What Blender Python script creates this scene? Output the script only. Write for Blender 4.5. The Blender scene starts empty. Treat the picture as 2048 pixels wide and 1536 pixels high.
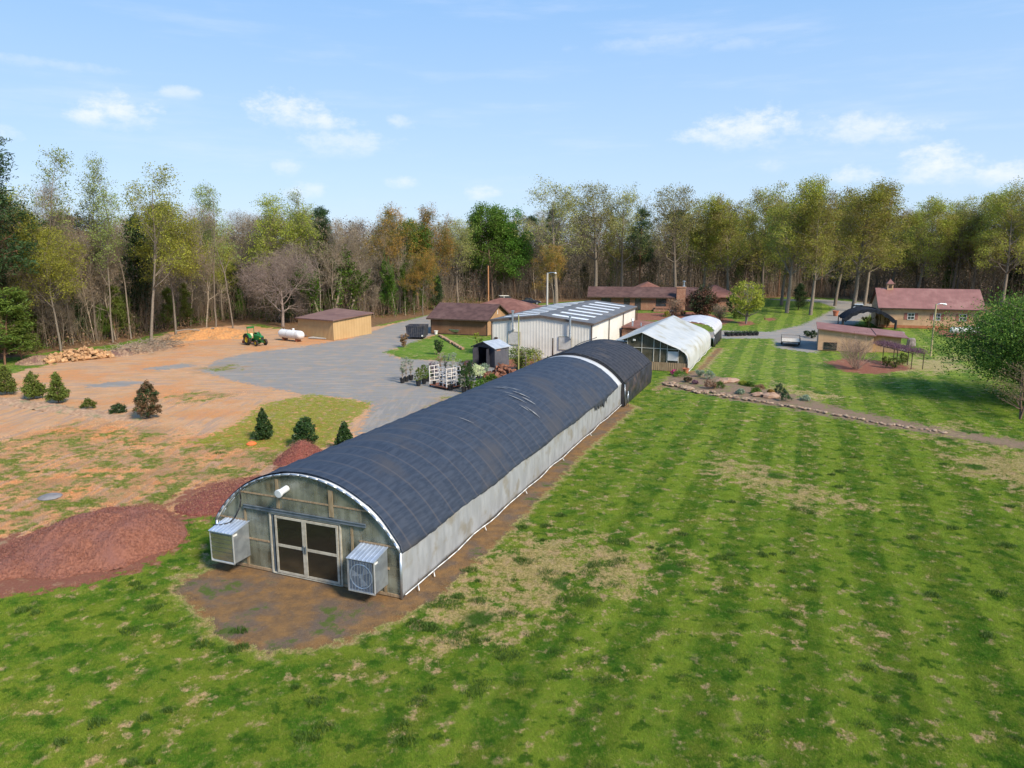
import bpy, math, random
import numpy as np
from mathutils import Vector, Matrix
R = math.radians
# ------------------------------------------------------------------ camera, world, sun
SC = bpy.context.scene
COL = SC.collection
F = 1430.0; PITCH = math.atan(278 / F); CH = 13.3
cam_d = bpy.data.cameras.new('camera'); cam = bpy.data.objects.new('camera', cam_d); COL.objects.link(cam)
cam.location = (0, 0, CH); cam.rotation_euler = (math.pi / 2 - PITCH, 0, 0)
cam_d.sensor_fit = 'HORIZONTAL'; cam_d.sensor_width = 36; cam_d.lens = F / 2048 * 36
cam_d.clip_end = 5000; cam_d.clip_start = 0.3
SC.camera = cam
SUN_EL, SUN_AZ = R(40), R(137)      # azimuth clockwise from +Y (the camera looks to +Y)
sun_d = bpy.data.lights.new('sun', 'SUN'); sun = bpy.data.objects.new('sun', sun_d); COL.objects.link(sun)
sun_d.energy = 3.7; sun_d.angle = R(12); sun_d.color = (1.0, .89, .72)
sv = Vector((math.sin(SUN_AZ) * math.cos(SUN_EL), math.cos(SUN_AZ) * math.cos(SUN_EL), math.sin(SUN_EL)))
sun.rotation_euler = sv.to_track_quat('Z', 'Y').to_euler(); sun.location = (60, -60, 60)
SC.view_settings.view_transform = 'Standard'; SC.view_settings.look = 'None'
SC.view_settings.exposure = 0.76; SC.view_settings.gamma = 1.0
SC.cycles.max_bounces = 8; SC.cycles.transparent_max_bounces = 12; SC.cycles.diffuse_bounces = 3
SC.cycles.use_denoising = True

C_, S_ = math.cos(PITCH), math.sin(PITCH)
def ray(px, py):
    a = (px - 1024) / F; b = -(py - 768) / F
    return Vector((a, C_ + b * S_, -S_ + b * C_))
def G(px, py, z=0.0):
    r = ray(px, py); t = (z - CH) / r.z
    return Vector((r.x * t, r.y * t, 0))
def H(px, py, p):
    r = ray(px, py); t = p[1] / r.y
    return CH + r.z * t

class NT:
    """tiny node helper"""
    def __init__(s, tree): s.t = tree; s.n = tree.nodes; s.l = tree.links
    def node(s, kind, **kw):
        n = s.n.new(kind)
        for k, v in kw.items(): setattr(n, k, v)
        return n
    def put(s, sock, v):
        if v is None: return
        if isinstance(v, bpy.types.NodeSocket): s.l.new(v, sock)
        else:
            if sock.type == 'RGBA' and len(v) == 3: v = (*v, 1)
            sock.default_value = v
    def math(s, op, a, b=None, c=None, clamp=False):
        n = s.node('ShaderNodeMath', operation=op, use_clamp=clamp)
        s.put(n.inputs[0], a); s.put(n.inputs[1], b); s.put(n.inputs[2], c); return n.outputs[0]
    def mix(s, f, a, b, blend='MIX'):
        n = s.node('ShaderNodeMix', data_type='RGBA', blend_type=blend)
        s.put(n.inputs[0], f); s.put(n.inputs[6], a); s.put(n.inputs[7], b); return n.outputs[2]
    def noise(s, vec, scale, detail=3, rough=.55, dist=0, col=False):
        n = s.node('ShaderNodeTexNoise'); s.put(n.inputs['Vector'], vec)
        n.inputs['Scale'].default_value = scale; n.inputs['Detail'].default_value = detail
        n.inputs['Roughness'].default_value = rough; n.inputs['Distortion'].default_value = dist
        return n.outputs[1 if col else 0]
    def ramp(s, f, lo, hi, smooth=True):
        n = s.node('ShaderNodeMapRange', interpolation_type='SMOOTHSTEP' if smooth else 'LINEAR')
        s.put(n.inputs[0], f); n.inputs[1].default_value = lo; n.inputs[2].default_value = hi; return n.outputs[0]
    def attr(s, name, kind='GEOMETRY'):
        n = s.node('ShaderNodeAttribute', attribute_name=name, attribute_type=kind); return n.outputs['Fac']
    def mapping(s, vec, scale=(1, 1, 1), rot=(0, 0, 0)):
        n = s.node('ShaderNodeMapping'); s.put(n.inputs[0], vec); n.inputs['Scale'].default_value = scale
        n.inputs['Rotation'].default_value = rot; return n.outputs[0]

w = bpy.data.worlds.new('World'); SC.world = w; w.use_nodes = True
N = NT(w.node_tree); N.n.clear()
sky = N.node('ShaderNodeTexSky', sky_type='NISHITA'); sky.sun_disc = False
sky.sun_elevation = SUN_EL; sky.sun_rotation = SUN_AZ; sky.altitude = 200; sky.air_density = 1.0; sky.dust_density = .6; sky.ozone_density = 2.0
tc = N.node('ShaderNodeTexCoord'); sep = N.node('ShaderNodeSeparateXYZ'); N.put(sep.inputs[0], tc.outputs['Generated'])
X, Y, Z = sep.outputs
az = N.math('ARCTAN2', X, Y); el = N.math('ARCSINE', Z)
# wisps and clouds, placed by azimuth and elevation (radians)
vecn = N.node('ShaderNodeCombineXYZ'); N.put(vecn.inputs[0], az); N.put(vecn.inputs[1], N.math('MULTIPLY', el, 1.7))
nz = N.noise(vecn.outputs[0], 11, 7, .6); nz2 = N.noise(vecn.outputs[0], 34, 6, .66)
nn = N.math('ADD', N.math('MULTIPLY', N.math('SUBTRACT', nz, .5), 3.2), N.math('MULTIPLY', N.math('SUBTRACT', nz2, .5), 4.2))
def azel(px, py):
    r = ray(px, py).normalized(); return math.atan2(r.x, r.y), math.asin(r.z)
CL = [(235, 222, 75, 40, 1.0), (195, 235, 60, 22, .9), (360, 186, 36, 13, .55), (575, 225, 80, 40, .95), (650, 245, 80, 26, .85), (690, 285, 110, 34, .6), (800, 245, 30, 15, .6),
      (575, 335, 40, 20, .55), (805, 366, 36, 16, .65), (967, 385, 42, 22, .7), (610, 385, 40, 22, .55), (1500, 262, 150, 40, .95), (1400, 275, 70, 20, .8), (1740, 265, 110, 36, .7), (1540, 335, 40, 14, .35),
      (1880, 335, 75, 40, .95), (2010, 345, 55, 28, .9), (1705, 352, 50, 22, .75), (100, 130, 130, 12, .28), (1300, 90, 160, 16, .25), (1480, 90, 60, 12, .2),
      (10, 270, 30, 18, .5), (-400, 250, 150, 60, .9), (2500, 240, 180, 60, .9), (2900, 320, 180, 50, .9), (-900, 330, 200, 60, .9)]
tot = None
for px, py, rx, ry, st in CL:
    a0, e0 = azel(px, py); sx, sy = rx / F * .9, ry / F * .9
    dx = N.math('DIVIDE', N.math('SUBTRACT', az, a0), sx); dy = N.math('DIVIDE', N.math('SUBTRACT', el, e0), sy)
    d = N.math('ADD', N.math('MULTIPLY', dx, dx), N.math('MULTIPLY', dy, dy))
    v = N.math('MULTIPLY', N.math('SUBTRACT', N.math('SUBTRACT', 1.25, d), N.math('MULTIPLY', nn, -.9)), 1.0)
    # crisper above, fading below
    v = N.math('MULTIPLY', N.ramp(v, .0, 1.9), st)
    v = N.math('MULTIPLY', v, N.ramp(dy, -1.7, .5))
    tot = v if tot is None else N.math('MAXIMUM', tot, v)
haze = N.ramp(el, R(-4), R(27), False)
base = N.mix(.82, sky.outputs[0], N.mix(haze, (5.3, 6.6, 7.9), (1.3, 3.6, 7.5)))
wis = N.math('MULTIPLY', N.ramp(N.noise(N.mapping(vecn.outputs[0], (1, 4, 1)), 3.2, 6, .6), .48, .8), .30)
base = N.mix(wis, base, (6.6, 7.1, 8.2))
skyc = N.mix(N.math('MULTIPLY', tot, .80), base, (7.6, 7.7, 8.1))
bg = N.node('ShaderNodeBackground'); N.put(bg.inputs[0], skyc); bg.inputs[1].default_value = .082
out = N.node('ShaderNodeOutputWorld'); N.l.new(bg.outputs[0], out.inputs[0])

# ------------------------------------------------------------------ materials
MC = {}
def mat(name, c1, c2=None, rough=.85, metal=0, ns=3.0, bump=0, bs=20, spec=.3, stretch=(1, 1, 1), lo=.35, hi=.65, rand=0, transl=0, det=4, c3=None, n3=.5, stripe=None, alpha=None, bd=.02):
    if name in MC: return MC[name]
    m = bpy.data.materials.new(name); m.use_nodes = True; n = NT(m.node_tree); n.n.clear()
    o = n.node('ShaderNodeOutputMaterial'); p = n.node('ShaderNodeBsdfPrincipled')
    tc = n.node('ShaderNodeTexCoord'); v = tc.outputs['Object']
    if stretch != (1, 1, 1): vs = n.mapping(v, stretch)
    else: vs = v
    col = c1
    if c2 is not None: col = n.mix(n.ramp(n.noise(vs, ns, det), lo, hi), c1, c2)
    if c3 is not None: col = n.mix(n.ramp(n.noise(v, n3, 5, .6), .5, .68), col, c3)
    if stripe:      # (axis, pitch, width, colour, strength)
        ax, pit, wd, sc_, st = stripe
        s = n.node('ShaderNodeSeparateXYZ'); n.put(s.inputs[0], v)
        fr = n.math('FRACT', n.math('DIVIDE', s.outputs[ax], pit)); d = n.math('ABSOLUTE', n.math('SUBTRACT', fr, .5))
        col = n.mix(n.math('MULTIPLY', n.ramp(d, wd / pit, 0), st), col, sc_)
    if rand:
        oi = n.node('ShaderNodeObjectInfo'); hs = n.node('ShaderNodeHueSaturation')
        n.put(hs.inputs['Value'], n.math('ADD', 1 - rand / 2, n.math('MULTIPLY', oi.outputs['Random'], rand))); 
        if not isinstance(col, bpy.types.NodeSocket): col = n.mix(0, col, col)
        n.put(hs.inputs['Color'], col); col = hs.outputs[0]
    n.put(p.inputs['Base Color'], col); p.inputs['Roughness'].default_value = rough; p.inputs['Metallic'].default_value = metal
    p.inputs['Specular IOR Level'].default_value = spec
    if bump:
        b = n.node('ShaderNodeBump'); b.inputs['Strength'].default_value = bump; b.inputs['Distance'].default_value = bd
        n.put(b.inputs['Height'], n.noise(vs, bs, 4)); n.l.new(b.outputs[0], p.inputs['Normal'])
    sh = p.outputs[0]
    if transl:
        t = n.node('ShaderNodeBsdfTranslucent'); n.put(t.inputs[0], col); mx = n.node('ShaderNodeMixShader'); mx.inputs[0].default_value = transl
        n.l.new(sh, mx.inputs[1]); n.l.new(t.outputs[0], mx.inputs[2]); sh = mx.outputs[0]
    if alpha is not None:
        p.inputs['Coat Weight'].default_value = .6; p.inputs['Coat Roughness'].default_value = .12
        t = n.node('ShaderNodeBsdfTransparent'); t.inputs[0].default_value = (.88, .9, .88, 1); mx = n.node('ShaderNodeMixShader')
        n.put(mx.inputs[0], n.ramp(n.noise(n.mapping(v, (9, 9, .5)), 1.0, 4), .3, .7) if alpha == 'streak' else alpha)
        if alpha == 'streak':
            a = n.math('ADD', .12, n.math('ADD', n.math('MULTIPLY', n.ramp(n.noise(n.mapping(v, (4.5, 4.5, .45)), 1.0, 3), .35, .65), .22), n.math('MULTIPLY', n.ramp(n.noise(n.mapping(v, (.6, .6, 1.0)), 1.0, 3), .35, .62), .42))); n.put(mx.inputs[0], a)
        n.l.new(t.outputs[0], mx.inputs[1]); n.l.new(sh, mx.inputs[2]); sh = mx.outputs[0]
    n.l.new(sh, o.inputs[0]); MC[name] = m; return m

def leafmat(name, ca, cb, transl=.25, rough=.6, cc=None):
    """leaf colours by a random tint stored per leaf, shifted a little per tree"""
    if name in MC: return MC[name]
    m = bpy.data.materials.new(name); m.use_nodes = True; n = NT(m.node_tree); n.n.clear()
    o = n.node('ShaderNodeOutputMaterial'); p = n.node('ShaderNodeBsdfPrincipled')
    col = n.mix(n.attr('tint'), ca, cb)
    if cc: col = n.mix(n.ramp(n.attr('clump'), .45, .8), col, cc)
    oi = n.node('ShaderNodeObjectInfo'); hs = n.node('ShaderNodeHueSaturation')
    n.put(hs.inputs['Hue'], n.math('ADD', .485, n.math('MULTIPLY', oi.outputs['Random'], .03)))
    n.put(hs.inputs['Value'], n.math('ADD', .8, n.math('MULTIPLY', oi.outputs['Random'], .4))); n.put(hs.inputs['Color'], col); col = hs.outputs[0]
    n.put(p.inputs['Base Color'], col); p.inputs['Roughness'].default_value = rough; p.inputs['Specular IOR Level'].default_value = .25
    t = n.node('ShaderNodeBsdfTranslucent'); n.put(t.inputs[0], col); mx = n.node('ShaderNodeMixShader'); mx.inputs[0].default_value = transl
    n.l.new(p.outputs[0], mx.inputs[1]); n.l.new(t.outputs[0], mx.inputs[2]); n.l.new(mx.outputs[0], o.inputs[0]); MC[name] = m; return m

# ------------------------------------------------------------------ mesh helpers
class MB:
    def __init__(s): s.v = []; s.f = []; s.m = []; s.cur = 0
    def add(s, vs, fs, M=None):
        o = len(s.v)
        for p in vs:
            p = Vector(p); s.v.append(M @ p if M is not None else p)
        for f in fs: s.f.append([i + o for i in f]); s.m.append(s.cur)
        return s
    def box(s, x0, x1, y0, y1, z0, z1, M=None):
        vs = [(x, y, z) for z in (z0, z1) for y in (y0, y1) for x in (x0, x1)]
        return s.add(vs, [(0, 2, 3, 1), (4, 5, 7, 6), (0, 1, 5, 4), (2, 6, 7, 3), (0, 4, 6, 2), (1, 3, 7, 5)], M)
    def tube(s, p0, p1, r0, r1=None, n=8, caps=True):
        r1 = r0 if r1 is None else r1; p0, p1 = Vector(p0), Vector(p1); d = (p1 - p0)
        if d.length < 1e-6: return s
        q = d.to_track_quat('Z', 'Y'); vs = []
        for p, r in ((p0, r0), (p1, r1)):
            for i in range(n):
                a = 2 * math.pi * i / n; vs.append(p + q @ Vector((r * math.cos(a), r * math.sin(a), 0)))
        fs = [(i, (i + 1) % n, n + (i + 1) % n, n + i) for i in range(n)]
        if caps: fs += [tuple(range(n))[::-1], tuple(range(n, 2 * n))]
        return s.add(vs, fs)
    def path(s, pts, r, n=8):
        for a, b in zip(pts, pts[1:]): s.tube(a, b, r, r, n)
        return s
    def lathe(s, prof, n=20, M=None, caps=True):
        vs = []; k = len(prof)
        for r, z in prof:
            for i in range(n):
                a = 2 * math.pi * i / n; vs.append((r * math.cos(a), r * math.sin(a), z))
        fs = [(j * n + i, j * n + (i + 1) % n, (j + 1) * n + (i + 1) % n, (j + 1) * n + i) for j in range(k - 1) for i in range(n)]
        if caps: fs += [tuple(range(n))[::-1], tuple((k - 1) * n + i for i in range(n))]
        return s.add(vs, fs, M)
    def prism(s, poly, axis, a, b):
        """extrude a 2D polygon along an axis (0 x, 1 y, 2 z) from a to b"""
        def mk(p, t): return {0: (t, p[0], p[1]), 1: (p[0], t, p[1]), 2: (p[0], p[1], t)}[axis]
        n = len(poly); vs = [mk(p, a) for p in poly] + [mk(p, b) for p in poly]
        fs = [tuple(range(n)), tuple(range(2 * n - 1, n - 1, -1))] + [(i, n + i, n + (i + 1) % n, (i + 1) % n) for i in range(n)]
        return s.add(vs, fs)
    def grid(s, fn, nu, nv, close=False):
        vs = [fn(i / nu, j / nv) for j in range(nv + 1) for i in range(nu + 1)]
        return s.add(vs, [(j * (nu + 1) + i, j * (nu + 1) + i + 1, (j + 1) * (nu + 1) + i + 1, (j + 1) * (nu + 1) + i) for j in range(nv) for i in range(nu)])
    def build(s, name, mats, parent=None, smooth=False, bevel=0, solid=0, fix=True):
        me = bpy.data.meshes.new(name); me.from_pydata([tuple(p) for p in s.v], [], s.f)
        mats = mats if isinstance(mats, (list, tuple)) else [mats]
        for m in mats: me.materials.append(m)
        me.polygons.foreach_set('material_index', s.m)
        if fix:
            import bmesh
            bm = bmesh.new(); bm.from_mesh(me); bmesh.ops.recalc_face_normals(bm, faces=bm.faces); bm.to_mesh(me); bm.free()
        if smooth: me.polygons.foreach_set('use_smooth', [True] * len(s.f))
        o = bpy.data.objects.new(name, me); COL.objects.link(o)
        if parent: o.parent = parent
        if solid:
            q = o.modifiers.new('t', 'SOLIDIFY'); q.thickness = solid
        if bevel:
            q = o.modifiers.new('b', 'BEVEL'); q.width = bevel; q.segments = 2; q.limit_method = 'ANGLE'
        return o

def tag(o, label=None, cat=None, group=None, kind=None):
    if label: o['label'] = label
    if cat: o['category'] = cat
    if group: o['group'] = group
    if kind: o['kind'] = kind
    return o
def thing(name, label, cat, loc=(0, 0, 0), rz=0, group=None):
    o = bpy.data.objects.new(name, None); COL.objects.link(o); o.location = tuple(loc); o.rotation_euler = (0, 0, rz)
    o.empty_display_size = .2
    return tag(o, label, cat, group)
KIDS = {}
def dup(root, loc, rz=0, sc=1, label=None, group=None):
    r = root.copy(); COL.objects.link(r); r.location = tuple(loc); r.rotation_euler = (0, 0, rz)
    r.scale = sc if isinstance(sc, (tuple, list)) else (sc, sc, sc)
    if label: r['label'] = label
    if group: r['group'] = group
    for ch in list(root.children):
        c = ch.copy(); COL.objects.link(c); c.parent = r
        for g in ch.children:
            d = g.copy(); COL.objects.link(d); d.parent = c
    return r

def fast_mesh(name, verts, faces4=None, tris=None, attrs=None, smooth=False):
    """numpy arrays to a mesh; faces4 (n,4) or tris (n,3)"""
    me = bpy.data.meshes.new(name); f = faces4 if faces4 is not None else tris; k = f.shape[1]
    me.vertices.add(len(verts)); me.vertices.foreach_set('co', verts.astype(np.float32).ravel())
    me.loops.add(f.size); me.loops.foreach_set('vertex_index', f.astype(np.int32).ravel())
    me.polygons.add(len(f)); me.polygons.foreach_set('loop_start', np.arange(0, f.size, k, dtype=np.int32))
    me.update(calc_edges=True)
    for an, av in (attrs or {}).items():
        a = me.attributes.new(an, 'FLOAT', 'POINT'); a.data.foreach_set('value', av.astype(np.float32))
    if smooth: me.polygons.foreach_set('use_smooth', np.ones(len(f), bool))
    return me
def put(name, me, m, parent=None, loc=None):
    me.materials.clear(); me.materials.append(m); o = bpy.data.objects.new(name, me); COL.objects.link(o)
    if parent: o.parent = parent
    if loc is not None: o.location = tuple(loc)
    return o

# ------------------------------------------------------------------ ground
def sdf(poly, P):
    """signed distance (positive inside) of points P (n,2) to polygon"""
    n = len(poly); d = np.full(len(P), 1e9); ins = np.zeros(len(P), bool)
    for i in range(n):
        a = poly[i]; b = poly[(i + 1) % n]; e = b - a; wv = P - a
        t = np.clip((wv @ e) / (e @ e + 1e-12), 0, 1); q = wv - t[:, None] * e; d = np.minimum(d, (q ** 2).sum(1))
        c1 = (a[1] > P[:, 1]) != (b[1] > P[:, 1]); xx = (b[0] - a[0]) * (P[:, 1] - a[1]) / (b[1] - a[1] + 1e-12) + a[0]
        ins ^= c1 & (P[:, 0] < xx)
    d = np.sqrt(d); return np.where(ins, d, -d)
def PG(*pts): return np.array([tuple(G(*p)[:2]) for p in pts])
def axis(lo, hi, step, far, a=1.25):
    c = list(np.arange(lo, hi + 1e-6, step)); s = step
    while c[-1] < far: s *= a; c.append(c[-1] + s)
    s = step
    while c[0] > -far: s *= a; c.insert(0, c[0] - s)
    return np.array(c)
gx = axis(-62, 104, .5, 2600); gy = axis(8, 175, .5, 2600)
GX, GY = np.meshgrid(gx, gy); P = np.c_[GX.ravel(), GY.ravel()]
def soft(polys, w_):
    v = np.full(len(P), -1e9)
    for q in polys: v = np.maximum(v, sdf(q, P))
    return np.clip(.5 + v / (2 * w_), 0, 1)
Z_clay = soft([PG((-500, 820), (-100, 770), (0, 748), (90, 730), (150, 714), (300, 686), (330, 664), (420, 650), (480, 646), (560, 658), (640, 648), (760, 652), (860, 632), (870, 668),
              (800, 692), (765, 703), (800, 716), (960, 727), (1060, 745), (1000, 790), (900, 815), (760, 885), (640, 945), (470, 1012), (330, 1035), (200, 1085), (0, 1180), (-500, 1350))], 2.2)
Z_grav = soft([PG((400, 738), (440, 716), (500, 704), (600, 692), (700, 676), (780, 650), (862, 628), (868, 668), (800, 692), (765, 703), (800, 715), (960, 726), (1060, 745), (990, 790), (900, 820), (790, 870), (715, 868),
               (745, 812), (700, 795), (620, 790), (560, 778), (480, 762), (420, 747)), PG((170, 768), (250, 760), (300, 763), (250, 771), (180, 774)), PG((270, 738), (360, 726), (400, 729), (330, 738)),
               PG((1300, 676), (1445, 660), (1540, 663), (1600, 650), (1640, 632), (1672, 615), (1640, 604), (1520, 597), (1640, 598), (1760, 606), (1750, 625), (1720, 640), (1700, 655), (1650, 690), (1632, 704), (1556, 694), (1545, 676), (1445, 676)),
               PG((1060, 612), (1120, 607), (1250, 594), (1300, 590), (1250, 599), (1130, 616), (1060, 625))], 1.3)
Z_pg = soft([PG((530, 806), (620, 787), (745, 804), (690, 850), (660, 888), (600, 905), (500, 895), (380, 885), (470, 850))], 1.2)
Z_mix = soft([PG((-500, 930), (0, 875), (160, 835), (330, 850), (420, 870), (520, 880), (640, 905), (540, 960), (470, 1010), (370, 1015), (200, 1090), (0, 1180), (-500, 1350)),
              PG((300, 792), (400, 775), (490, 784), (440, 806), (330, 812)), PG((370, 735), (470, 722), (520, 728), (480, 742), (380, 748)), PG((860, 800), (960, 750), (900, 830), (760, 900), (690, 900), (760, 850))], 2.0)
Z_mul = soft([PG((345, 990), (400, 968), (480, 955), (540, 945), (575, 905), (640, 900), (640, 925), (530, 985), (470, 1012), (430, 1032), (350, 1030)), PG((-300, 1150), (0, 1070), (180, 1040), (300, 1004), (370, 1025), (365, 1080), (300, 1130), (160, 1170), (40, 1185), (-300, 1210)),
              PG((1650, 722), (1690, 715), (1800, 722), (1825, 735), (1760, 747), (1690, 742)), PG((1470, 643), (1500, 641), (1512, 648), (1480, 651)), PG((1855, 654), (1965, 658), (1960, 678), (1890, 672)),
              PG((1180, 628), (1400, 622), (1470, 640), (1440, 652), (1330, 640), (1190, 640)), PG((1530, 636), (1548, 634), (1552, 639), (1536, 641)), PG((1010, 718), (1100, 716), (1190, 735), (1100, 760), (1010, 760))], 1.0)
Z_soil = soft([PG((415, 1120), (430, 1140), (370, 1150), (350, 1185), (400, 1215), (430, 1265), (520, 1300), (640, 1290), (720, 1265), (800, 1230), (870, 1195), (930, 1140), (1010, 1065), (1165, 905), (1270, 812), (1240, 800), (808, 1150), (700, 1100)),
               PG((1312, 778), (1340, 752), (1395, 738), (1432, 695), (1446, 695), (1430, 712), (1396, 750), (1330, 770))], .55)
Z_dead = soft([PG((860, 1240), (930, 1150), (1000, 1090), (1120, 1060), (1240, 1090), (1350, 1120), (1340, 1170), (1200, 1180), (1080, 1200), (1000, 1260), (900, 1290)), PG((1780, 740), (1820, 716), (1920, 712), (1925, 735), (1860, 744)), PG((1500, 780), (1620, 800), (1680, 790), (1560, 768)),
               PG((1910, 910), (2060, 900), (2200, 940), (2048, 970), (1930, 945)), PG((1800, 860), (1900, 845), (2048, 880), (2048, 900), (1900, 885)), PG((1430, 900), (1560, 950), (1680, 1010), (1600, 1010), (1440, 940))], 2.6)
Z_bed = soft([PG((1320, 768), (1340, 750), (1400, 742), (1440, 752), (1500, 772), (1570, 782), (1660, 808), (1800, 838), (1920, 862), (2048, 880), (2300, 930), (2300, 948), (2048, 897), (1900, 873), (1760, 852), (1640, 828), (1560, 812), (1470, 800), (1400, 785), (1340, 775))], 1.1)
Z_lit = soft([PG((-900, 800), (-200, 745), (0, 718), (90, 704), (230, 688), (320, 664), (400, 654), (520, 646), (600, 664), (690, 664), (755, 650), (800, 640), (865, 627), (960, 620), (1080, 606), (1180, 600), (1420, 606), (1530, 596), (1600, 592), (1700, 598), (1760, 612), (1990, 640), (2100, 650), (2400, 680), (9000, 700), (9000, 500), (-9000, 500), (-9000, 800))], 2.0)
Z_lush = soft([PG((770, 704), (830, 685), (870, 672), (985, 676), (1000, 722), (960, 722), (850, 712))], 1.0)
# gentle lie of the land
Zh = .05 * np.sin(P[:, 0] * .11 + 1) * np.sin(P[:, 1] * .09) + .03 * np.sin(P[:, 0] * .31) * np.cos(P[:, 1] * .27)
far = np.maximum(0, np.hypot(P[:, 0], P[:, 1] - 60) - 220); Zh = Zh * np.exp(-far / 50)
Zh -= .09   # always a little below the objects' feet line at 0
nx, ny = len(gx), len(gy)
ii, jj = np.meshgrid(np.arange(nx - 1), np.arange(ny - 1)); a = (jj * nx + ii).ravel()
FC = np.c_[a, a + 1, a + nx + 1, a + nx]
ATT = dict(clay=Z_clay, grav=Z_grav, pgrass=Z_pg, mixg=Z_mix, mulch=Z_mul, soil=Z_soil, dead=Z_dead, bed=Z_bed, litter=Z_lit, lush=Z_lush)

def ground_nodes(n, attr_kind='GEOMETRY'):
    """colour, and height, of the ground from the zone masks and world position"""
    geo = n.node('ShaderNodeNewGeometry'); pos = geo.outputs['Position']
    A = lambda k: n.attr(k, attr_kind)
    n1 = n.noise(pos, .55, 6, .62); n2 = n.noise(pos, 1.9, 6, .65); n3 = n.noise(pos, 9, 5, .7); n4 = n.noise(pos, 42, 4, .75); nl = n.noise(pos, .13, 4, .55)
    def edge(att, amp=.9, src=None, lo=.44, hi=.56):
        s = src or n2; v = n.math('ADD', A(att), n.math('MULTIPLY', n.math('SUBTRACT', s, .5), amp)); return n.ramp(v, lo, hi)
    # mowing stripes run the way the long greenhouse does
    rot = n.mapping(pos, (1, 1, 1), (0, 0, R(22))); s = n.node('ShaderNodeSeparateXYZ'); n.put(s.inputs[0], rot)
    wob = n.math('MULTIPLY', n.noise(pos, .035, 2), 2.2)
    st = n.math('SINE', n.math('MULTIPLY', n.math('ADD', s.outputs[0], wob), 2.35)); st = n.ramp(st, -.35, .35)
    stm = n.math('MULTIPLY', st, n.ramp(s.outputs[0], -12, -7))
    na = n.noise(pos, .8, 8, .7)
    g = n.mix(n.ramp(na, .40, .58), (.062, .142, .014), (.150, .205, .024))
    g = n.mix(n.math('MULTIPLY', n.ramp(n1, .52, .64), .55), g, (.195, .205, .034))
    g = n.mix(n.math('MULTIPLY', stm, n.math('ADD', .08, n.math('MULTIPLY', na, .95))), g, (.190, .258, .030))
    g = n.mix(n.math('MULTIPLY', n.math('SUBTRACT', 1, stm), n.math('MULTIPLY', n.ramp(s.outputs[0], -12, -7), .28)), g, (.042, .105, .011))
    g = n.mix(n.math('MULTIPLY', n.ramp(n3, .5, .66), .40), g, (.27, .25, .06))
    g = n.mix(n.math('MULTIPLY', n.ramp(n.noise(pos, 1.3, 6, .66), .54, .62), .8), g, (.034, .095, .011))
    dn = n.math('ADD', n.math('ADD', n.math('MULTIPLY', n1, .45), n.math('MULTIPLY', n2, .55)), n.math('ADD', n.math('MULTIPLY', A('dead'), .19), n.math('MULTIPLY', nl, .16)))
    dm = n.ramp(n.math('ADD', dn, n.math('MULTIPLY', n3, .34)), .81, .90)
    tan = n.mix(n.ramp(n3, .35, .62), (.20, .185, .055), (.47, .35, .18))
    tan = n.mix(n.math('MULTIPLY', n.ramp(n2, .52, .66), .6), tan, (.47, .32, .22))
    g = n.mix(n.math('MULTIPLY', dm, .85), g, tan)
    vo = n.node('ShaderNodeTexVoronoi'); n.put(vo.inputs['Vector'], n.mix(.25, pos, n.noise(pos, 1.2, 3, .6, 0, True))); vo.inputs['Scale'].default_value = .55
    vr = n.node('ShaderNodeSeparateColor'); n.put(vr.inputs[0], vo.outputs['Color'])
    cl0 = n.math('MULTIPLY', n.ramp(vo.outputs['Distance'], .34, .22), n.ramp(vr.outputs[0], .45, .5))
    g = n.mix(n.math('MULTIPLY', n.math('MULTIPLY', cl0, n.ramp(A('dead'), .15, .6)), .9), g, (.035, .098, .012))
    g = n.mix(n.math('MULTIPLY', A('lush'), .5), g, (.12, .22, .025))
    # clay and packed dirt, with wheel tracks
    cl = n.mix(n.ramp(n1, .35, .65), (.50, .26, .115), (.55, .31, .17))
    cl = n.mix(n.math('MULTIPLY', n.ramp(n2, .45, .7), .6), cl, (.56, .38, .23))
    sp_ = n.node('ShaderNodeSeparateXYZ'); n.put(sp_.inputs[0], pos)
    tr = n.noise(n.mapping(pos, (.22, 1.4, 1), (0, 0, R(-14))), 1.3, 5, .6, .4); tr2 = n.noise(n.mapping(pos, (1.6, .16, 1), (0, 0, R(22))), 1.3, 5, .65, .5)
    fy = n.ramp(sp_.outputs[1], 66, 58); tr = n.math('ADD', n.math('MULTIPLY', tr, n.math('SUBTRACT', 1, fy)), n.math('MULTIPLY', tr2, fy))
    cl = n.mix(n.math('MULTIPLY', n.ramp(tr, .48, .60), .75), cl, (.36, .25, .19))
    cl = n.mix(n.math('MULTIPLY', n.ramp(nl, .5, .62), .6), cl, (.56, .23, .08))
    cl = n.mix(n.math('MULTIPLY', n.ramp(n2, .55, .66), .5), cl, (.30, .20, .13))
    cl = n.mix(n.math('MULTIPLY', n.ramp(n3, .52, .68), .4), cl, (.62, .45, .30))
    gr = n.mix(n4, (.15, .145, .14), (.35, .33, .31)); gr = n.mix(n.math('MULTIPLY', n.ramp(tr, .46, .64), .5), gr, (.40, .34, .28))
    gr = n.mix(n.math('MULTIPLY', n.ramp(n1, .50, .66), .5), gr, (.42, .29, .20))
    gr = n.mix(n.math('MULTIPLY', n.ramp(n2, .56, .66), .35), gr, (.16, .17, .06))
    yg = n.mix(n.ramp(n2, .35, .65), (.125, .185, .015), (.26, .25, .035)); yg = n.mix(n.math('MULTIPLY', n.ramp(n3, .5, .7), .5), yg, (.34, .24, .10))
    c = n.mix(edge('clay', 1.8, n1), g, cl); c = n.mix(edge('grav', 1.8), c, gr)
    gm = n.math('ADD', n.math('MULTIPLY', n1, .5), n.math('MULTIPLY', n2, .5))
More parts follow.
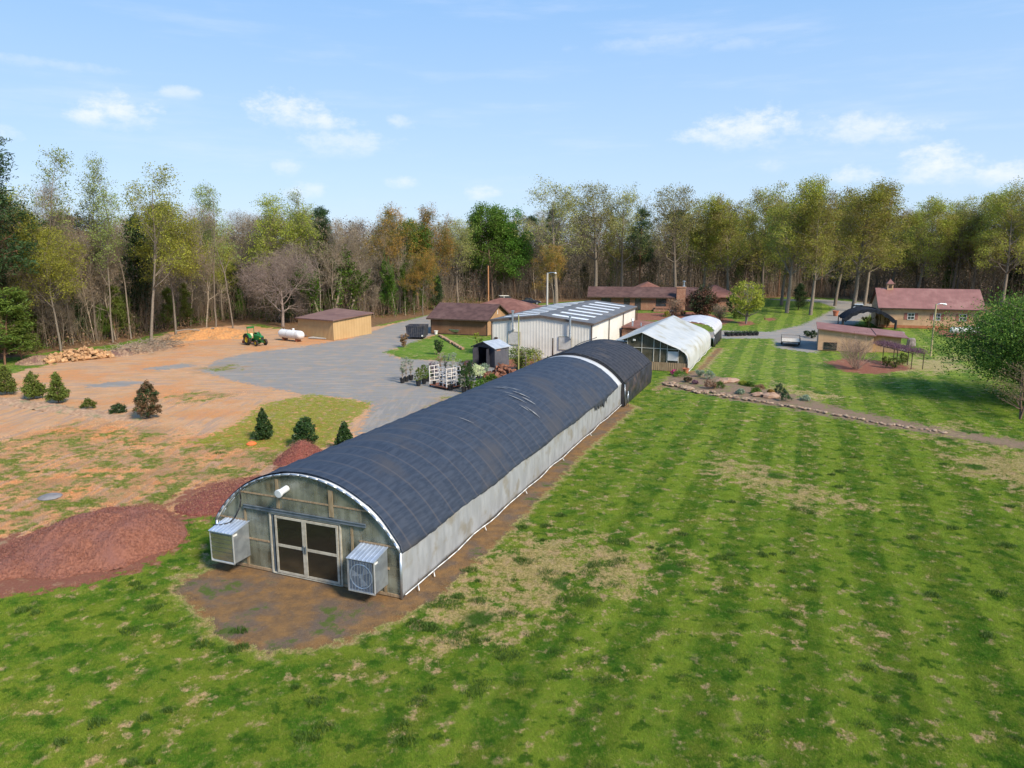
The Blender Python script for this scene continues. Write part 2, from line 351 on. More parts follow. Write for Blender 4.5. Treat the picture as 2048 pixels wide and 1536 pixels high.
    mg = n.math('MULTIPLY', n.ramp(n.math('ADD', gm, n.math('MULTIPLY', A('mixg'), .20)), .67, .76), n.ramp(A('mixg'), .2, .5))
    brn = n.mix(n2, (.30, .20, .115), (.36, .22, .12)); c = n.mix(n.math('MULTIPLY', n.ramp(A('mixg'), .4, .8), n.math('MULTIPLY', n.ramp(n.noise(pos, .4, 5), .42, .6), .7)), c, brn)
    c = n.mix(mg, c, n.mix(n.ramp(n3, .35, .6), (.055, .115, .015), (.20, .21, .045)))
    c = n.mix(n.math('MULTIPLY', edge('pgrass', 2.2), n.ramp(n2, .3, .55)), c, yg)
    mu = n.mix(n4, (.15, .055, .036), (.32, .13, .085)); mu = n.mix(n.math('MULTIPLY', n.ramp(n3, .5, .66), .4), mu, (.30, .17, .11)); c = n.mix(edge('mulch', 2.2), c, mu)
    so = n.mix(n.ramp(n2, .3, .7), (.15, .095, .055), (.27, .15, .06)); so = n.mix(n.math('MULTIPLY', n.ramp(n1, .46, .60), .7), so, (.13, .105, .09)); so = n.mix(n.math('MULTIPLY', n.ramp(n3, .5, .75), .5), so, (.30, .20, .11))
    gs = n.math('MULTIPLY', n.ramp(n.math('ADD', n1, n.math('MULTIPLY', n2, .5)), .84, .93), .8)
    so = n.mix(gs, so, (.07, .12, .015))
    fr = edge('soil', 1.8, None, .05, .45); c = n.mix(n.math('MULTIPLY', fr, .75), c, tan)
    c = n.mix(edge('soil', 1.6), c, so)
    be = n.mix(n4, (.15, .095, .065), (.32, .22, .155)); be = n.mix(n.math('MULTIPLY', n.ramp(n2, .5, .64), .5), be, (.13, .15, .05)); c = n.mix(n.math('MULTIPLY', edge('bed', 2.6, None, .40, .62), n.ramp(na, .30, .48)), c, be)
    li = n.mix(n.ramp(n2, .3, .7), (.12, .072, .04), (.25, .14, .075)); li = n.mix(n.math('MULTIPLY', n.ramp(n1, .52, .7), .5), li, (.06, .085, .02)); c = n.mix(edge('litter', 1.0, n1), c, li)
    # fine grain
    c = n.mix(n.math('MULTIPLY', n.ramp(n4, .35, .75), .35), c, n.mix(.5, c, (0, 0, 0)))
    h = n.math('ADD', n.math('MULTIPLY', n3, .06), n.math('MULTIPLY', n4, .035))
    return c, h
gm_ = bpy.data.materials.new('ground_cover'); gm_.use_nodes = True; n = NT(gm_.node_tree); n.n.clear()
o_ = n.node('ShaderNodeOutputMaterial'); p_ = n.node('ShaderNodeBsdfPrincipled'); c_, h_ = ground_nodes(n)
n.put(p_.inputs['Base Color'], c_); p_.inputs['Roughness'].default_value = .95; p_.inputs['Specular IOR Level'].default_value = .1
b_ = n.node('ShaderNodeBump'); b_.inputs['Strength'].default_value = .8; b_.inputs['Distance'].default_value = 1.0; n.put(b_.inputs['Height'], h_)
n.l.new(b_.outputs[0], p_.inputs['Normal']); n.l.new(p_.outputs[0], o_.inputs[0])

fc = lambda A_: A_[FC].mean(1)
cls = np.zeros(len(FC), int)                                  # 0 lawn
cls[fc(Z_clay) > .5] = 1; cls[fc(Z_grav) > .5] = 2; cls[fc(Z_litter if False else Z_lit) > .5] = 3
cls[(cls == 0) & (fc(Z_bed) > .45)] = 4
fcx, fcy = fc(P[:, 0]), fc(P[:, 1])
out_ = (fcy < 8) | (np.abs(fcx - 20) > 90) | (fcy > 178); cls[out_ & (cls != 3)] = 5
V3 = np.c_[P, Zh]
GROUND = {}
for k, nm in enumerate(('lawn', 'dirt_yard', 'gravel_drive', 'forest_floor', 'garden_bed', 'ground')):
    q = FC[cls == k]
    if not len(q): continue
    u, inv = np.unique(q.ravel(), return_inverse=True)
    me = fast_mesh(nm, V3[u], faces4=inv.reshape(-1, 4), attrs={a: v[u] for a, v in ATT.items()}, smooth=True)
    o = put(nm, me, gm_); tag(o, kind='structure'); GROUND[nm] = o
# ------------------------------------------------------------------ trees
def nrm(v): return v / (np.linalg.norm(v, axis=-1, keepdims=True) + 1e-9)
def tubes(segs, sides=4):
    """segments (n,8): p0 p1 r0 r1 -> one mesh's arrays"""
    S = np.array(segs); p0, p1, r0, r1 = S[:, :3], S[:, 3:6], S[:, 6], S[:, 7]
    d = nrm(p1 - p0); up = np.where(np.abs(d[:, 2:3]) > .9, [[1., 0, 0]], [[0, 0, 1.]]); a = nrm(np.cross(d, up)); b = np.cross(d, a)
    an = np.arange(sides) * 2 * np.pi / sides; ca, sa = np.cos(an), np.sin(an)
    ring = a[:, None, :] * ca[None, :, None] + b[:, None, :] * sa[None, :, None]
    v = np.concatenate([p0[:, None] + ring * r0[:, None, None], p1[:, None] + ring * r1[:, None, None]], 1)
    k = np.arange(sides); f = np.c_[k, (k + 1) % sides, sides + (k + 1) % sides, sides + k]
    F_ = (f[None] + (np.arange(len(S)) * 2 * sides)[:, None, None]).reshape(-1, 4)
    return v.reshape(-1, 3), F_
def leaves(rng, pts, size, aspect=.55, flat=0, jit=.4, clump=None):
    """one small rhombic leaf spray per point"""
    n = len(pts); a = nrm(rng.normal(size=(n, 3)) * [1, 1, 1 - flat]); b = nrm(np.cross(a, rng.normal(size=(n, 3)) + [0, 0, 3 * flat]))
    s = size * (1 - jit + 2 * jit * rng.random(n))[:, None] * .5
    cup = np.cross(a, b) * s * .25
    v = np.stack([pts + a * s, pts + b * s * aspect + cup, pts - a * s, pts - b * s * aspect + cup], 1).reshape(-1, 3)
    f = np.arange(4 * n).reshape(-1, 4); t = np.repeat(rng.random(n), 4)
    c = np.repeat(clump if clump is not None else rng.random(n), 4)
    return v, f, {'tint': t, 'clump': c}
def rot_about(d, ang, az_):
    """vector at angle ang from d"""
    up = (0, 0, 1) if abs(d[2]) < .9 else (1, 0, 0)
    a = (d[1] * up[2] - d[2] * up[1], d[2] * up[0] - d[0] * up[2], d[0] * up[1] - d[1] * up[0]); l = math.sqrt(a[0] ** 2 + a[1] ** 2 + a[2] ** 2); a = (a[0] / l, a[1] / l, a[2] / l)
    b = (d[1] * a[2] - d[2] * a[1], d[2] * a[0] - d[0] * a[2], d[0] * a[1] - d[1] * a[0])
    c, s, ca, sa = math.cos(ang), math.sin(ang), math.cos(az_), math.sin(az_)
    return tuple(d[i] * c + (a[i] * ca + b[i] * sa) * s for i in range(3))
def grow(rd, Ht, r0, L, kids, ang, n, start, trop, wand, leaf_lev, taper=.85, lean=(0, 0), first=.4, shape=None, droop=0):
    segs, tips = [], []
    def br(p, d, ln, r, lev):
        k = n[lev]; st = ln / k
        for i in range(k):
            d = tuple(d[j] + rd.gauss(0, wand[lev]) + (trop[lev] if j == 2 else 0) for j in range(3))
            l = math.sqrt(sum(x * x for x in d)); d = tuple(x / l for x in d)
            q = tuple(p[j] + d[j] * st for j in range(3)); ra = r * (1 - taper * i / k); rb = r * (1 - taper * (i + 1) / k)
            segs.append((*p, *q, ra, rb))
            if lev + 1 < len(L) and (i + 1) / k >= start[lev]:
                m = kids[lev]; m = int(m) + (rd.random() < m - int(m))
                for _ in range(m):
                    f = (i + 1) / k; sh = shape(f) if (lev == 0 and shape) else (1.15 - .6 * f)
                    br(q, rot_about(d, R(ang[lev]) * rd.uniform(.7, 1.25), rd.uniform(0, 2 * math.pi)), L[lev + 1] * Ht * sh * rd.uniform(.7, 1.2), max(rb * .55, .012), lev + 1)
            if lev >= leaf_lev: tips.append(q)
            p = q
    br((0, 0, 0), (lean[0], lean[1], 1), L[0] * Ht, r0, 0)
    return segs, tips
BARK_G = mat('bark_grey', (.15, .12, .095), (.26, .215, .17), .95, ns=6, stretch=(3, 3, .6), rand=.5)
BARK_B = mat('bark_brown', (.10, .065, .045), (.17, .115, .08), .95, ns=6, stretch=(3, 3, .6), rand=.5)
BARK_P = mat('bark_pale', (.24, .20, .165), (.36, .31, .26), .9, ns=5, stretch=(3, 3, .6), rand=.4)
BARK_T = mat('bark_twig', (.19, .15, .11), (.31, .25, .185), .95, ns=4, rand=.5)
BARK_R = mat('bark_pine', (.15, .075, .045), (.24, .13, .08), .95, ns=6, stretch=(3, 3, .6), rand=.4)
LF_OAK = leafmat('leaf_oak', (.24, .27, .035), (.43, .44, .07), .4, cc=(.30, .26, .07))
LF_OAK2 = leafmat('leaf_oak_pale', (.28, .29, .08), (.46, .44, .14), .4, cc=(.23, .22, .06))
LF_YG = leafmat('leaf_yellow_green', (.22, .25, .03), (.40, .40, .055), .4)
LF_GR = leafmat('leaf_green', (.07, .155, .02), (.14, .25, .03), .35)
LF_POP = leafmat('leaf_poplar', (.19, .25, .06), (.32, .36, .09), .35)
LF_OR = leafmat('leaf_orange', (.36, .21, .04), (.50, .32, .06), .35, cc=(.22, .19, .03))
LF_PINE = leafmat('leaf_pine', (.020, .045, .016), (.045, .080, .022), .1)
LF_PINE2 = leafmat('leaf_young_pine', (.06, .10, .015), (.13, .165, .022), .2)
LF_IVY = leafmat('leaf_ivy', (.035, .085, .010), (.10, .165, .015), .2)
LF_HOL = leafmat('leaf_holly', (.018, .045, .014), (.05, .085, .022), .05, rough=.4)
LF_RED = leafmat('leaf_bronze', (.09, .045, .025), (.14, .075, .04), .1, cc=(.035, .06, .02))
LF_THU = leafmat('leaf_thuja', (.020, .055, .014), (.05, .105, .02), .1)
LF_CON = leafmat('leaf_conifer', (.075, .115, .020), (.15, .19, .03), .15)
LF_MAG = leafmat('leaf_magnolia', (.075, .155, .022), (.19, .31, .045), .35, cc=(.04, .10, .016))
LF_PUR = leafmat('leaf_purple', (.14, .07, .10), (.24, .13, .17), .2)
LF_FLW = leafmat('leaf_pale_flower', (.55, .6, .3), (.75, .78, .5), .3)
LF_BRN = leafmat('leaf_dry', (.22, .13, .07), (.33, .21, .12), .2)
LF_PNK = leafmat('leaf_magenta', (.45, .03, .2), (.6, .06, .3), .2)
LF_SIL = leafmat('leaf_silver', (.20, .27, .19), (.32, .38, .26), .3)
LF_BUD = leafmat('leaf_bud_brown', (.25, .17, .10), (.36, .26, .15), .3, cc=(.20, .19, .06))

def make_tree(kind, seed):
    """arrays: trunk (verts, faces), crown (verts, faces, attrs); unit height = native metres H0"""
    rd = random.Random(seed); rg = np.random.default_rng(seed); k = kind
    if k in ('oak', 'oak_pale', 'orange', 'yellow'):
        Ht = 24
        big = k in ('oak', 'oak_pale')
        sg, tp = grow(rd, Ht, .44 if big else .27, (.90, .36, .16, .07), (2.6, 1.8, 1.7), (56, 44, 48), (14, 6, 4, 2), (.30 if k == 'oak' else .38, .3, .2), (.05, .07, .02, .0), (.022, .16, .22, .3), 3, shape=lambda f: 1.3 - .80 * f)
        per = {'oak': 6, 'oak_pale': 4, 'orange': 5, 'yellow': 5}[k]; size = .26; lm = {'oak': LF_OAK, 'oak_pale': LF_OAK2, 'orange': LF_OR, 'yellow': LF_YG}[k]
        bark = BARK_G; sig = .42
    elif k == 'bare':
        Ht = 20; sg, tp = grow(rd, Ht, .20, (.9, .28, .15, .09, .05), (2.3, 1.8, 1.6, 1.3), (42, 40, 42, 44), (10, 6, 4, 3, 1), (.25, .25, .2, .1), (.06, .08, .05, .02, 0), (.06, .14, .2, .28, .3), 4, shape=lambda f: 1.1 - .6 * f)
        per = .35; size = .20; lm = LF_BUD; bark = BARK_T; sig = .2
    elif k == 'spread':     # wide bare tree
        Ht = 15; sg, tp = grow(rd, Ht, .30, (.55, .5, .26, .14, .07), (2.2, 1.8, 1.7, 1.4), (58, 42, 42, 45), (7, 8, 5, 3, 1), (.25, .2, .2, .1), (.02, .05, .02, 0, 0), (.1, .16, .22, .28, .3), 9)
        per = 0; size = .2; lm = LF_BUD; bark = mat('bark_rosy', (.20, .15, .13), (.30, .235, .20), .9, ns=4); sig = .2
    elif k == 'poplar':
        Ht = 24; sg, tp = grow(rd, Ht, .18, (.98, .26, .10, .05), (1.7, 1.5, 1.5), (36, 36, 45), (14, 6, 3, 2), (.42, .3, .2), (.04, .13, .05, 0), (.05, .1, .2, .3), 3, shape=lambda f: 1.1 - .85 * f)
        per = 4; size = .21; lm = LF_POP; bark = BARK_G; sig = .3
    elif k == 'leafbase':   # poplar top, yellow-green lower
        Ht = 24; sg, tp = grow(rd, Ht, .25, (.98, .34, .13, .05), (1.9, 1.7, 1.6), (44, 40, 45), (14, 6, 3, 2), (.3, .3, .2), (.04, .1, .05, 0), (.06, .13, .2, .3), 3, shape=lambda f: 1.15 - .85 * f)
        per = 3.4; size = .22; lm = LF_YG; bark = BARK_G; sig = .35
    elif k == 'pine':
        Ht = 26; sg, tp = grow(rd, Ht, .34, (1.0, .22, .08), (3.6, 1.6), (78, 50), (20, 5, 2), (.38, .35), (.02, .10, .04), (.015, .10, .2), 1, shape=lambda f: 1.25 - 1.0 * f)
        per = 0; lm = LF_PINE; bark = BARK_R; sig = .4; size = .5
    elif k == 'youngpine':
        Ht = 9; sg, tp = grow(rd, Ht, .10, (1.0, .26, .10), (3.2, 1.6), (68, 50), (14, 4, 2), (.12, .3), (.02, .10, .03), (.03, .1, .2), 1, shape=lambda f: 1.2 - 1.0 * f)
        per = 0; lm = LF_PINE2; bark = BARK_R; sig = .25; size = .35
    elif k == 'cedar':
        Ht = 14; sg, tp = grow(rd, Ht, .2, (1.0, .26, .10), (3.4, 1.7), (62, 46), (16, 4, 3), (.1, .25), (.02, .14, .05), (.03, .1, .2), 1, shape=lambda f: 1.25 - 1.05 * f)
        per = 7; lm = LF_GR if seed % 2 else LF_PINE; bark = BARK_B; sig = .4; size = .30
    elif k == 'ivy':
        Ht = 17; sg, tp = grow(rd, Ht, .26, (.75, .42, .16, .08), (1.8, 1.6, 1.5), (46, 42, 45), (10, 7, 4, 2), (.4, .3, .2), (.04, .10, .05, 0), (.08, .14, .2, .3), 9)
        per = 0; lm = LF_IVY; bark = BARK_T; sig = .4; size = .28
    elif k == 'green':
        Ht = 20; sg, tp = grow(rd, Ht, .30, (.9, .34, .16, .07), (2.4, 1.8, 1.7), (54, 44, 48), (12, 6, 4, 2), (.22, .25, .2), (.05, .07, .03, .0), (.05, .16, .22, .3), 3, shape=lambda f: 1.2 - .75 * f)
        per = 7; size = .32; lm = LF_GR; bark = BARK_B; sig = .5
    Ht = max(s_[5] for s_ in sg)
    T = tubes(sg, 5 if k in ('oak', 'oak_pale', 'pine') else 4)
    pts = np.array(tp) if tp else np.zeros((1, 3))
    if k in ('pine', 'youngpine'):
        m = pts[:, 2] > (.30 if k == 'pine' else .1) * Ht; pts = pts[m]; q = np.repeat(pts, 16 if k == 'pine' else 12, 0)
        q = q + rg.normal(size=q.shape) * [sig, sig, sig * .45]; cr = leaves(rg, q, size, .22)
    elif k == 'ivy':
        S = np.array(sg); S = S[S[:, 6] > .035]; cnt = 90; t = rg.random((len(S), cnt, 1)); q = S[:, None, :3] * (1 - t) + S[:, None, 3:6] * t
        rad = (S[:, 6] * 1.0 + .32)[:, None, None] * np.clip(1.5 - q[..., 2:3] / 13, .15, 1.3); q = (q + rg.normal(size=q.shape) * rad * .8).reshape(-1, 3); q = q[rg.random(len(q)) < np.clip(1.25 - q[:, 2] / 14, .08, 1)]
        cr = leaves(rg, q, size, .7)
    else:
        if k == 'leafbase': w_ = 1
        if per < 1: pts = pts[rg.random(len(pts)) < max(per, .01)]; q = pts
        else:
            keep = np.ones(len(pts), bool)
            if k in ('oak_pale', 'poplar'): keep = rg.random(len(pts)) < .8
            q = np.repeat(pts[keep], int(per * 1.2), 0)
        # light and dark clumps follow a coarse cell pattern
        q = q + rg.normal(size=q.shape) * [sig, sig, sig * .7]
        cell = np.floor(q / 1.9); cl_ = np.abs(np.sin(cell @ [12.99, 78.23, 37.7]) * 43758.5) % 1
        cr = leaves(rg, q, size, .6, clump=cl_)
    return T, cr, lm, bark, Ht
KINDS = {}
def kind_meshes(kind, seed):
    if (kind, seed) not in KINDS:
        T, cr, lm, bark, Ht = make_tree(kind, seed)
        tm = fast_mesh('trunk', T[0], faces4=T[1], smooth=True); tm.materials.append(bark)
        cm = fast_mesh('crown', cr[0], faces4=cr[1], attrs=cr[2]); cm.materials.append(lm)
        KINDS[(kind, seed)] = (tm, cm, Ht)
    return KINDS[(kind, seed)]
def tree(name, kind, seed, p, height, label, group=None, rz=None, wide=1.0, cat='tree', lean=0):
    tm, cm, Ht = kind_meshes(kind, seed); s = height / Ht
    r = thing(name, label, cat, (p[0], p[1], -.12), RT.uniform(0, 6.28) if rz is None else rz, group)
    if lean: r.rotation_euler = (R(RT.uniform(-lean, lean)), R(RT.uniform(-lean, lean)), r.rotation_euler.z)
    r.scale = (s * wide, s * wide, s)
    for nm, me in (('trunk', tm), ('crown', cm)):
        o = bpy.data.objects.new(nm, me); COL.objects.link(o); o.parent = r
    return r
RT = random.Random(7)
def tpx(name, kind, seed, px, by, ty, label, **kw):
    p = G(px, by); return tree(name, kind, seed, p, H(px, ty, p), label, **kw)
# trees one can point to, left to right
tpx('pine_tree', 'pine', 1, 8, 712, 262, 'huge dark green pine at the left edge of the photo', wide=1.3)
tpx('pine_tree', 'pine', 2, -45, 716, 320, 'dark pine cut by the left edge behind the huge pine', wide=1.2)
tpx('poplar_tree', 'poplar', 11, 88, 690, 290, 'tall thin sparse tree beside the dark pine, leafy to its top')
tpx('forked_tree', 'yellow', 12, 122, 702, 420, 'pale forked trunk with yellow-green leaves behind the firewood heap', rz=2.0)
tpx('dead_tree', 'bare', 13, 146, 688, 340, 'bare leafless top poking up right of the tall thin sparse tree', wide=.7)
tpx('poplar_tree', 'poplar', 14, 195, 680, 343, 'sparse leaning tree top left of the tallest spire on the left', wide=1.1)
tpx('poplar_tree', 'poplar', 15, 226, 684, 380, 'shorter sparse green top between the leaning one and the tallest spire')
tpx('poplar_tree', 'poplar', 16, 262, 676, 308, 'tallest narrow spire of sparse leaves above the dirt yard', wide=.8)
tpx('poplar_tree', 'leafbase', 17, 302, 684, 326, 'thick straight trunk at the edge of the dirt yard with bright yellow-green lower leaves', wide=1.1)
tpx('hardwood_tree', 'yellow', 18, 352, 672, 388, 'dense yellow-green crown right of the thick straight trunk')
tpx('hardwood_tree', 'bare', 19, 413, 662, 400, 'slim pale trunk leaning left of the green tractor', wide=.8)
tpx('poplar_tree', 'poplar', 20, 432, 656, 362, 'sparse double top above the tractor, left one')
tpx('poplar_tree', 'poplar', 11, 466, 655, 366, 'sparse double top above the tractor, right one')
tpx('hardwood_tree', 'yellow', 21, 578, 640, 384, 'rounded yellow-green dome above the tan shed')
tpx('poplar_tree', 'poplar', 16, 642, 642, 374, 'airy sparse top right of the rounded yellow-green dome')
tpx('bare_tree', 'spread', 22, 566, 652, 478, 'wide bare rosy-grey tree behind the white tank', wide=1.05)
tpx('ivy_tree', 'ivy', 23, 668, 642, 430, 'ivy-wrapped forked trunks right behind the tan shed', wide=1.2)
tpx('ivy_tree', 'ivy', 24, 640, 646, 470, 'dense ivy-covered trunk over the tan shed roof', wide=1.1)
tpx('ivy_tree', 'ivy', 25, 706, 640, 480, 'arching ivy-hung branches right of the tan shed roof', wide=1.2)
tpx('ivy_tree', 'ivy', 24, 790, 632, 455, 'first slim ivy column left of the gravel lane end', wide=.5)
tpx('ivy_tree', 'ivy', 23, 811, 630, 470, 'middle slim ivy column beside the gravel lane', wide=.45)
tpx('ivy_tree', 'ivy', 25, 829, 628, 500, 'rightmost slim ivy column beside the gravel lane', wide=.45)
tpx('oak_tree', 'orange', 26, 800, 626, 402, 'tall orange-brown topped tree above the gravel lane')
tpx('oak_tree', 'orange', 27, 846, 630, 494, 'lower tree with golden orange leaves left of the brown building', wide=1.1)
tpx('oak_tree', 'orange', 26, 868, 618, 404, 'second orange-brown topped tree left of the wooden pole', wide=.9)
tpx('green_tree', 'green', 28, 985, 604, 405, 'full deep green tree behind the wooden pole', wide=1.05)
tpx('green_tree', 'green', 29, 1030, 600, 412, 'deep green tree left of the tall open-topped oak')
tpx('oak_tree', 'oak_pale', 31, 1112, 606, 352, 'tall open-topped oak right of the green tree', wide=1.2)
tpx('budding_tree', 'orange', 33, 1108, 618, 486, 'small pinkish-orange budding tree behind the light pole', wide=1.0)
tpx('oak_tree', 'oak_pale', 32, 1190, 602, 356, 'oak with a tall pale trunk behind the left end of the brick house', wide=1.15)
tpx('oak_tree', 'oak_pale', 31, 1243, 600, 368, 'sparse oak behind the middle of the brick house')
tpx('pine_tree', 'pine', 1, 1278, 596, 408, 'dark pine showing between the oaks behind the brick house')
tpx('oak_tree', 'oak_pale', 32, 1350, 606, 362, 'tall sparse-topped oak above the brick chimney', wide=1.1)
tpx('oak_tree', 'oak', 34, 1405, 602, 384, 'oak behind the right wing of the brick house')
tpx('oak_tree', 'oak', 35, 1455, 604, 388, 'oak left of the small yellow tree')
tpx('oak_tree', 'oak', 34, 1524, 596, 372, 'slim oak on the far lawn left of the thickest lawn oak')
tpx('oak_tree', 'oak', 35, 1563, 610, 395, 'darker oak trunk close behind the tallest lawn oak')
tpx('oak_tree', 'oak', 36, 1573, 625, 350, 'tallest lawn oak with a straight pale trunk', wide=1.0)
tpx('oak_tree', 'oak', 34, 1621, 629, 378, 'slim lawn oak right of the tallest lawn oak')
tpx('oak_tree', 'oak', 35, 1670, 611, 378, 'oak with a flared foot at the far bend of the drive')
tpx('oak_tree', 'oak', 36, 1706, 621, 360, 'thick oak at the drive left of the arched black shelter', wide=1.15)
tpx('oak_tree', 'oak', 34, 1729, 609, 372, 'stout oak just left of the barn')
tpx('oak_tree', 'oak', 35, 1832, 604, 388, 'oak rising behind the left half of the barn roof')
tpx('oak_tree', 'oak_pale', 32, 1902, 604, 392, 'oak rising behind the middle right of the barn roof')
tpx('oak_tree', 'oak', 36, 1940, 606, 380, 'oak rising behind the right end of the barn roof')
tpx('oak_tree', 'oak', 34, 2003, 616, 362, 'brown-trunked leaning oak right of the barn')
tpx('oak_tree', 'oak_pale', 31, 2050, 612, 338, 'airy oak top at the right edge of the photo', wide=1.1)
tpx('dark_tree', 'cedar', 40, 1596, 620, 566, 'low round dark evergreen between the two lawn oaks', wide=1.5)

# the wood behind: ranks of trees filled in along the edge
SKY = [(-300, 300), (0, 330), (60, 380), (100, 400), (140, 400), (190, 400), (240, 400), (300, 400), (350, 395), (430, 405), (500, 408), (575, 400), (640, 402), (700, 405), (760, 430), (800, 420), (870, 415), (930, 424), (980, 412), (1040, 410), (1100, 405), (1200, 402), (1260, 410), (1300, 415), (1350, 400), (1400, 398), (1480, 396), (1575, 395), (1650, 390), (1720, 385), (1800, 395), (1860, 398), (1920, 390), (2048, 385), (2400, 385)]
EDGE = [(-300, 760), (0, 712), (110, 698), (230, 684), (330, 660), (480, 640), (580, 646), (700, 644), (850, 622), (960, 606), (1080, 600), (1420, 597), (1530, 594), (1700, 597), (1990, 612), (2400, 640)]
def lerp(T_, x):
    for (x0, y0), (x1, y1) in zip(T_, T_[1:]):
        if x <= x1: return y0 + (y1 - y0) * (x - x0) / (x1 - x0)
    return T_[-1][1]
ZONES = [(30, 'around the huge pine at the left edge'), (110, 'between the huge pine and the firewood heap'), (230, 'behind the firewood heap'), (330, 'behind the brown dirt heap'), (420, 'between the dirt heap and the tractor'), (520, 'straight behind the tractor'), (590, 'behind the white tank'), (680, 'behind the left half of the tan shed'), (760, 'behind the right half of the tan shed'),
         (860, 'above the end of the gravel lane'), (960, 'behind the brown building'), (1060, 'behind the reddish hip roof'), (1160, 'behind the pale light pole'), (1260, 'behind the left end of the brick house'), (1350, 'behind the middle of the brick house'), (1450, 'behind the chimney and right wing of the brick house'),
         (1540, 'behind the small yellow tree'), (1640, 'behind the tall lawn oaks'), (1740, 'behind the bend of the drive'), (1850, 'behind the left half of the barn'), (1980, 'behind the right half of the barn'), (9999, 'at the right edge beyond the barn')]
DEPTHS = [(7, 'at the front of the wood'), (13, 'in the second rank of the wood'), (22, 'deep in the wood'), (33, 'far back in the wood'), (999, 'at the very back of the wood')]
WOOD = {'bare': ('bare_tree', 'bare grey-brown tree'), 'oak': ('oak_tree', 'yellow-green oak'), 'oak_pale': ('oak_tree', 'thin-leaved oak'), 'pine': ('pine_tree', 'dark pine'), 'yellow': ('hardwood_tree', 'yellow-green hardwood'),
        'orange': ('hardwood_tree', 'orange-brown hardwood'), 'youngpine': ('young_pine', 'young feathery pine'), 'cedar': ('evergreen_tree', 'dark shaggy evergreen'), 'green': ('green_tree', 'deep green broadleaf tree'), 'poplar': ('poplar_tree', 'narrow sparse poplar'), 'ivy': ('ivy_tree', 'ivy-hung tree')}
def wood(px, off, kind, ty=None, low=None):
    e = G(px, lerp(EDGE, px)); d = Vector((e.x, e.y, 0)).normalized(); p = e + d * off
    h = H(px, ty, p) if ty else low
    z = next(z for x, z in ZONES if px < x); nm, lb = WOOD[kind]
    seeds = {'bare': (19, 13, 51), 'oak': (34, 35, 36), 'oak_pale': (31, 32), 'pine': (1, 2), 'yellow': (12, 18), 'orange': (26, 27), 'youngpine': (61, 62), 'cedar': (40, 41), 'green': (28, 29), 'poplar': (11, 16), 'ivy': (24, 25)}[kind]
    dz = next(t for o_, t in DEPTHS if off < o_); lab = ('low ' if low else '') + f'{lb} {dz} {z}'
    while len(lab.split()) > 16: lab = lab.replace(' of the wood', '').replace(' in the wood', ' in wood').replace('straight ', '') if ' of the wood' in lab or ' in the wood' in lab else ' '.join(lab.split()[:16])
    tree(nm, kind, RT.choice(seeds), p, h, lab, group=lab, wide=RT.uniform(.8, 1.15) * (.8 if kind == 'bare' and px < 700 else 1))
def pick(ws):
    t = RT.random() * sum(w_ for _, w_ in ws)
    for k, w_ in ws:
        t -= w_
        if t <= 0: return k
    return ws[0][0]
LEFT = [('bare', 6), ('yellow', 1.6), ('oak_pale', .8), ('pine', .8), ('poplar', .6), ('cedar', .5)]
MID = [('bare', 6), ('orange', 1.0), ('oak_pale', 1.2), ('yellow', 1), ('pine', .7), ('green', .4)]
RIGHT = [('oak', 4), ('oak_pale', 2.6), ('bare', 2.4), ('pine', 1.8), ('orange', .3)]
for off, n_ in ((3.5, 34), (9, 36), (16, 34), (26, 30), (38, 26)):
    for i in range(n_):
        px = -140 + (2330) * (i + RT.uniform(.15, .85)) / n_
        ws = LEFT if px < 620 else MID if px < 1130 else RIGHT
        ty = lerp(SKY, px) + RT.uniform(4, 34) + (40 if off < 6 and px < 900 else 0) * RT.random()
        if px > 1130 and off < 6: continue
        if px > 1130: ty += 8
        wood(px, off + RT.uniform(-2, 2), pick(ws), ty)
for i in range(34):          # low growth on the edge of the wood
    px = -60 + 950 * (i + RT.random()) / 34
    wood(px, RT.uniform(.5, 7), pick([('youngpine', 2.6), ('cedar', 1.6), ('bare', 2)]), low=RT.uniform(5, 11))
for i in range(22):
    px = 900 + 1200 * (i + RT.random()) / 22
    wood(px, RT.uniform(8, 20), pick([('cedar', 3), ('bare', 2.5), ('pine', .5)]), low=RT.uniform(7, 14))
tpx('young_pine', 'youngpine', 61, 10, 728, 575, 'bright feathery pine low at the left edge of the photo', wide=1.6)
tpx('young_pine', 'youngpine', 62, 44, 722, 615, 'second feathery pine leaning out above the brush on the far left', wide=1.5)

def scatter(name, m, gen, label=None, kind='stuff', cat=None):
    v, f, a = gen; me = fast_mesh(name, v, faces4=f, attrs=a); return tag(put(name, me, m), label, cat, None, kind)
rg = np.random.default_rng(5)
# brush and saplings on the forest floor, too many to count
def brush(n_, px0, px1, o0, o1, hmin, hmax):
    S = []
    for i in range(n_):
        px = rg.uniform(px0, px1); e = G(px, lerp(EDGE, px)); d = Vector((e.x, e.y, 0)).normalized(); p = e + d * rg.uniform(o0, o1); h = rg.uniform(hmin, hmax)
        for k in range(3):
            lx, ly = rg.normal(0, .16), rg.normal(0, .16); x, y, z = p.x, p.y, -.05; r = .022
            for s_ in range(3):
                q = (x + (lx + rg.normal(0, .12)) * h / 3, y + (ly + rg.normal(0, .12)) * h / 3, z + h / 3); S.append((x, y, z, *q, r, r * .7)); 
                S.append((*q, q[0] + rg.normal(0, .25) * h / 3, q[1] + rg.normal(0, .25) * h / 3, q[2] + h * .16, r * .6, r * .3)); x, y, z = q; r *= .7
    return tubes(S, 3)
v, f = brush(3000, -140, 2200, 0, 26, 1.2, 5.5); scatter('brush_thicket', mat('brush_twig', (.17, .115, .075), (.27, .19, .13), .95, ns=2), (v, f, {}), 'reddish brown brush filling the foot of the wood')
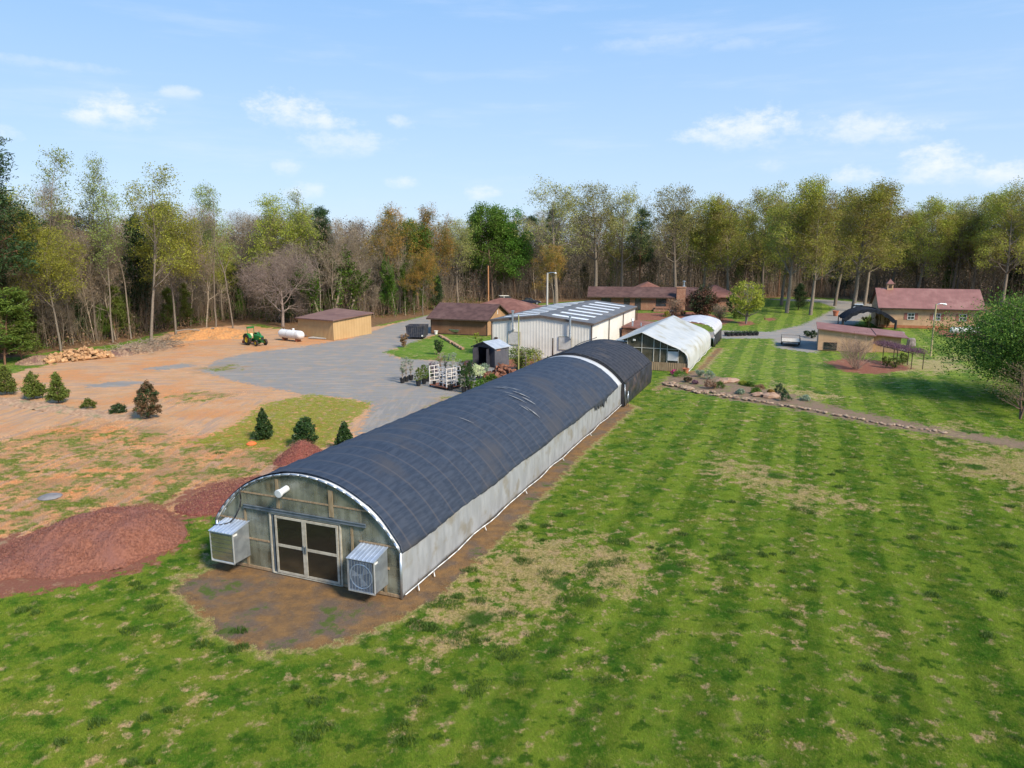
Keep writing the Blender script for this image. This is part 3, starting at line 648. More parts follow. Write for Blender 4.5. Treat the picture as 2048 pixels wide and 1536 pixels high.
v, f = brush(2300, -140, 2200, 1, 40, 6, 15); scatter('sapling_thicket', mat('sapling_twig', (.16, .13, .095), (.28, .23, .175), .95, ns=2), (v, f, {}), 'thin grey saplings crowding the wood')
def clumps(n_, px0, px1, o0, o1, z0, z1, per, sig, size, zp=1):
    Q = []
    for i in range(n_):
        px = rg.uniform(px0, px1); e = G(px, lerp(EDGE, px)); d = Vector((e.x, e.y, 0)).normalized(); p = e + d * rg.uniform(o0, o1)
        Q.append(np.array([p.x, p.y, rg.uniform(z0, z1)]) + rg.normal(size=(per, 3)) * [sig, sig, sig * .6])
    Q = np.concatenate(Q); Q[:, 2] = np.maximum(Q[:, 2], .02); return leaves(rg, Q, size)
scatter('undergrowth', LF_BRN, clumps(620, -140, 2200, 0, 22, .0, 1.2, 26, .8, .26), 'dry brown undergrowth beneath the trees')
scatter('green_undergrowth', LF_IVY, clumps(240, -100, 1000, 0, 12, .0, 1.6, 34, .7, .24), 'low green undergrowth at the edge of the wood')
MIDL = leafmat('leaf_midstory', (.20, .19, .04), (.36, .33, .07), .35, cc=(.20, .15, .075))
scatter('midstory_foliage', MIDL, clumps(2100, -140, 2250, 3, 40, 1.5, 15, 46, 1.1, .24), 'thin olive and brown leafage filling the middle height of the wood')
MIDT = leafmat('twig_midstory', (.25, .20, .14), (.38, .31, .22), .3, cc=(.14, .10, .075))
scatter('twig_haze', MIDT, clumps(1700, -140, 2250, 3, 36, 3, 17, 60, 1.3, .34), 'mesh of bare grey twigs filling the wood')
# the far-off depth of the wood
LF_FAR = leafmat('leaf_far', (.14, .12, .065), (.23, .20, .09), .1, cc=(.035, .05, .02))
scatter('far_wood', LF_FAR, clumps(1500, -300, 2400, 44, 75, .5, 14.5, 70, 1.6, .8), 'depth of the wood far behind the first trees')
# ------------------------------------------------------------------ buildings
def arch(t, half, wall, rise):
    """arc from the left eave (t=0) to the right eave (t=1)"""
    Rr = (half * half + rise * rise) / (2 * rise); a = math.asin(min(1, half / Rr))
    if rise > half: a = math.pi - a
    th = -a + 2 * a * t; return (Rr * math.sin(th), wall + rise - Rr + Rr * math.cos(th))
def ribbed(mb, p0, p1, z0, z1a, z1b=None, pitch=.35, depth=.014, out=(0, -1)):
    """vertical ribbed sheet metal from p0 to p1 (2D), its top going from z1a to z1b"""
    z1b = z1a if z1b is None else z1b; p0, p1 = Vector(p0), Vector(p1); L_ = (p1 - p0).length; n_ = max(2, int(L_ / pitch)); o = Vector(out)
    prof = []
    for i in range(n_):
        for f, d in ((0, 0), (.62, 0), (.70, 1), (.92, 1)): prof.append(((i + f) / n_, d))
    prof.append((1, 0)); vs = []
    for t, d in prof:
        q = p0 + (p1 - p0) * t + o * d * depth; vs += [(q.x, q.y, z0), (q.x, q.y, z1a + (z1b - z1a) * t)]
    mb.add(vs, [(2 * i, 2 * i + 2, 2 * i + 3, 2 * i + 1) for i in range(len(prof) - 1)]); return mb
GALV = mat('galvanised', (.38, .42, .47), (.52, .57, .62), .34, .75, ns=2.5, bump=.1, bs=6)
STEEL = mat('blue_grey_steel', (.10, .13, .16), (.17, .20, .23), .5, .4, ns=3)
BLACKP = mat('black_plastic', (.012, .012, .014), (.03, .03, .033), .5, ns=8, spec=.4)
WHITEP = mat('white_plastic', (.62, .62, .60), (.78, .78, .76), .55, ns=5)
WOODP = mat('weathered_wood', (.22, .15, .09), (.34, .25, .16), .9, ns=3, stretch=(8, 8, .6))
WOODD = mat('dark_brown_wood', (.05, .032, .025), (.085, .055, .04), .85, ns=4)
FRAME = mat('door_frame_tan', (.33, .30, .24), (.44, .41, .34), .7, ns=6)
POLY = mat('white_film', (.50, .52, .54), (.59, .61, .63), .42, ns=1.6, stretch=(1, 1.6, .5), bump=.45, bs=4, transl=.5, c3=(.45, .43, .38), n3=.9, bd=.03)
POLYW = mat('clean_white_film', (.58, .60, .63), (.68, .69, .71), .38, ns=.8, transl=.2, bump=.1, bs=6)
SHADE = mat('shade_cloth', (.024, .032, .050), (.038, .048, .070), .62, ns=1.6, stretch=(5, .5, 5), bump=.18, bs=14, spec=.32, c3=(.046, .048, .058), n3=.38, stripe=(1, 1.241, .09, (.105, .09, .085), .4))
SHADE2 = mat('shade_cloth_dark', (.020, .021, .027), (.034, .035, .043), .65, ns=1.6, stretch=(5, .5, 5), bump=.5, bs=12, spec=.3, c3=(.060, .052, .050), n3=.45, stripe=(1, .96, .10, (.075, .062, .055), .5))
PANEL = mat('clouded_panel', (.33, .34, .28), (.22, .225, .17), .28, ns=1.0, stretch=(1, 1, .7), alpha='streak', c3=(.24, .22, .16), n3=.5, spec=.5)
PANEL2 = mat('netting_dark', (.17, .15, .11), (.10, .09, .06), .6, ns=1.5, alpha=.55)
GLASS = mat('dirty_pane', (.05, .045, .035), None, .1, alpha=.30, spec=.5)
BROOF = mat('brown_shingle', (.075, .040, .036), (.115, .062, .054), .9, ns=1.3, bump=.5, bs=14, c3=(.14, .080, .070), n3=.35, stripe=(2, .09, .02, (.06, .03, .03), .5))
RROOF = mat('reddish_shingle', (.155, .066, .050), (.21, .093, .070), .9, ns=1.3, bump=.5, bs=14, c3=(.24, .12, .09), n3=.35)
BRICK = mat('brown_brick', (.23, .10, .06), (.32, .16, .10), .92, ns=7, bump=.5, bs=9, c3=(.36, .20, .13), n3=1.4, stripe=(2, .10, .018, (.36, .29, .23), .5))
TANM = mat('tan_metal', (.47, .31, .15), (.50, .335, .165), .55, ns=1, c3=(.45, .295, .14), n3=.4, stretch=(1, 1, .5), stripe=(0, .27, .05, (.36, .23, .10), .55))
CREAM = mat('cream_metal', (.64, .61, .55), (.69, .66, .60), .5, ns=.7, c3=(.59, .56, .49), n3=.3)
STUCCO = mat('tan_stucco', (.48, .30, .18), (.54, .345, .21), .92, ns=1.2, bump=.3, bs=18, c3=(.40, .25, .15), n3=.5)
PINKR = mat('red_metal_roof', (.21, .098, .082), (.26, .125, .105), .5, ns=.8, c3=(.29, .15, .125), n3=.4, stripe=(0, .45, .05, (.27, .10, .095), .6))
GREYR = mat('grey_metal_roof', (.125, .12, .118), (.17, .16, .155), .5, .2, ns=.8, c3=(.21, .19, .175), n3=.35, stripe=(1, .40, .05, (.09, .085, .085), .5))
SKYL = mat('skylight_panel', (.70, .74, .80), (.82, .85, .88), .3, ns=3)
WIN = mat('window_glass', (.025, .03, .035), (.05, .06, .07), .12, ns=2, spec=.8)
REDM = mat('red_shutter', (.26, .10, .08), (.32, .13, .10), .8, ns=5)
CONC = mat('concrete', (.36, .34, .31), (.45, .43, .40), .9, ns=3)
TERRA = mat('terracotta', (.38, .12, .06), (.46, .17, .09), .8, ns=5)

# ---- the long greenhouse
U = Vector((math.cos(R(-21.8)), math.sin(R(-21.8)), 0)); GR = R(-21.8)
p0, p1 = G(439, 1120), G(808, 1193); org = (p0 + p1) / 2; org.z = -.06
gh = thing('greenhouse', 'long arched greenhouse with a dark blue-grey shade cloth over white plastic side walls', 'greenhouse', org, GR)
HW, LN, WL = 4.48, 36.0, 1.9
def rise(y): return 2.52 - .38 * y / LN
def cover_pt(t, y, off, sag=0): 
    x, z = arch(t, HW, WL, rise(y)); cx, cz = 0, WL - 1.2; d = Vector((x - cx, 0, z - cz)).normalized()
    ph = (y / 1.241) % 1.0; s_ = sag * (1 - (2 * ph - 1) ** 2)
    return Vector((x + d.x * (off - s_), y, z + d.z * (off - s_)))
rr = random.Random(3)
rag = [rr.uniform(-1, 1) for _ in range(200)]
def edge_z(y):      # how far the shade cloth hangs below the right eave
    b = .06 + .05 * math.sin(y * .9) + .10 * (y / 28)
    if 27.5 < y < 31.0: b = .45 + .22 * rag[int(y * 5) % 200] + (.2 if 29.7 < y < 30.4 else 0)
    elif y >= 31.0: b = .20 - .05 * (y - 31)
    return b + .02 * rag[int(y * 3) % 200]
mb = MB(); ny_ = 290
def cov(u, v):
    y0 = -.06 + (.05 * math.sin(u * 26) * math.sin(u * 9) + .13 if u > .42 else 0) * (1 if u < .94 else .2) ; y1 = 34.75; y = y0 + (y1 - y0) * v
    if u < .06: q = cover_pt(0, y, .05); return (q.x - .03, y, q.z - .45 * (1 - u / .06))
    if u > .955:
        q = cover_pt(1, y, .05); k = (u - .955) / .045; return (q.x + .03 + .02 * rag[int(y * 4) % 200], y, q.z - edge_z(y) * k)
    t = (u - .06) / .895; q = cover_pt(t, y, .11, .065)
    for seam in (.30, .62, .80):      # folds over the purlins
        q.z += .035 * math.exp(-((t - seam - .004 * math.sin(y)) / .006) ** 2)
    q.z += .012 * math.sin(y * 2.3 + t * 9) * math.sin(t * 31) + .006 * math.sin(y * 5.1 + t * 23) * math.sin(t * 57 + y * .7)
    return tuple(q)
mb.grid(cov, 90, ny_); cover = mb.build('shade_cloth', SHADE, gh, smooth=True, solid=.012, fix=False)
mb = MB(); mb.grid(lambda u, v: tuple(cover_pt(u, -.10 + (LN + .1) * v, .0 + (.07 if v > .962 else 0), .02)), 48, 120); mb.build('plastic_film', POLYW, gh, smooth=True, solid=.01, fix=False)
for sx in (-1, 1):
    mb = MB()
    def side(u, v, sx=sx):
        y = LN * u; z = .05 + (WL - .05) * v; d = .05 * math.sin(math.pi * v) * abs(math.sin(math.pi * y / 1.241)) + .015 * math.sin(y * 3 + v * 7)
        return (sx * (HW + d), y, z)
    mb.grid(side, 240, 10); mb.build('side_wall', POLY, gh, smooth=True, solid=.01, fix=False)
    mb = MB(); ys = [LN * i / 40 for i in range(41)]
    pts = [(sx * (HW + .13 + .03 * math.sin(y * 1.7)), y, .14 + .04 * math.sin(y * 1.1 + sx)) for y in ys]; mb.path(pts, .024, 6)
    for y in (1.0, 2.3, 7.5, 13, 19.6, 26): mb.tube((sx * (HW + .13), y, .14), (sx * (HW + .34), y - .3, .06), .02, n=6)
    mb.build('roll_up_pipe', WHITEP, gh, smooth=True)
mb = MB()
for i in range(30):
    y = .02 + i * 1.241; pts = [(-HW + .03, y, 0)] + [(lambda q: (q[0] * .985, y, q[1] - .04))(arch(t / 14, HW, WL, rise(y))) for t in range(15)] + [(HW - .03, y, 0)]; mb.path(pts, .03, 6)
for fx in (.3, .5, .62, .8): mb.path([tuple(Vector(cover_pt(fx, y, -.09))) for y in range(0, 36, 5)], .025, 6)
mb.build('hoop_frame', GALV, gh, smooth=True)
def endwall(y, hole=None, n_=40):
    """arched end panel split into columns, with a doorway"""
    m = MB(); xs = sorted(set([-HW + 2 * HW * i / n_ for i in range(n_ + 1)] + ([hole[0], hole[1]] if hole else [])))
    def top(x):
        rs = rise(y); Rr = (HW * HW + rs * rs) / (2 * rs); return WL + rs - Rr + math.sqrt(max(0, Rr * Rr - x * x)) - .02
    for a_, b_ in zip(xs, xs[1:]):
        zb = hole[2] if hole and a_ >= hole[0] - 1e-6 and b_ <= hole[1] + 1e-6 else .02
        m.add([(a_, y, zb), (b_, y, zb), (b_, y, max(zb, top(b_))), (a_, y, max(zb, top(a_)))], [(0, 1, 2, 3)])
    return m, top
DX0, DX1, DZ = -1.60, 1.72, 2.58
m_, topf = endwall(0, (DX0, DX1, DZ)); m_.build('end_wall', PANEL, gh, solid=.012, fix=False)
m_, _ = endwall(LN - .03); m_.build('back_wall', POLYW, gh, solid=.01, fix=False)
mb = MB()
for x in (-4.25, -3.0, DX0 - .12, DX1 + .12, 2.62, 3.72): mb.box(x - .06, x + .06, .03, .12, 0, topf(x) - .05)
for x in (-1.15, .62, 1.55): mb.box(x - .05, x + .05, .03, .11, 2.84, topf(x) - .05)
mb.box(-3.3, 3.1, -.02, -.004, 3.30, 3.37); mb.box(-4.3, -2.9, -.02, -.004, 2.06, 2.13); mb.box(2.6, 4.35, -.02, -.004, 2.02, 2.10)
mb.box(-4.4, DX0 - .2, .035, .085, 1.10, 1.19); mb.box(DX1 + .2, 4.4, .035, .085, 1.10, 1.19)
mb.box(-4.45, DX0 - .1, -.03, .09, .0, .12); mb.box(DX1 + .1, 4.45, -.03, .09, .0, .12)
mb.box(2.06, 3.96, -.03, -.003, 1.09, 1.18); mb.box(-2.9, DX0 - .16, -.03, -.003, 1.28, 1.36)
mb.build('end_framing', WOODP, gh, bevel=.006)
mb = MB()
for x in (-2.95, 2.3, 3.75): mb.box(x - .05, x + .05, -.035, -.004, .14, 2.60 if x < 3 else 2.0)
mb.box(1.28, 1.48, -.034, -.004, 2.86, 3.95); mb.box(-1.28, -1.14, -.034, -.004, 2.86, 4.10)
mb.build('batten', mat('amber_batten', (.22, .16, .09), (.30, .235, .15), .8, ns=3, stretch=(6, 6, .8)), gh)
mb = MB(); mb.box(-2.95, 3.0, -.12, -.04, 2.68, 2.72); mb.box(-2.95, 3.0, -.10, -.04, 2.72, 2.80); mb.box(-2.95, 3.0, -.13, -.04, 2.80, 2.83)
mb.build('door_track', STEEL, gh, bevel=.006)
mb = MB(); mb.path([(*(lambda q: (q[0], -.10, q[1] + .01))(arch(t / 24, HW + .02, WL, rise(0)) ),) for t in range(25)], .035, 8); mb.tube((HW, -.05, 0), (HW, -.05, WL), .05); mb.tube((-HW, -.05, 0), (-HW, -.05, WL), .05)
mb.build('end_arch', GALV, gh, smooth=True)
# doors: a fixed frame and two leaves, each with a mid rail and two panes
mb = MB(); mb.box(DX0 - .08, DX0, -.06, .06, 0, DZ + .08); mb.box(DX1, DX1 + .08, -.06, .06, 0, DZ + .08); mb.box(DX0, DX1, -.06, .06, DZ, DZ + .08); mb.box(DX0, DX1, -.08, .06, 0, .05)
mb.build('door_frame', FRAME, gh, bevel=.008)
xm = (DX0 + DX1) / 2
for x0, x1 in ((DX0 + .22, xm - .005), (xm + .005, DX1 - .03)):
    m1 = MB(); yy = -.05
    for a_, b_ in ((x0, x0 + .10), (x1 - .10, x1)): m1.box(a_, b_, yy - .04, yy, .08, DZ - .02)
    for a_, b_ in ((.08, .18), (1.24, 1.36), (DZ - .12, DZ - .02)): m1.box(x0 + .10, x1 - .10, yy - .038, yy - .002, a_, b_)
    lf = m1.build('door_leaf', FRAME, gh, bevel=.006)
    for a_, b_ in ((.18, 1.24), (1.36, DZ - .12)):
        MB().box(x0 + .10, x1 - .10, yy - .022, yy - .016, a_, b_).build('pane', GLASS, lf)
    MB().box(x1 - .07 if x0 < 0 else x0 + .03, x1 - .03 if x0 < 0 else x0 + .07, yy - .09, yy - .04, 1.15, 1.45).build('handle', STEEL, lf, bevel=.01)
mb = MB(); mb.box(DX0 + .02, DX0 + .12, -.03, .05, .05, DZ); mb.build('door_jamb', STEEL, gh)
# the two fan housings on the end wall
for s_, (x0, x1) in enumerate(((-3.98, -2.80), (2.72, 3.88))):
    dz = 0 if s_ else .06; zb, zt0, zt1, dp = .50 + dz, 1.98 + dz, 1.78 + dz, .95
    poly = [(-.02, zb), (-dp, zb), (-dp, zt1), (-.02, zt0)]
    m1 = MB(); m1.prism(poly, 0, x0, x1); hb = m1.build('fan_housing', GALV, gh, bevel=.008)
    m2 = MB(); nn_ = 7
    for i in range(nn_):
        a_ = x0 - .04 + (x1 - x0 + .08) * i / nn_; b_ = x0 - .04 + (x1 - x0 + .08) * (i + 1) / nn_
        for (c0, c1, lift) in ((a_, b_ - .03, .02), (b_ - .03, b_, .05)):
            m2.add([(c0, .0, zt0 + .01), (c1, .0, zt0 + .01), (c1, -dp - .07, zt1 + .0), (c0, -dp - .07, zt1 + .0), (c0, .0, zt0 + .01 + lift), (c1, .0, zt0 + .01 + lift), (c1, -dp - .07, zt1 + lift), (c0, -dp - .07, zt1 + lift)],
                   [(0, 3, 2, 1), (4, 5, 6, 7), (0, 1, 5, 4), (2, 3, 7, 6), (1, 2, 6, 5), (0, 4, 7, 3)])
    m2.build('hood', mat('hood_metal', (.40, .47, .58), (.50, .57, .68), .4, .5, ns=2), hb)
    if s_ == 0:
        m3 = MB()
        for i in range(6):
            z0 = zb + .06 + i * .19; m3.add([(x0 + .05, -dp - .012, z0), (x1 - .05, -dp - .012, z0), (x1 - .05, -dp - .03, z0 + .185), (x0 + .05, -dp - .03, z0 + .185)], [(0, 1, 2, 3)])
        m3.build('shutter', mat('shutter_metal', (.36, .35, .27), (.46, .45, .36), .22, .8, ns=1.5, bump=.15, bs=3), hb, solid=.006)
    else:
        m3 = MB(); m3.box(x0 + .05, x1 - .05, -dp - .006, -dp - .003, zb + .05, zt1 - .05); m3.build('fan_shade_sheet', mat('fan_dark', (.035, .033, .03), (.07, .065, .055), .8, ns=4), hb)  # dark sheet standing in for the shade inside the closed housing
        m3 = MB(); k = 26
        for i in range(k + 1):
            z0 = zb + .06 + (zt1 - zb - .12) * i / k; m3.tube((x0 + .05, -dp - .05, z0), (x1 - .05, -dp - .05, z0), .006, n=4)
        for i in range(9):
            xx = x0 + .06 + (x1 - x0 - .12) * i / 8; m3.tube((xx, -dp - .055, zb + .05), (xx, -dp - .055, zt1 - .05), .008, n=4)
        m3.build('grille', GALV, hb)
        m3 = MB(); cx_, cz_ = (x0 + x1) / 2, (zb + zt1) / 2; pr = [(cx_ + .48 * math.cos(a_), -dp - .03, cz_ + .48 * math.sin(a_)) for a_ in [i * math.pi / 12 for i in range(25)]]; m3.path(pr, .022, 6)
        for i in range(3):
            a_ = 2.1 * i + .5; m3.add([(cx_, -dp - .02, cz_), (cx_ + .42 * math.cos(a_), -dp - .035, cz_ + .42 * math.sin(a_)), (cx_ + .42 * math.cos(a_ + .7), -dp - .012, cz_ + .42 * math.sin(a_ + .7))], [(0, 1, 2)])
        m3.box(cx_ - .08, cx_ + .08, -dp - .035, -dp - .01, cz_ - .08, cz_ + .08); m3.build('fan', GALV, hb)
    m4 = MB()
    for xx in (x0, x1): m4.box(xx - .02, xx + .02, -dp - .03, -dp + .01, zb - .02, zt1 + .0)
    m4.box(x0 - .02, x1 + .02, -dp - .03, -dp + .01, zb - .03, zb + .02); m4.build('edge_trim', mat('bright_trim', (.6, .62, .62), (.7, .7, .7), .3, .5), hb)
    MB().box(x1 + .001, x1 + .005, -dp + .02, -dp + .24, zt1 - .12, zt1 - .04).build('sticker', WHITEP, hb)
mb = MB(); M_ = Matrix.Translation((-.70, -.02, 3.78)) @ Matrix.Rotation(R(97), 4, 'X')
mb.lathe([(.13, 0), (.13, .42), (.16, .43), (.17, .55), (.15, .56)], 20, M_); mb.build('vent_pipe', mat('pale_pipe', (.55, .58, .60), (.66, .68, .70), .4), gh, smooth=False)
mb = MB(); q = arch(.20, HW, WL, rise(0)); pts = [(q[0], -.14, q[1] + .05), (q[0] + .05, -.17, q[1] - .4), (q[0] - .02, -.18, q[1] - .75), (q[0] - .28, -.25, 2.22), (q[0] - .48, -.34, 2.02), (q[0] - .75, -.55, 1.96), (q[0] - 1.10, -.62, 1.93)]
mb.path(pts, .030, 8); mb.build('black_hose', BLACKP, gh, smooth=True)
mb = MB()
for sx in (-1, 1):
    mb.box(sx * 3.2 - .7, sx * 3.2 + .7, 2.5, 33, .72, .76)
    for y in range(3, 33, 3): mb.box(sx * 3.2 - .6, sx * 3.2 - .5, y, y + .1, 0, .72); mb.box(sx * 3.2 + .5, sx * 3.2 + .6, y, y + .1, 0, .72)
mb.build('bench', WOODD, gh)
for i in range(12):
    M_ = Matrix.Translation((RT.uniform(-1.6, 1.6), 2.5 + i * .7, 0)); MB().lathe([(.17, 0), (.23, .40), (.25, .41), (.25, .46)], 12, M_).build('nursery_pot', BLACKP, gh)
o = MB().grid(lambda u, v: (-4.4 + 8.8 * u, .1 + 35.7 * v, -.02), 1, 1).build('dirt_floor', mat('inside_soil', (.13, .08, .045), (.22, .14, .08), .95, ns=1.5), gh)

mb = MB(); ca_, sa_ = math.cos(GR), math.sin(GR)
for px, py, wl, ww in ((1000, 779, .9, .10), (1022, 778, 1.1, .10), (1040, 783, 1.2, .13), (1055, 787, 1.0, .16), (1032, 790, 1.3, .10), (1062, 796, 1.1, .15), (1046, 797, .8, .10), (1014, 786, .7, .07), (930, 838, .8, .07), (1085, 905, .3, .25)):
    q = G(px, py, 4.15 if px < 1080 else 3.0); lx = (q.x - org.x) * ca_ + (q.y - org.y) * sa_; ly = -(q.x - org.x) * sa_ + (q.y - org.y) * ca_
    rs_ = rise(ly); Rr = (HW * HW + rs_ * rs_) / (2 * rs_); a0 = math.asin(HW / Rr); t0 = .5 + math.asin(max(-1, min(1, lx / Rr))) / (2 * a0); dt = wl / (2 * a0 * Rr)
    vs = []
    for k in range(7):
        f = k / 6; w__ = ww * math.sin(math.pi * (f * .9 + .05)) * (.7 + .6 * rr.random()) / 2
        for s__ in (-1, 1): vs.append(tuple(cover_pt(t0 + dt * (f - .5), ly + .12 * f + s__ * w__, .135)))
    MB().add(vs, [(2 * k, 2 * k + 1, 2 * k + 3, 2 * k + 2) for k in range(6)]).build('cloth_tear', mat('pale_tear', (.13, .13, .135), (.26, .255, .25), .6, ns=5), gh, solid=.004, fix=False)

# ---- the netted tunnel behind it
o2 = org + (U * .22) + Vector((-U.y, U.x, 0)) * 36.03; o2.z = -.06
g2 = thing('net_tunnel', 'shorter arched tunnel wrapped to the ground in black shade netting, behind the long greenhouse', 'greenhouse', o2, GR)
HW2, WL2, L2 = 4.55, 1.95, 11.6
mb = MB()
def c2(u, v):
    y = L2 * v; ph = (y / .96) % 1; sg = .07 * (1 - (2 * ph - 1) ** 2); x, z = arch(u, HW2, WL2, 2.3 - .2 * v); d = Vector((x, 0, z - .6)).normalized(); return (x - d.x * sg, y, z - d.z * sg + .05)
mb.grid(c2, 46, 150); mb.build('cover', SHADE2, g2, smooth=True, solid=.01, fix=False)
for sx in (-1, 1):
    mb = MB()
    def s2(u, v, sx=sx):
        y = .12 + (L2 - .12) * u; k = math.sin(math.pi * (1 - v)); bul = .10 * k * abs(math.sin(y * 1.05)) + .05 * math.sin(y * 1.3 + v * 5) * k + .04 * math.sin(y * 2.1 - v * 9) * k
        return (sx * (HW2 + .03 + bul + .16 * v * (1 - v)), y, .0 + (WL2 + .1) * v)
    mb.grid(s2, 110, 22); mb.build('side_netting', mat('netting', (.016, .017, .022), (.032, .032, .040), .55, ns=2, bump=.7, bs=5, spec=.5, c3=(.085, .058, .05), n3=.8, stretch=(1, 1, .6)), g2, smooth=True, solid=.006, fix=False)
mb = MB(); q = [(-HW2, 0)] + [arch(t / 24, HW2, WL2 + .02, 2.3) for t in range(25)] + [(HW2, 0)]; mb.prism(q, 1, .02, .03); mb.build('end_netting', SHADE2, g2)
mb = MB()
for i in range(13):
    y = .05 + i * .96; mb.path([(-HW2 + .05, y, 0)] + [(lambda q: (q[0] * .98, y, q[1] - .05))(arch(t / 12, HW2, WL2, 2.3 - .2 * y / L2)) for t in range(13)] + [(HW2 - .05, y, 0)], .028, 6)
mb.tube((HW2 + .35, .25, 0), (HW2 + .28, .2, 1.3), .025); mb.tube((HW2 + .1, .05, 0), (HW2 + .02, .0, 1.9), .03); mb.tube((HW2 + .12, .1, .1), (HW2 + .3, .2, 1.2), .02)
mb.build('hoop_frame', GALV, g2, smooth=True)
MB().path([(-1.2 + .15 * math.sin(y * .7), y, (lambda q: q[1])(arch(.37, HW2, WL2, 2.3)) + .14) for y in [L2 * i / 12 for i in range(13)]], .035, 6).build('ridge_rope', BLACKP, g2, smooth=True)
mb = MB()
for i in range(9): mb.tube((1.4 + .35 * math.sin(i * 2.1), L2 + .1 + .1 * math.cos(i * 3), 3.9 + .12 * math.sin(i * 1.3)), (1.6 + .5 * math.sin(i * 2.7 + 1), L2 - .1 - .2 * math.cos(i), 3.95 + .1 * math.cos(i)), .07, .03, 6)
mb.build('bunched_net', mat('blue_net', (.07, .11, .16), (.12, .17, .22), .8, ns=6), g2)

# ---- white film greenhouse
FR = G(1375, 744); V_ = Vector((-U.y, U.x, 0)); o3 = FR - U * 5.0; o3.z = -.05
g3 = thing('white_greenhouse', 'white film greenhouse with a pointed roof and rounded ribbed shoulders', 'greenhouse', o3, GR)
PR = [(5.0, 0), (5.0, .9), (4.98, 1.35), (4.86, 1.75), (4.6, 2.1), (4.15, 2.4), (3.4, 2.72), (2.5, 3.06), (1.5, 3.45), (.7, 3.80), (0, 4.08)]
prof = [(-x, z) for x, z in PR] + [(x, z) for x, z in PR[::-1][1:]]
L3 = 20.5; mb = MB()
def pf(u, v):
    k = u * (len(prof) - 1); i = min(int(k), len(prof) - 2); f = k - i; x = prof[i][0] * (1 - f) + prof[i + 1][0] * f; z = prof[i][1] * (1 - f) + prof[i + 1][1] * f
    y = -.35 * (1 if .2 < u < .8 else .1) * (1 - v) + L3 * v; s_ = .055 * abs(math.sin(math.pi * y / .68)) * (1 if abs(x) > 3.4 else .35); d = Vector((x, 0, z - 1)).normalized(); return (x + d.x * s_, y, max(0, z + d.z * s_))
mb.grid(pf, 60, 240); mb.build('film_cover', mat('greenhouse_film', (.54, .56, .56), (.64, .65, .64), .35, ns=1.0, transl=.2, c3=(.43, .41, .33), n3=.5, bump=.1, bs=4), g3, smooth=True, solid=.01, fix=False)
mb = MB()
xs = [-5 + .25 * i for i in range(41)]
def t3(x):
    x = abs(x)
    for (a_, za), (b_, zb_) in zip(PR[::-1], PR[::-1][1:]):
        if a_ <= x <= b_: return za + (zb_ - za) * (x - a_) / (b_ - a_ + 1e-9)
    return 1
for a_, b_ in zip(xs, xs[1:]): mb.add([(a_, .15, 0), (b_, .15, 0), (b_, .15, t3(b_) - .02), (a_, .15, t3(a_) - .02)], [(0, 1, 2, 3)])
mb.build('end_screen', PANEL2, g3, solid=.01, fix=False)
mb = MB()
for x in (-3.6, -1.6, 0, 1.3, 2.0, 2.75, 3.95): mb.box(x - .035, x + .035, .08, .14, 0, t3(x) - .03)
mb.box(-4.8, 4.8, .085, .135, 2.36, 2.42); mb.box(2.75, 3.95, .085, .135, .05, .12)
mb.path([(x, .05, t3(x)) for x in xs], .04, 6); mb.build('end_frame', mat('pale_frame', (.42, .40, .36), (.52, .50, .45), .6), g3)
MB().box(2.82, 3.90, .03, .08, 1.15, 2.15).build('door_flap', POLYW, g3, bevel=.01)
mb = MB(); ribbed(mb, (1.0, .07), (4.85, .07), .02, .92, pitch=.22, depth=.02); mb.build('plank_skirt', WOODP, g3, solid=.02, fix=False)
MB().path([(5.12 + .05 * math.sin(y), y, .12 + .05 * math.sin(y * 1.3)) for y in range(0, 21)], .03, 6).build('roll_up_pipe', WHITEP, g3, smooth=True)
MB().box(-1.0, -.7, .0, .1, 3.1, 3.3).build('work_lamp', WHITEP, g3, bevel=.03)

# ---- low hoop house with a white ribbed top and black sides
o4 = G(1428, 693) - U * 3.1; o4.z = -.05
g4 = thing('hoop_house', 'small hoop house with a white ribbed top over black netting sides', 'greenhouse', o4, GR)
HK = .88; LH = 9.0
prof4 = [(-3.1, 1.75), (-3.05, 2.5), (-2.75, 3.0), (-2.2, 3.3), (-1.2, 3.6), (0, 3.75), (1.2, 3.6), (2.2, 3.3), (2.75, 3.0), (3.05, 2.5), (3.1, 1.75)]; prof4 = [(x, z * HK) for x, z in prof4]
mb = MB()
def p4(u, v):
    k = u * 10; i = min(int(k), 9); f = k - i; x = prof4[i][0] * (1 - f) + prof4[i + 1][0] * f; z = prof4[i][1] * (1 - f) + prof4[i + 1][1] * f; y = LH * v; s_ = .07 * abs(math.sin(math.pi * y / .78)); return (x * (1 + s_ * .3), y, z + s_)
mb.grid(p4, 40, 70); mb.build('roof_film', mat('pale_lilac_film', (.42, .42, .46), (.52, .52, .56), .45, ns=1), g4, smooth=True, solid=.012, fix=False)
for sx in (-1, 1):
    mb = MB(); mb.grid(lambda u, v: (sx * (3.06 + .06 * math.sin(u * 19) * (1 - v) + .10 * (1 - v)), LH * u, 1.75 * v), 60, 4); mb.build('side_netting', SHADE2, g4, smooth=True, solid=.01, fix=False)
mb = MB()
for y in (0.03, 4.5, 8.95): mb.path([(-3.0, y, 0)] + [(x * .98, y, z - .04) for x, z in prof4] + [(3.0, y, 0)], .035, 6)
mb.build('hoop_frame', GALV, g4, smooth=True)

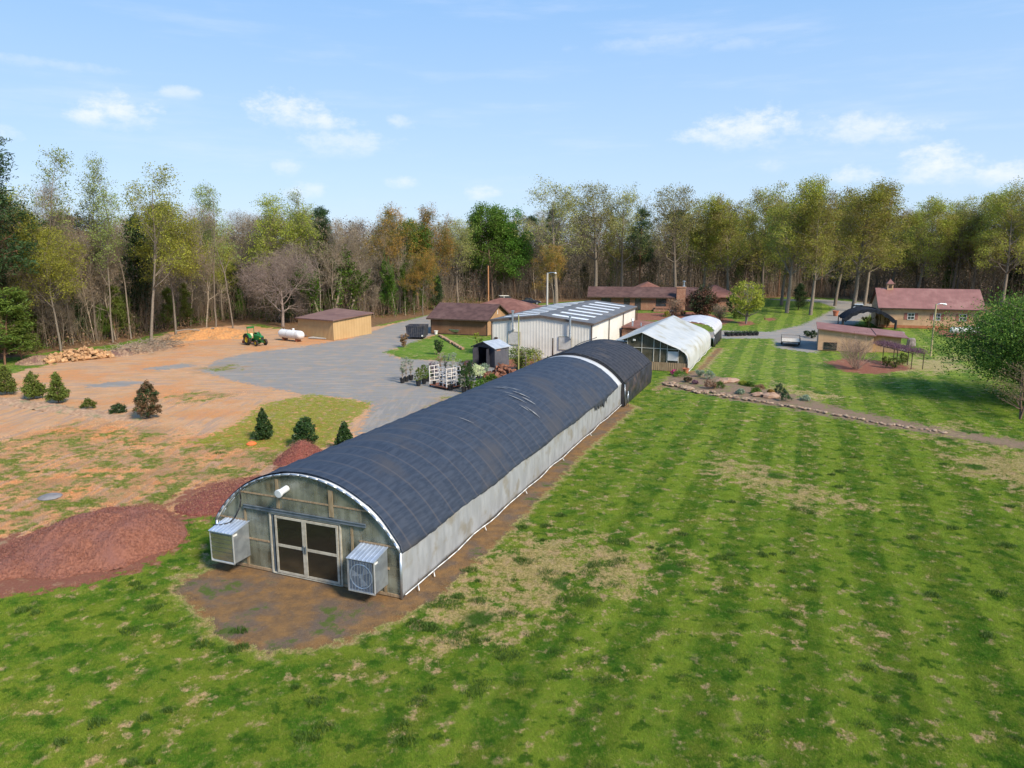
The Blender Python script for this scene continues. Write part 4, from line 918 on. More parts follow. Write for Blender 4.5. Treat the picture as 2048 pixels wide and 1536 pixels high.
# ---- generic gabled building, ridge along local y or x
def windows(par, rects, axis_, c, out, frame_m, name='window', shutters=None, muntin=True):
    for (a0, a1, z0, z1) in rects:
        m1 = MB(); t = .06
        def bx(u0, u1, w0, w1, d0, d1, mm):
            if axis_ == 'x': mm.box(u0, u1, min(c + out * d0, c + out * d1), max(c + out * d0, c + out * d1), w0, w1)
            else: mm.box(min(c + out * d0, c + out * d1), max(c + out * d0, c + out * d1), u0, u1, w0, w1)
        bx(a0 - t, a0, z0 - t, z1 + t, .0, .05, m1); bx(a1, a1 + t, z0 - t, z1 + t, .0, .05, m1); bx(a0, a1, z1, z1 + t, .0, .05, m1); bx(a0, a1, z0 - t, z0, .0, .07, m1)
        if muntin:
            bx(a0, a1, (z0 + z1) / 2 - .03, (z0 + z1) / 2 + .03, .012, .045, m1); bx((a0 + a1) / 2 - .02, (a0 + a1) / 2 + .02, z0, (z0 + z1) / 2 - .03, .012, .04, m1); bx((a0 + a1) / 2 - .02, (a0 + a1) / 2 + .02, (z0 + z1) / 2 + .03, z1, .012, .04, m1)
        wdw = m1.build(name, frame_m, par); m2 = MB(); bx(a0, a1, z0, z1, .002, .010, m2); m2.build('pane', WIN, wdw)
        if shutters:
            for u0, u1 in ((a0 - .55, a0 - t - .01), (a1 + t + .01, a1 + .55)):
                m3 = MB(); bx(u0, u1, z0 - .05, z1 + .05, .003, .05, m3); m3.build('shutter', shutters, wdw, bevel=.01)
# warehouse: the gable end looks to the camera
A = G(984, 640, 4.4); B = G(1184, 648, 4.4); wr = math.atan2(B.y - A.y, B.x - A.x); Wd = (B - A).length; Ld = 25.0
wh = thing('warehouse', 'cream metal warehouse with a low grey roof and rows of white skylights', 'building', (A.x, A.y, -.05), wr)
E_, RG = 4.45, 5.15; mid = Wd / 2
m1 = MB(); ribbed(m1, (0, 0), (mid, 0), 0, E_, RG - .05); ribbed(m1, (mid, 0), (Wd, 0), 0, RG - .05, E_); m1.build('front_wall', CREAM, wh, solid=.03, fix=False)
m1 = MB(); ribbed(m1, (Wd, 0), (Wd, Ld), 0, E_, out=(1, 0)); m1.build('side_wall', CREAM, wh, solid=.03, fix=False)
m1 = MB(); ribbed(m1, (0, 0), (0, Ld), 0, E_, out=(-1, 0)); m1.build('side_wall', CREAM, wh, fix=False)
MB().add([(0, Ld, 0), (Wd, Ld, 0), (Wd, Ld, E_), (mid, Ld, RG - .05), (0, Ld, E_)], [(0, 1, 2, 3, 4)]).build('back_wall', CREAM, wh)
m1 = MB()
m1.prism([(-.22, E_ - .02), (mid, RG), (Wd + .22, E_ - .02), (Wd + .22, E_ + .08), (mid, RG + .10), (-.22, E_ + .08)], 1, -.2, Ld + .15); rf = m1.build('roof', GREYR, wh)
sl = (RG - E_) / (mid + .22)
for i in range(7):
    y0 = 1.4 + i * 3.35
    for sx in (-1, 1):
        m2 = MB(); q = []
        for xx in (.9, mid - 1.0):
            x = mid + sx * xx; z = RG + .10 - sl * xx
            q += [(x, y0, z + .02), (x, y0 + 1.0, z + .02), (x, y0, z + .06), (x, y0 + 1.0, z + .06)]
        m2.add(q, [(0, 1, 5, 4), (2, 6, 7, 3), (0, 4, 6, 2), (1, 3, 7, 5), (0, 2, 3, 1), (4, 5, 7, 6)]); m2.build('skylight', SKYL, rf)
m1 = MB()
m1.add([(-.24, -.23, E_ - .18), (mid, -.23, RG - .16), (Wd + .24, -.23, E_ - .18), (Wd + .24, -.23, E_ + .09), (mid, -.23, RG + .12), (-.24, -.23, E_ + .09)], [(0, 1, 4, 5), (1, 2, 3, 4)])
for x in (0, Wd): m1.box(x - .09, x + .05, -.10, .05, 0, E_ - .1)
for y in (8.2, 16.4, 24.6): m1.box(Wd + .04, Wd + .14, y - .06, y + .06, 0, E_ - .05)
m1.box(Wd + .12, Wd + .30, -.2, Ld, E_ - .14, E_ + .0); m1.build('brown_trim', mat('brown_trim', (.10, .075, .06), (.13, .10, .08), .6), wh, solid=0)
for x, top_, ln in ((mid - 3.4, .85, 1.5), (mid + 3.7, .55, 2.2)):
    zt = E_ + (RG - E_) * (1 - abs(x - mid) / mid); m1 = MB(); m1.tube((x, -.35, zt - ln + .2), (x, -.35, zt + top_), .13, n=12); m1.tube((x, -.35, zt - ln + .25), (x, -.02, zt - ln + .1), .14, n=12); m1.tube((x, -.35, zt + top_), (x, -.35, zt + top_ + .1), .2, .2, 12); m1.build('exhaust_stack', GALV, wh)
for x, z in ((2.9, 2.4), (mid + 3.75 - .0 + 1.9, 2.1)):
    x = x if x < mid else Wd - 3.15
    m1 = MB(); t = .07; s_ = .72
    m1.box(x - s_, x + s_, -.10, -.03, z - s_, z + s_); v_ = m1.build('wall_vent', mat('vent_grey', (.42, .41, .38), (.52, .5, .47), .6), wh)
    m2 = MB(); m2.box(x - s_ - t, x - s_, -.12, -.03, z - s_ - t, z + s_ + t); m2.box(x + s_, x + s_ + t, -.12, -.03, z - s_ - t, z + s_ + t); m2.box(x - s_, x + s_, -.12, -.03, z + s_, z + s_ + t); m2.box(x - s_, x + s_, -.12, -.03, z - s_ - t, z - s_); m2.build('frame', FRAME, v_)
m1 = MB(); m1.box(.35, .75, -.12, -.04, .7, 2.4); m1.build('narrow_door', WOODD, wh)
m1 = MB(); m1.tube((Wd + .3, Ld - .3, 1.3), (Wd + .3, Ld - .3, E_), .07); m1.tube((Wd + .3, Ld - .3, 1.3), (Wd + .3, Ld - 1.6, 1.2), .07); m1.build('downspout', WOODD, wh)
MB().box(Wd - .5, Wd + .02, -.36, -.06, .6, 1.5).build('meter_box', GALV, wh)
m1 = MB(); m1.box(-.1, Wd + .05, -.08, .0, 0, .25); m1.box(Wd + .03, Wd + .08, 0, Ld, 0, .25); m1.build('base_trim', CONC, wh)

# low brown lean-to between the warehouse and the white greenhouse
lt = thing('brick_annex', 'low brick room with a flat brown roof against the warehouse side', 'building', (A.x, A.y, -.05), wr)
m1 = MB(); m1.box(Wd + .35, Wd + 6.3, 14.5, 22.5, 0, 2.3); m1.build('wall', BRICK, lt)
m1 = MB(); m1.prism([(Wd + .35, 2.55), (Wd + 6.7, 2.32), (Wd + 6.7, 2.46), (Wd + .35, 2.72)], 1, 14.1, 22.9); m1.build('roof', RROOF, lt)
m1 = MB(); m1.tube((Wd + 1.6, 15.2, 2.5), (Wd + 1.6, 15.2, 3.5), .12); m1.tube((Wd + 2.6, 15.9, 2.5), (Wd + 2.6, 15.9, 3.1), .10); m1.lathe([(.20, 0), (.10, .25)], 10, Matrix.Translation((Wd + 1.6, 15.2, 3.45))); m1.build('roof_vent', GALV, lt)

# brown gabled storehouse
B1, B2 = G(862, 667), G(974, 671.5); br_ = R(-20.5); o5 = Vector((B2.x, B2.y, -.05)); 
bh = thing('brown_building', 'brown wooden building with a plain shingled gable roof', 'building', o5, br_)
ln = 9.3; dp = 8.4; eh = 2.55; rh = 4.35
m1 = MB(); m1.box(-ln, 0, 0, dp, 0, eh); m1.build('wall', mat('brown_board', (.17, .085, .045), (.21, .105, .058), .85, ns=1.2, c3=(.235, .125, .07), n3=.4, stripe=(0, .3, .03, (.11, .055, .03), .5)), bh)
m1 = MB(); m1.prism([(.012, eh - 2.5), (dp - .012, eh - 2.5), (dp - .012, eh), (dp / 2, rh - .06), (.012, eh)], 0, -.02, .03); g_ = m1.build('gable_wall', mat('sunlit_brown_board', (.37, .215, .11), (.43, .26, .14), .8, ns=2, c3=(.33, .19, .10), n3=.5), bh)  # same boards on the sunward end, sunlight put into the paler colour
MB().box(.035, .07, dp / 2 - .08, dp / 2 + .08, 2.9, 3.5).build('gable_vent', WHITEP, bh)
def gable_roof(par, x0, x1, y0, y1, e, r, ov, th, m, m_under=None):
    my = (y0 + y1) / 2; k = (r - e) / (my - y0); m1 = MB()
    m1.prism([(y0 - ov, e - k * ov), (my, r), (y1 + ov, e - k * ov), (y1 + ov, e - k * ov + th), (my, r + th), (y0 - ov, e - k * ov + th)], 0, x0, x1); rf = m1.build('roof', m, par)
    m2 = MB(); m2.box(x0 + .01, x1 - .01, y0 - ov - .03, y0 - ov, e - k * ov - .10, e - k * ov + th - .01); 
    for x in (x0, x1): m2.prism([(y0 - ov - .02, e - k * ov - .12), (my, r - .12), (y1 + ov + .02, e - k * ov - .12), (y1 + ov + .02, e - k * ov + th - .012), (my, r + th - .012), (y0 - ov - .02, e - k * ov + th - .012)], 0, x - .02, x + .02)
    m2.build('fascia', m_under or WOODD, par); return rf
gable_roof(bh, -ln - .5, .45, 0, dp, eh, rh, .55, .10, BROOF)
m1 = MB()
for x in (-ln - .02, -.06): m1.box(x, x + .12, -.03, .08, 0, eh - .05)
m1.box(-ln, 0, -.03, .0, 0, .12); m1.build('corner_board', WOODD, bh)

# red-roofed hip building behind it
hb_ = thing('hip_roof_building', 'low building with a reddish hipped shingle roof behind the brown building', 'building', (1.0, 115.6, -.05), R(-22))
def hip(par, x0, x1, y0, y1, e, r, ov, m, wallm, name='roof'):
    MB().box(x0, x1, y0, y1, 0, e).build('wall', wallm, par)
    X0, X1, Y0, Y1 = x0 - ov, x1 + ov, y0 - ov, y1 + ov; h = min(X1 - X0, Y1 - Y0) / 2; cx_, cy_ = (X0 + X1) / 2, (Y0 + Y1) / 2; e2 = e + .0
    if X1 - X0 > Y1 - Y0: a_, b_ = (X0 + h, cy_, r), (X1 - h, cy_, r)
    else: a_, b_ = (cx_, Y0 + h, r), (cx_, Y1 - h, r)
    v = [(X0, Y0, e2), (X1, Y0, e2), (X1, Y1, e2), (X0, Y1, e2), a_, b_, (X0, Y0, e2 + .12), (X1, Y0, e2 + .12), (X1, Y1, e2 + .12), (X0, Y1, e2 + .12)]
    f = [(0, 3, 2, 1), (0, 1, 7, 6), (1, 2, 8, 7), (2, 3, 9, 8), (3, 0, 6, 9)]
    f += [(6, 7, 5, 4), (7, 8, 5), (8, 9, 4, 5), (9, 6, 4)] if X1 - X0 > Y1 - Y0 else [(6, 7, 4), (7, 8, 5, 4), (8, 9, 5), (9, 6, 4, 5)]
    return MB().add(v, f).build(name, m, par)
hip(hb_, -10, 1.5, 0, 9.5, 2.5, 4.55, .6, RROOF, BRICK)

# tan metal shed
S0 = G(668, 680); sa = R(-19.0)
sh = thing('tan_shed', 'tan ribbed metal shed with a brown roof sloping down to the left', 'shed', (S0.x, S0.y, -.05), 0)
LW = 8.4; RW = 8.8; dl = Vector((G(587, 669.5) - S0).normalized()); dr = Vector((G(749, 665.5) - S0).normalized())
PL = Vector((dl.x, dl.y)) * LW; PR_ = Vector((dr.x, dr.y)) * RW
hA, hL, hR = 2.75, 2.55, 3.05     # eave heights: front corner, left, right
nl_ = Vector((PL.y, -PL.x)).normalized() * 1; nl_ = nl_ if nl_.y < 0 else -nl_; nr_ = Vector((PR_.y, -PR_.x)).normalized(); nr_ = nr_ if nr_.y < 0 else -nr_
m1 = MB(); ribbed(m1, PL, (0, 0), 0, hL, hA, .3, .025, nl_); m1.build('left_wall', TANM, sh, fix=False, solid=.02)
m1 = MB(); ribbed(m1, (0, 0), PR_, 0, hA, hR, .3, .025, nr_); m1.build('right_wall', TANM, sh, fix=False, solid=.02)
PB = PL + PR_; m1 = MB(); m1.add([(PL.x, PL.y, 0), (PB.x, PB.y, 0), (PB.x, PB.y, hR + .1), (PL.x, PL.y, hL)], [(0, 1, 2, 3)]); m1.add([(PR_.x, PR_.y, 0), (PB.x, PB.y, 0), (PB.x, PB.y, hR + .1), (PR_.x, PR_.y, hR)], [(0, 1, 2, 3)]); m1.build('back_wall', TANM, sh)
ov = .35; ul, ur = PL.normalized() * ov, PR_.normalized() * ov
cs = [(-ul - ur, hA), (PR_ - ul + ur, hR), (PB + ul + ur, hR + .25), (PL + ul - ur, hL + .02)]
m1 = MB(); vs = [(c.x, c.y, h + .02) for c, h in cs] + [(c.x, c.y, h + .16) for c, h in cs]; m1.add(vs, [(3, 2, 1, 0), (4, 5, 6, 7), (0, 1, 5, 4), (1, 2, 6, 5), (2, 3, 7, 6), (3, 0, 4, 7)])
m1.build('roof', mat('brown_roll_roof', (.17, .095, .08), (.21, .12, .10), .85, ns=.8, c3=(.15, .08, .07), n3=.3, bump=.3, bs=8), sh)

# small black plastic shed
Q0 = G(990, 734.5); br2 = thing('plastic_shed', 'small black plastic garden shed with a pale grey gable roof and open doors', 'shed', (Q0.x, Q0.y, -.05), R(-38))
w2, d2, e2, r2 = 3.1, 2.5, 2.15, 2.75      # gable end spans local -x, side runs along +y
BLK = mat('shed_plastic', (.030, .031, .042), (.042, .043, .056), .6, ns=3, stripe=(1, .18, .02, (.015, .015, .02), .6)); SLATE = mat('shed_side', (.085, .088, .11), (.105, .11, .13), .6, ns=2, stripe=(1, .16, .02, (.05, .05, .065), .6))
m1 = MB(); m1.box(-w2, -w2 + .06, 0, d2, 0, e2); m1.build('side_wall', BLK, br2)
m1 = MB(); m1.box(-.06, 0, 0, d2, 0, e2); m1.build('side_wall', SLATE, br2)
MB().box(-w2 + .06, -.06, d2 - .06, d2, 0, e2).build('back_wall', BLK, br2)
m1 = MB(); m1.box(-w2, -w2 + .75, -.06, 0, 0, e2); m1.box(-.75, 0, -.06, 0, 0, e2); m1.prism([(-w2, e2), (0, e2), (-w2 / 2, r2)], 1, -.06, 0); m1.build('front_wall', BLK, br2)
for x, r_ in ((-w2 + .75, R(-105)), (-.75, R(105) + math.pi)):
    d_ = MB().box(0, .78, -.03, .03, .05, e2 - .05).build('door', BLK, br2, bevel=.01); d_.location = (x, -.05, 0); d_.rotation_euler.z = r_
    h_ = MB().box(.66, .70, -.07, -.03, .95, 1.2).build('handle', GALV, d_)
m1 = MB(); k = (r2 - e2) / (w2 / 2); m1.prism([(-w2 - .18, e2 - .18 * k), (-w2 / 2, r2), (.18, e2 - .18 * k), (.18, e2 - .18 * k + .08), (-w2 / 2, r2 + .08), (-w2 - .18, e2 - .18 * k + .08)], 1, -.25, d2 + .15)
m1.build('roof', mat('pale_slate_roof', (.30, .33, .38), (.38, .41, .46), .5, ns=2), br2)
m1 = MB(); m1.prism([(-w2 - .20, e2 - .22 * k - .06), (-w2 / 2, r2 - .03), (.20, e2 - .22 * k - .06), (.20, e2 - .2 * k + .075), (-w2 / 2, r2 + .075), (-w2 - .20, e2 - .2 * k + .075)], 1, -.28, -.252); m1.build('fascia', BLK, br2)
m1 = MB(); m1.box(-w2 / 2 - .25, -w2 / 2 + .1, .9, 1.1, 0.5, 1.5); m1.box(-w2 / 2 - .3, -w2 / 2 + .4, .8, 1.3, .1, .5); m1.build('stored_tool', mat('stored_stuff', (.35, .30, .2), (.1, .08, .06), .8, ns=4), br2)
MB().box(.001, .02, .3, .95, e2 - .35, e2 - .15).build('red_plate', mat('red_plate', (.3, .12, .08), (.3, .2, .15), .7, ns=8), br2)

# brick ranch house
ho = thing('brick_house', 'long single-storey brick house with a brown hipped roof, dark windows and a brick chimney', 'house', (16.6, 151.5, -.05), R(-9))
BH = 26.0
MB().box(0, BH, 0, 8.5, 0, 2.9).build('wall', BRICK, ho)
gable_roof(ho, -.7, BH + .3, 0, 8.5, 2.9, 4.45, .8, .12, BROOF)
r1 = MB(); X0, X1, Y0, Y1, e_, r_ = 8.2, 15.8, 4.6, 16, 3.6, 5.3; r1.add([(X0, Y0, e_), (X1, Y0, e_), (X1, Y1, e_), (X0, Y1, e_), (12, Y0 + 4, r_), (12, Y1 - 3, r_)], [(0, 1, 4), (1, 2, 5, 4), (2, 3, 5), (3, 0, 4, 5)]); r1.build('rear_roof', RROOF, ho)
MB().box(9, 15, 8.6, 15, 0, 3.5).build('rear_wall', BRICK, ho)
MB().box(BH - 4.6, BH + 4.0, -1.6, 8, 0, 2.9).build('wing_wall', BRICK, ho)
r1 = MB(); X0, X1, Y0, Y1, e_, r_ = BH - 5.3, BH + 4.7, -2.3, 9, 2.9, 5.2; r1.add([(X0, Y0, e_), (X1, Y0, e_), (X1, Y1, e_), (X0, Y1, e_), (BH - .3, Y0 + 5, r_), (BH - .3, Y1 - 5, r_), (X0, Y0, e_ + .15), (X1, Y0, e_ + .15), (X1, Y1, e_ + .15), (X0, Y1, e_ + .15)], [(0, 3, 2, 1), (0, 1, 7, 6), (1, 2, 8, 7), (2, 3, 9, 8), (3, 0, 6, 9), (6, 7, 4), (7, 8, 5, 4), (8, 9, 5), (9, 6, 4, 5)]); r1.build('wing_roof', RROOF, ho)
m1 = MB(); m1.box(17.6, 19.4, -1.1, -.02, 0, 4.7); m1.box(17.5, 19.5, -1.2, .08, 4.7, 4.95); ch = m1.build('chimney', BRICK, ho)
m1 = MB(); m1.box(18.8, 19.3, -.8, -.3, 4.95, 5.2); m1.tube((19.05, -.55, 5.2), (19.05, -.55, 6.0), .16); m1.lathe([(.34, 0), (.34, .1), (.05, .22)], 10, Matrix.Translation((19.05, -.55, 5.95))); m1.build('flue', GALV, ch)
DK = mat('dark_frame', (.03, .025, .02), (.05, .04, .035), .6)
windows(ho, [(2.3, 4.2, .5, 2.5), (7.0, 8.1, .8, 2.6), (9.3, 10.4, .1, 2.6), (13.6, 15.6, .4, 2.5), (22.9, 24.4, .8, 2.2)][:4], 'x', 0, -1, DK)
m1 = MB(); m1.box(13.3, 16.6, -2.6, -2.5, .9, 1.0); m1.box(13.3, 16.6, -2.6, -.1, .55, .65); 
for i in range(14): m1.box(13.35 + i * .24, 13.41 + i * .24, -2.58, -2.52, .65, .95)
for x in (13.4, 15, 16.5): m1.box(x - .06, x + .06, -2.6, -2.48, 0, 1.05)
m1.build('deck', mat('deck_wood', (.26, .12, .08), (.33, .17, .11), .85, ns=4), ho)
m1 = MB(); m1.box(13.0, 17.0, -3.6, -3.3, 0, .45); m1.build('low_wall', BRICK, ho)

# barn with pink metal roof
E1 = G(1757, 611, 3.55); E2 = G(1976, 616, 3.55); bl = (E2 - E1).length - .6; ba_ = math.atan2((E2 - E1).y, (E2 - E1).x)
bn = thing('barn', 'tan barn with a pinkish red metal roof, a small cupola and three shuttered windows', 'barn', (E1.x, E1.y, -.05), ba_)
gy0 = .55; wd = 8.0
MB().box(.35, bl, gy0, gy0 + wd, 0, 3.5).build('wall', STUCCO, bn)
MB().box(.33, bl + .02, gy0 - .02, gy0, 0, .45).build('plinth', mat('red_clay_stain', (.33, .12, .055), (.42, .18, .09), .9, ns=1.5), bn)
m1 = MB(); m1.prism([(gy0, 3.5), (gy0 + wd, 3.5), (gy0 + wd / 2, 6.0)], 0, .36, .42); m1.prism([(gy0, 3.5), (gy0 + wd, 3.5), (gy0 + wd / 2, 6.0)], 0, bl - .07, bl - .01); m1.build('gable_wall', STUCCO, bn)
rf = gable_roof(bn, 0, bl + .45, gy0, gy0 + wd, 3.5, 6.15, .5, .09, PINKR)
m1 = MB(); cx_, cy_ = 2.2, gy0 + wd / 2; m1.box(cx_ - .45, cx_ + .45, cy_ - .45, cy_ + .45, 5.9, 6.95); cu = m1.build('cupola', STUCCO, bn)
m1 = MB(); m1.add([(cx_ - .62, cy_ - .62, 6.95), (cx_ + .62, cy_ - .62, 6.95), (cx_ + .62, cy_ + .62, 6.95), (cx_ - .62, cy_ + .62, 6.95), (cx_, cy_, 7.75)], [(3, 2, 1, 0), (0, 1, 4), (1, 2, 4), (2, 3, 4), (3, 0, 4)]); m1.build('cupola_roof', PINKR, cu)
MB().box(cx_ - .25, cx_ + .25, cy_ - .48, cy_ - .452, 6.25, 6.75).build('louvre', WOODD, cu)
bx_ = [bl * .335, bl * .585, bl * .83]
windows(bn, [(x - .45, x + .45, 1.45, 2.4) for x in bx_], 'x', gy0, -1, WHITEP, shutters=REDM)
m1 = MB()
for x in (.55, bl - .35): m1.tube((x, gy0 - .06, .3), (x, gy0 - .06, 3.2), .05); m1.tube((x, gy0 - .06, 3.2), (x, gy0 - .5, 3.25), .05)
m1.box(0, bl + .45, gy0 - .66, gy0 - .54, 3.10, 3.22); m1.build('gutter', WOODD, bn)

# tan shack with two stepped red roofs
K = G(1635, 699); sk = thing('tan_shack', 'low tan shack with two stepped red metal roofs and a barred window', 'shed', (K.x, K.y, -.05), R(-22))
WL_ = 6.4; D1 = 8.0
m1 = MB(); m1.prism([(0, 0), (WL_, 0), (WL_, 2.1), (0, 2.7)], 1, 0, D1); m1.build('wall', STUCCO, sk)
m1 = MB(); m1.prism([(-.25, 2.73), (WL_ + .25, 2.08), (WL_ + .25, 2.2), (-.25, 2.85)], 1, -.35, D1 + .3); m1.build('roof', PINKR, sk)
m1 = MB(); m1.prism([(WL_ + .01, 0), (WL_ + 3.2, 0), (WL_ + 3.2, 1.85), (WL_ + .01, 2.1)], 1, 1.0, D1 - .2); m1.build('annex_wall', mat('annex_board', (.40, .25, .13), (.47, .30, .16), .85, ns=1.5, stripe=(0, .25, .02, (.28, .17, .09), .5)), sk)
m1 = MB(); m1.prism([(WL_ + .27, 2.16), (WL_ + 4.0, 1.86), (WL_ + 4.0, 1.96), (WL_ + .27, 2.28)], 1, .5, D1 + .1); m1.build('annex_roof', PINKR, sk)
windows(sk, [(.75, 2.2, .15, 1.0)], 'x', 0, -1, DK)
m1 = MB()
for i in range(8): m1.tube((.8 + i * .19, -.07, .12), (.8 + i * .19, -.07, 1.05), .02, n=5)
m1.build('window_bars', BLACKP, sk)

# black arched shelter
cc = G(1743, 655); cp = thing('arched_shelter', 'open arched shelter roofed in black cloth, standing before the barn', 'shelter', (cc.x, cc.y + 2, -.05), R(-18))
hw = 3.9; m1 = MB(); m1.grid(lambda u, v: (lambda q: (q[0] * (1 + .01 * math.sin(v * 20)), -3.2 + 6.4 * v, q[1] + .04 * math.sin(v * 25)))(arch(u, hw, 1.35, 1.75)), 30, 20); BC = mat('black_cloth', (.014, .016, .022), (.028, .031, .040), .9, ns=3, spec=.1); m1.build('canopy', BC, cp, smooth=True, solid=.05, fix=False)
for y in (-3.1, 3.1):
    for sx in (-1, 1): MB().tube((sx * hw, y, 0), (sx * hw, y, 1.5), .19 if (y < 0) else .08).build('leg', BLACKP, cp)
m1 = MB()
for y in (-3.15, 0, 3.15): m1.path([(lambda q: (q[0] * .98, y, q[1] - .06))(arch(t / 14, hw, 1.35, 1.75)) for t in range(15)], .04, 6)
m1.box(-.03, .03, -3.18, -3.12, 0, 3.0); m1.build('frame', DK, cp)
for y in (-3.3, 3.25):
    m1 = MB(); n0 = 24; o_u = [arch(t / n0, hw + .03, 1.35, 1.80) for t in range(n0 + 1)]; o_l = [(x * .90, z - .50 + .10 * math.sin(i * 1.9)) for i, (x, z) in enumerate(o_u)]
    m1.add([(x, y, z) for x, z in o_u] + [(x, y, max(z, .9)) for x, z in o_l], [(i, i + 1, n0 + 2 + i, n0 + 1 + i) for i in range(n0)]); m1.build('valance', BC, cp, solid=.04, fix=False)
# ------------------------------------------------------------------ mounds
def mound(name, p, q, half, h, m, label, cat, seed=0, peak=.5, n_=90, kind=None, rough=.08, power=1.0, lump=.25, chips=0, chipm=None):
    """heap of loose material stretched from p to q"""
    d = (q - p); L_ = d.length; a_ = math.atan2(d.y, d.x); rs = np.random.default_rng(seed); ph = rs.random(12) * 6.3
    nu, nv = n_, max(20, int(n_ * half * 2 / L_)); u, v = np.meshgrid(np.linspace(-.06, 1.06, nu), np.linspace(-1.12, 1.12, nv))
    ang = 1 + .10 * np.sin(u * 9 + ph[0]) + .07 * np.sin(u * 23 + ph[1])
    lon = np.where(u < peak, (u / peak), (1 - u) / (1 - peak)); lon = np.clip(lon, -.3, 1)
    r_ = 1 - np.sqrt(np.clip(1 - np.clip(lon, 0, 1), 0, 1) ** 2 + (np.abs(v) / ang) ** 2); r_ = np.where(lon < 0, -.2, r_)
    X_, Y_ = u * L_, v * half
    nz_ = sum(np.sin(X_ * f + ph[i]) * np.cos(Y_ * f * 1.2 + ph[i + 1]) / (i + 1) for i, f in enumerate((1.3, 2.7, 5.1, 9.7)))
    z = h * np.clip(r_, 0, 1) ** power * 1.25 * (1 + lump * nz_ * .5) ; z = h * 1.05 * np.tanh(z / h)
    z = z + rough * rs.normal(size=z.shape) * .5 * (r_ > 0) + rough * .5 * nz_ * (r_ > 0); z = np.where(r_ > -.02, z, -.35)
    P_ = np.stack([X_, Y_, z - .06], -1).reshape(-1, 3)
    i_, j_ = np.meshgrid(np.arange(nu - 1), np.arange(nv - 1)); b = (j_ * nu + i_).ravel(); f = np.c_[b, b + 1, b + nu + 1, b + nu]
    me = fast_mesh(name, P_, faces4=f, smooth=True); o = put(name, me, m, loc=(p.x, p.y, 0)); o.rotation_euler.z = a_
    if chips:
        rs = np.random.default_rng(seed + 50); idx = rs.integers(0, len(P_), chips * 3); w_ = P_[idx] + np.c_[rs.normal(0, .12, (chips * 3, 2)), np.zeros(chips * 3)]; w_ = w_[w_[:, 2] > -.16][:chips]
        k_ = rs.random(len(w_)) < .16; w_[k_, 0] += rs.normal(0, .5, k_.sum()); w_[k_, 1] += rs.normal(0, .5, k_.sum()) * 1.2; low_ = (np.abs(w_[:, 1]) > half * .85) | (w_[:, 0] < .3) | (w_[:, 0] > L_ - .3); w_[low_, 2] = np.minimum(w_[low_, 2], .02)
        w_[:, 2] += .03; vv = leaves(rs, w_, .06, .4); c_o = put('chips', fast_mesh('chips', vv[0], faces4=vv[1], attrs=vv[2]), chipm, o); c_o['kind'] = 'stuff'
    return tag(o, label, cat, None, kind)
CHIP = leafmat('mulch_chip', (.17, .060, .04), (.30, .13, .085), .0, cc=(.33, .17, .115))
MUL = mat('red_mulch', (.19, .070, .044), (.34, .145, .095), .95, ns=9, bump=1, bs=45, c3=(.25, .11, .085), n3=.5, det=8, bd=.05, lo=.3, hi=.7)
MUL2 = mat('dark_red_mulch', (.16, .045, .035), (.27, .09, .07), .95, ns=9, bump=1, bs=45, det=8, bd=.05)
CLAY = mat('orange_clay', (.52, .25, .09), (.42, .20, .08), .95, ns=3, bump=.8, bs=14, c3=(.30, .19, .10), n3=.8, bd=.05)
BERM = mat('brown_berm', (.24, .15, .10), (.34, .23, .15), .95, ns=3, bump=.9, bs=14, c3=(.18, .10, .08), n3=.8, bd=.05)
mound('mulch_pile', G(-70, 1140), G(372, 1052), 2.9, 1.75, MUL, 'large heap of red-brown mulch on the grass at the left edge', 'mulch pile', 1, peak=.70, n_=170, rough=.05, chips=16000, chipm=CHIP)
mound('mulch_pile', G(552, 930), G(648, 905), 1.5, 1.25, MUL2, 'small dark red mulch heap beside the long greenhouse', 'mulch pile', 2, peak=.55, n_=90, rough=.05, chips=5000, chipm=CHIP)
mound('mulch_pile', G(365, 1025), G(560, 950), 2.0, .28, MUL2, 'low spread of dark red mulch between the two mulch heaps', 'mulch pile', 8, peak=.5, n_=120, rough=.05, chips=6000, chipm=CHIP)
mound('dirt_mound', G(330, 676), G(520, 668), 4.2, 1.4, CLAY, 'orange clay bank at the edge of the wood behind the tractor', 'dirt mound', 3, n_=120, rough=.12)
mound('dirt_mound', G(200, 715), G(345, 690), 2.2, 1.1, BERM, 'brown dirt and brush heap right of the firewood', 'dirt mound', 4, rough=.22)
mound('dirt_mound', G(30, 728), G(130, 718), 2.2, .7, BERM, 'low brown dirt heap at the left end of the firewood', 'dirt mound', 5, rough=.16)
mound('dirt_mound', G(-120, 782), G(330, 848), .9, .25, mat('berm_violet', (.30, .18, .11), (.42, .27, .17), .95, ns=4, bump=.9, bs=14, c3=(.19, .20, .10), n3=.7), 'long low soil ridge under the row of young conifers', 'soil ridge', 6, n_=200, rough=.07)
mound('dirt_mound', G(1012, 748), G(1040, 734), .8, .3, BERM, 'small soil heap between log pile and plastic shed', 'dirt mound', 7, n_=40)

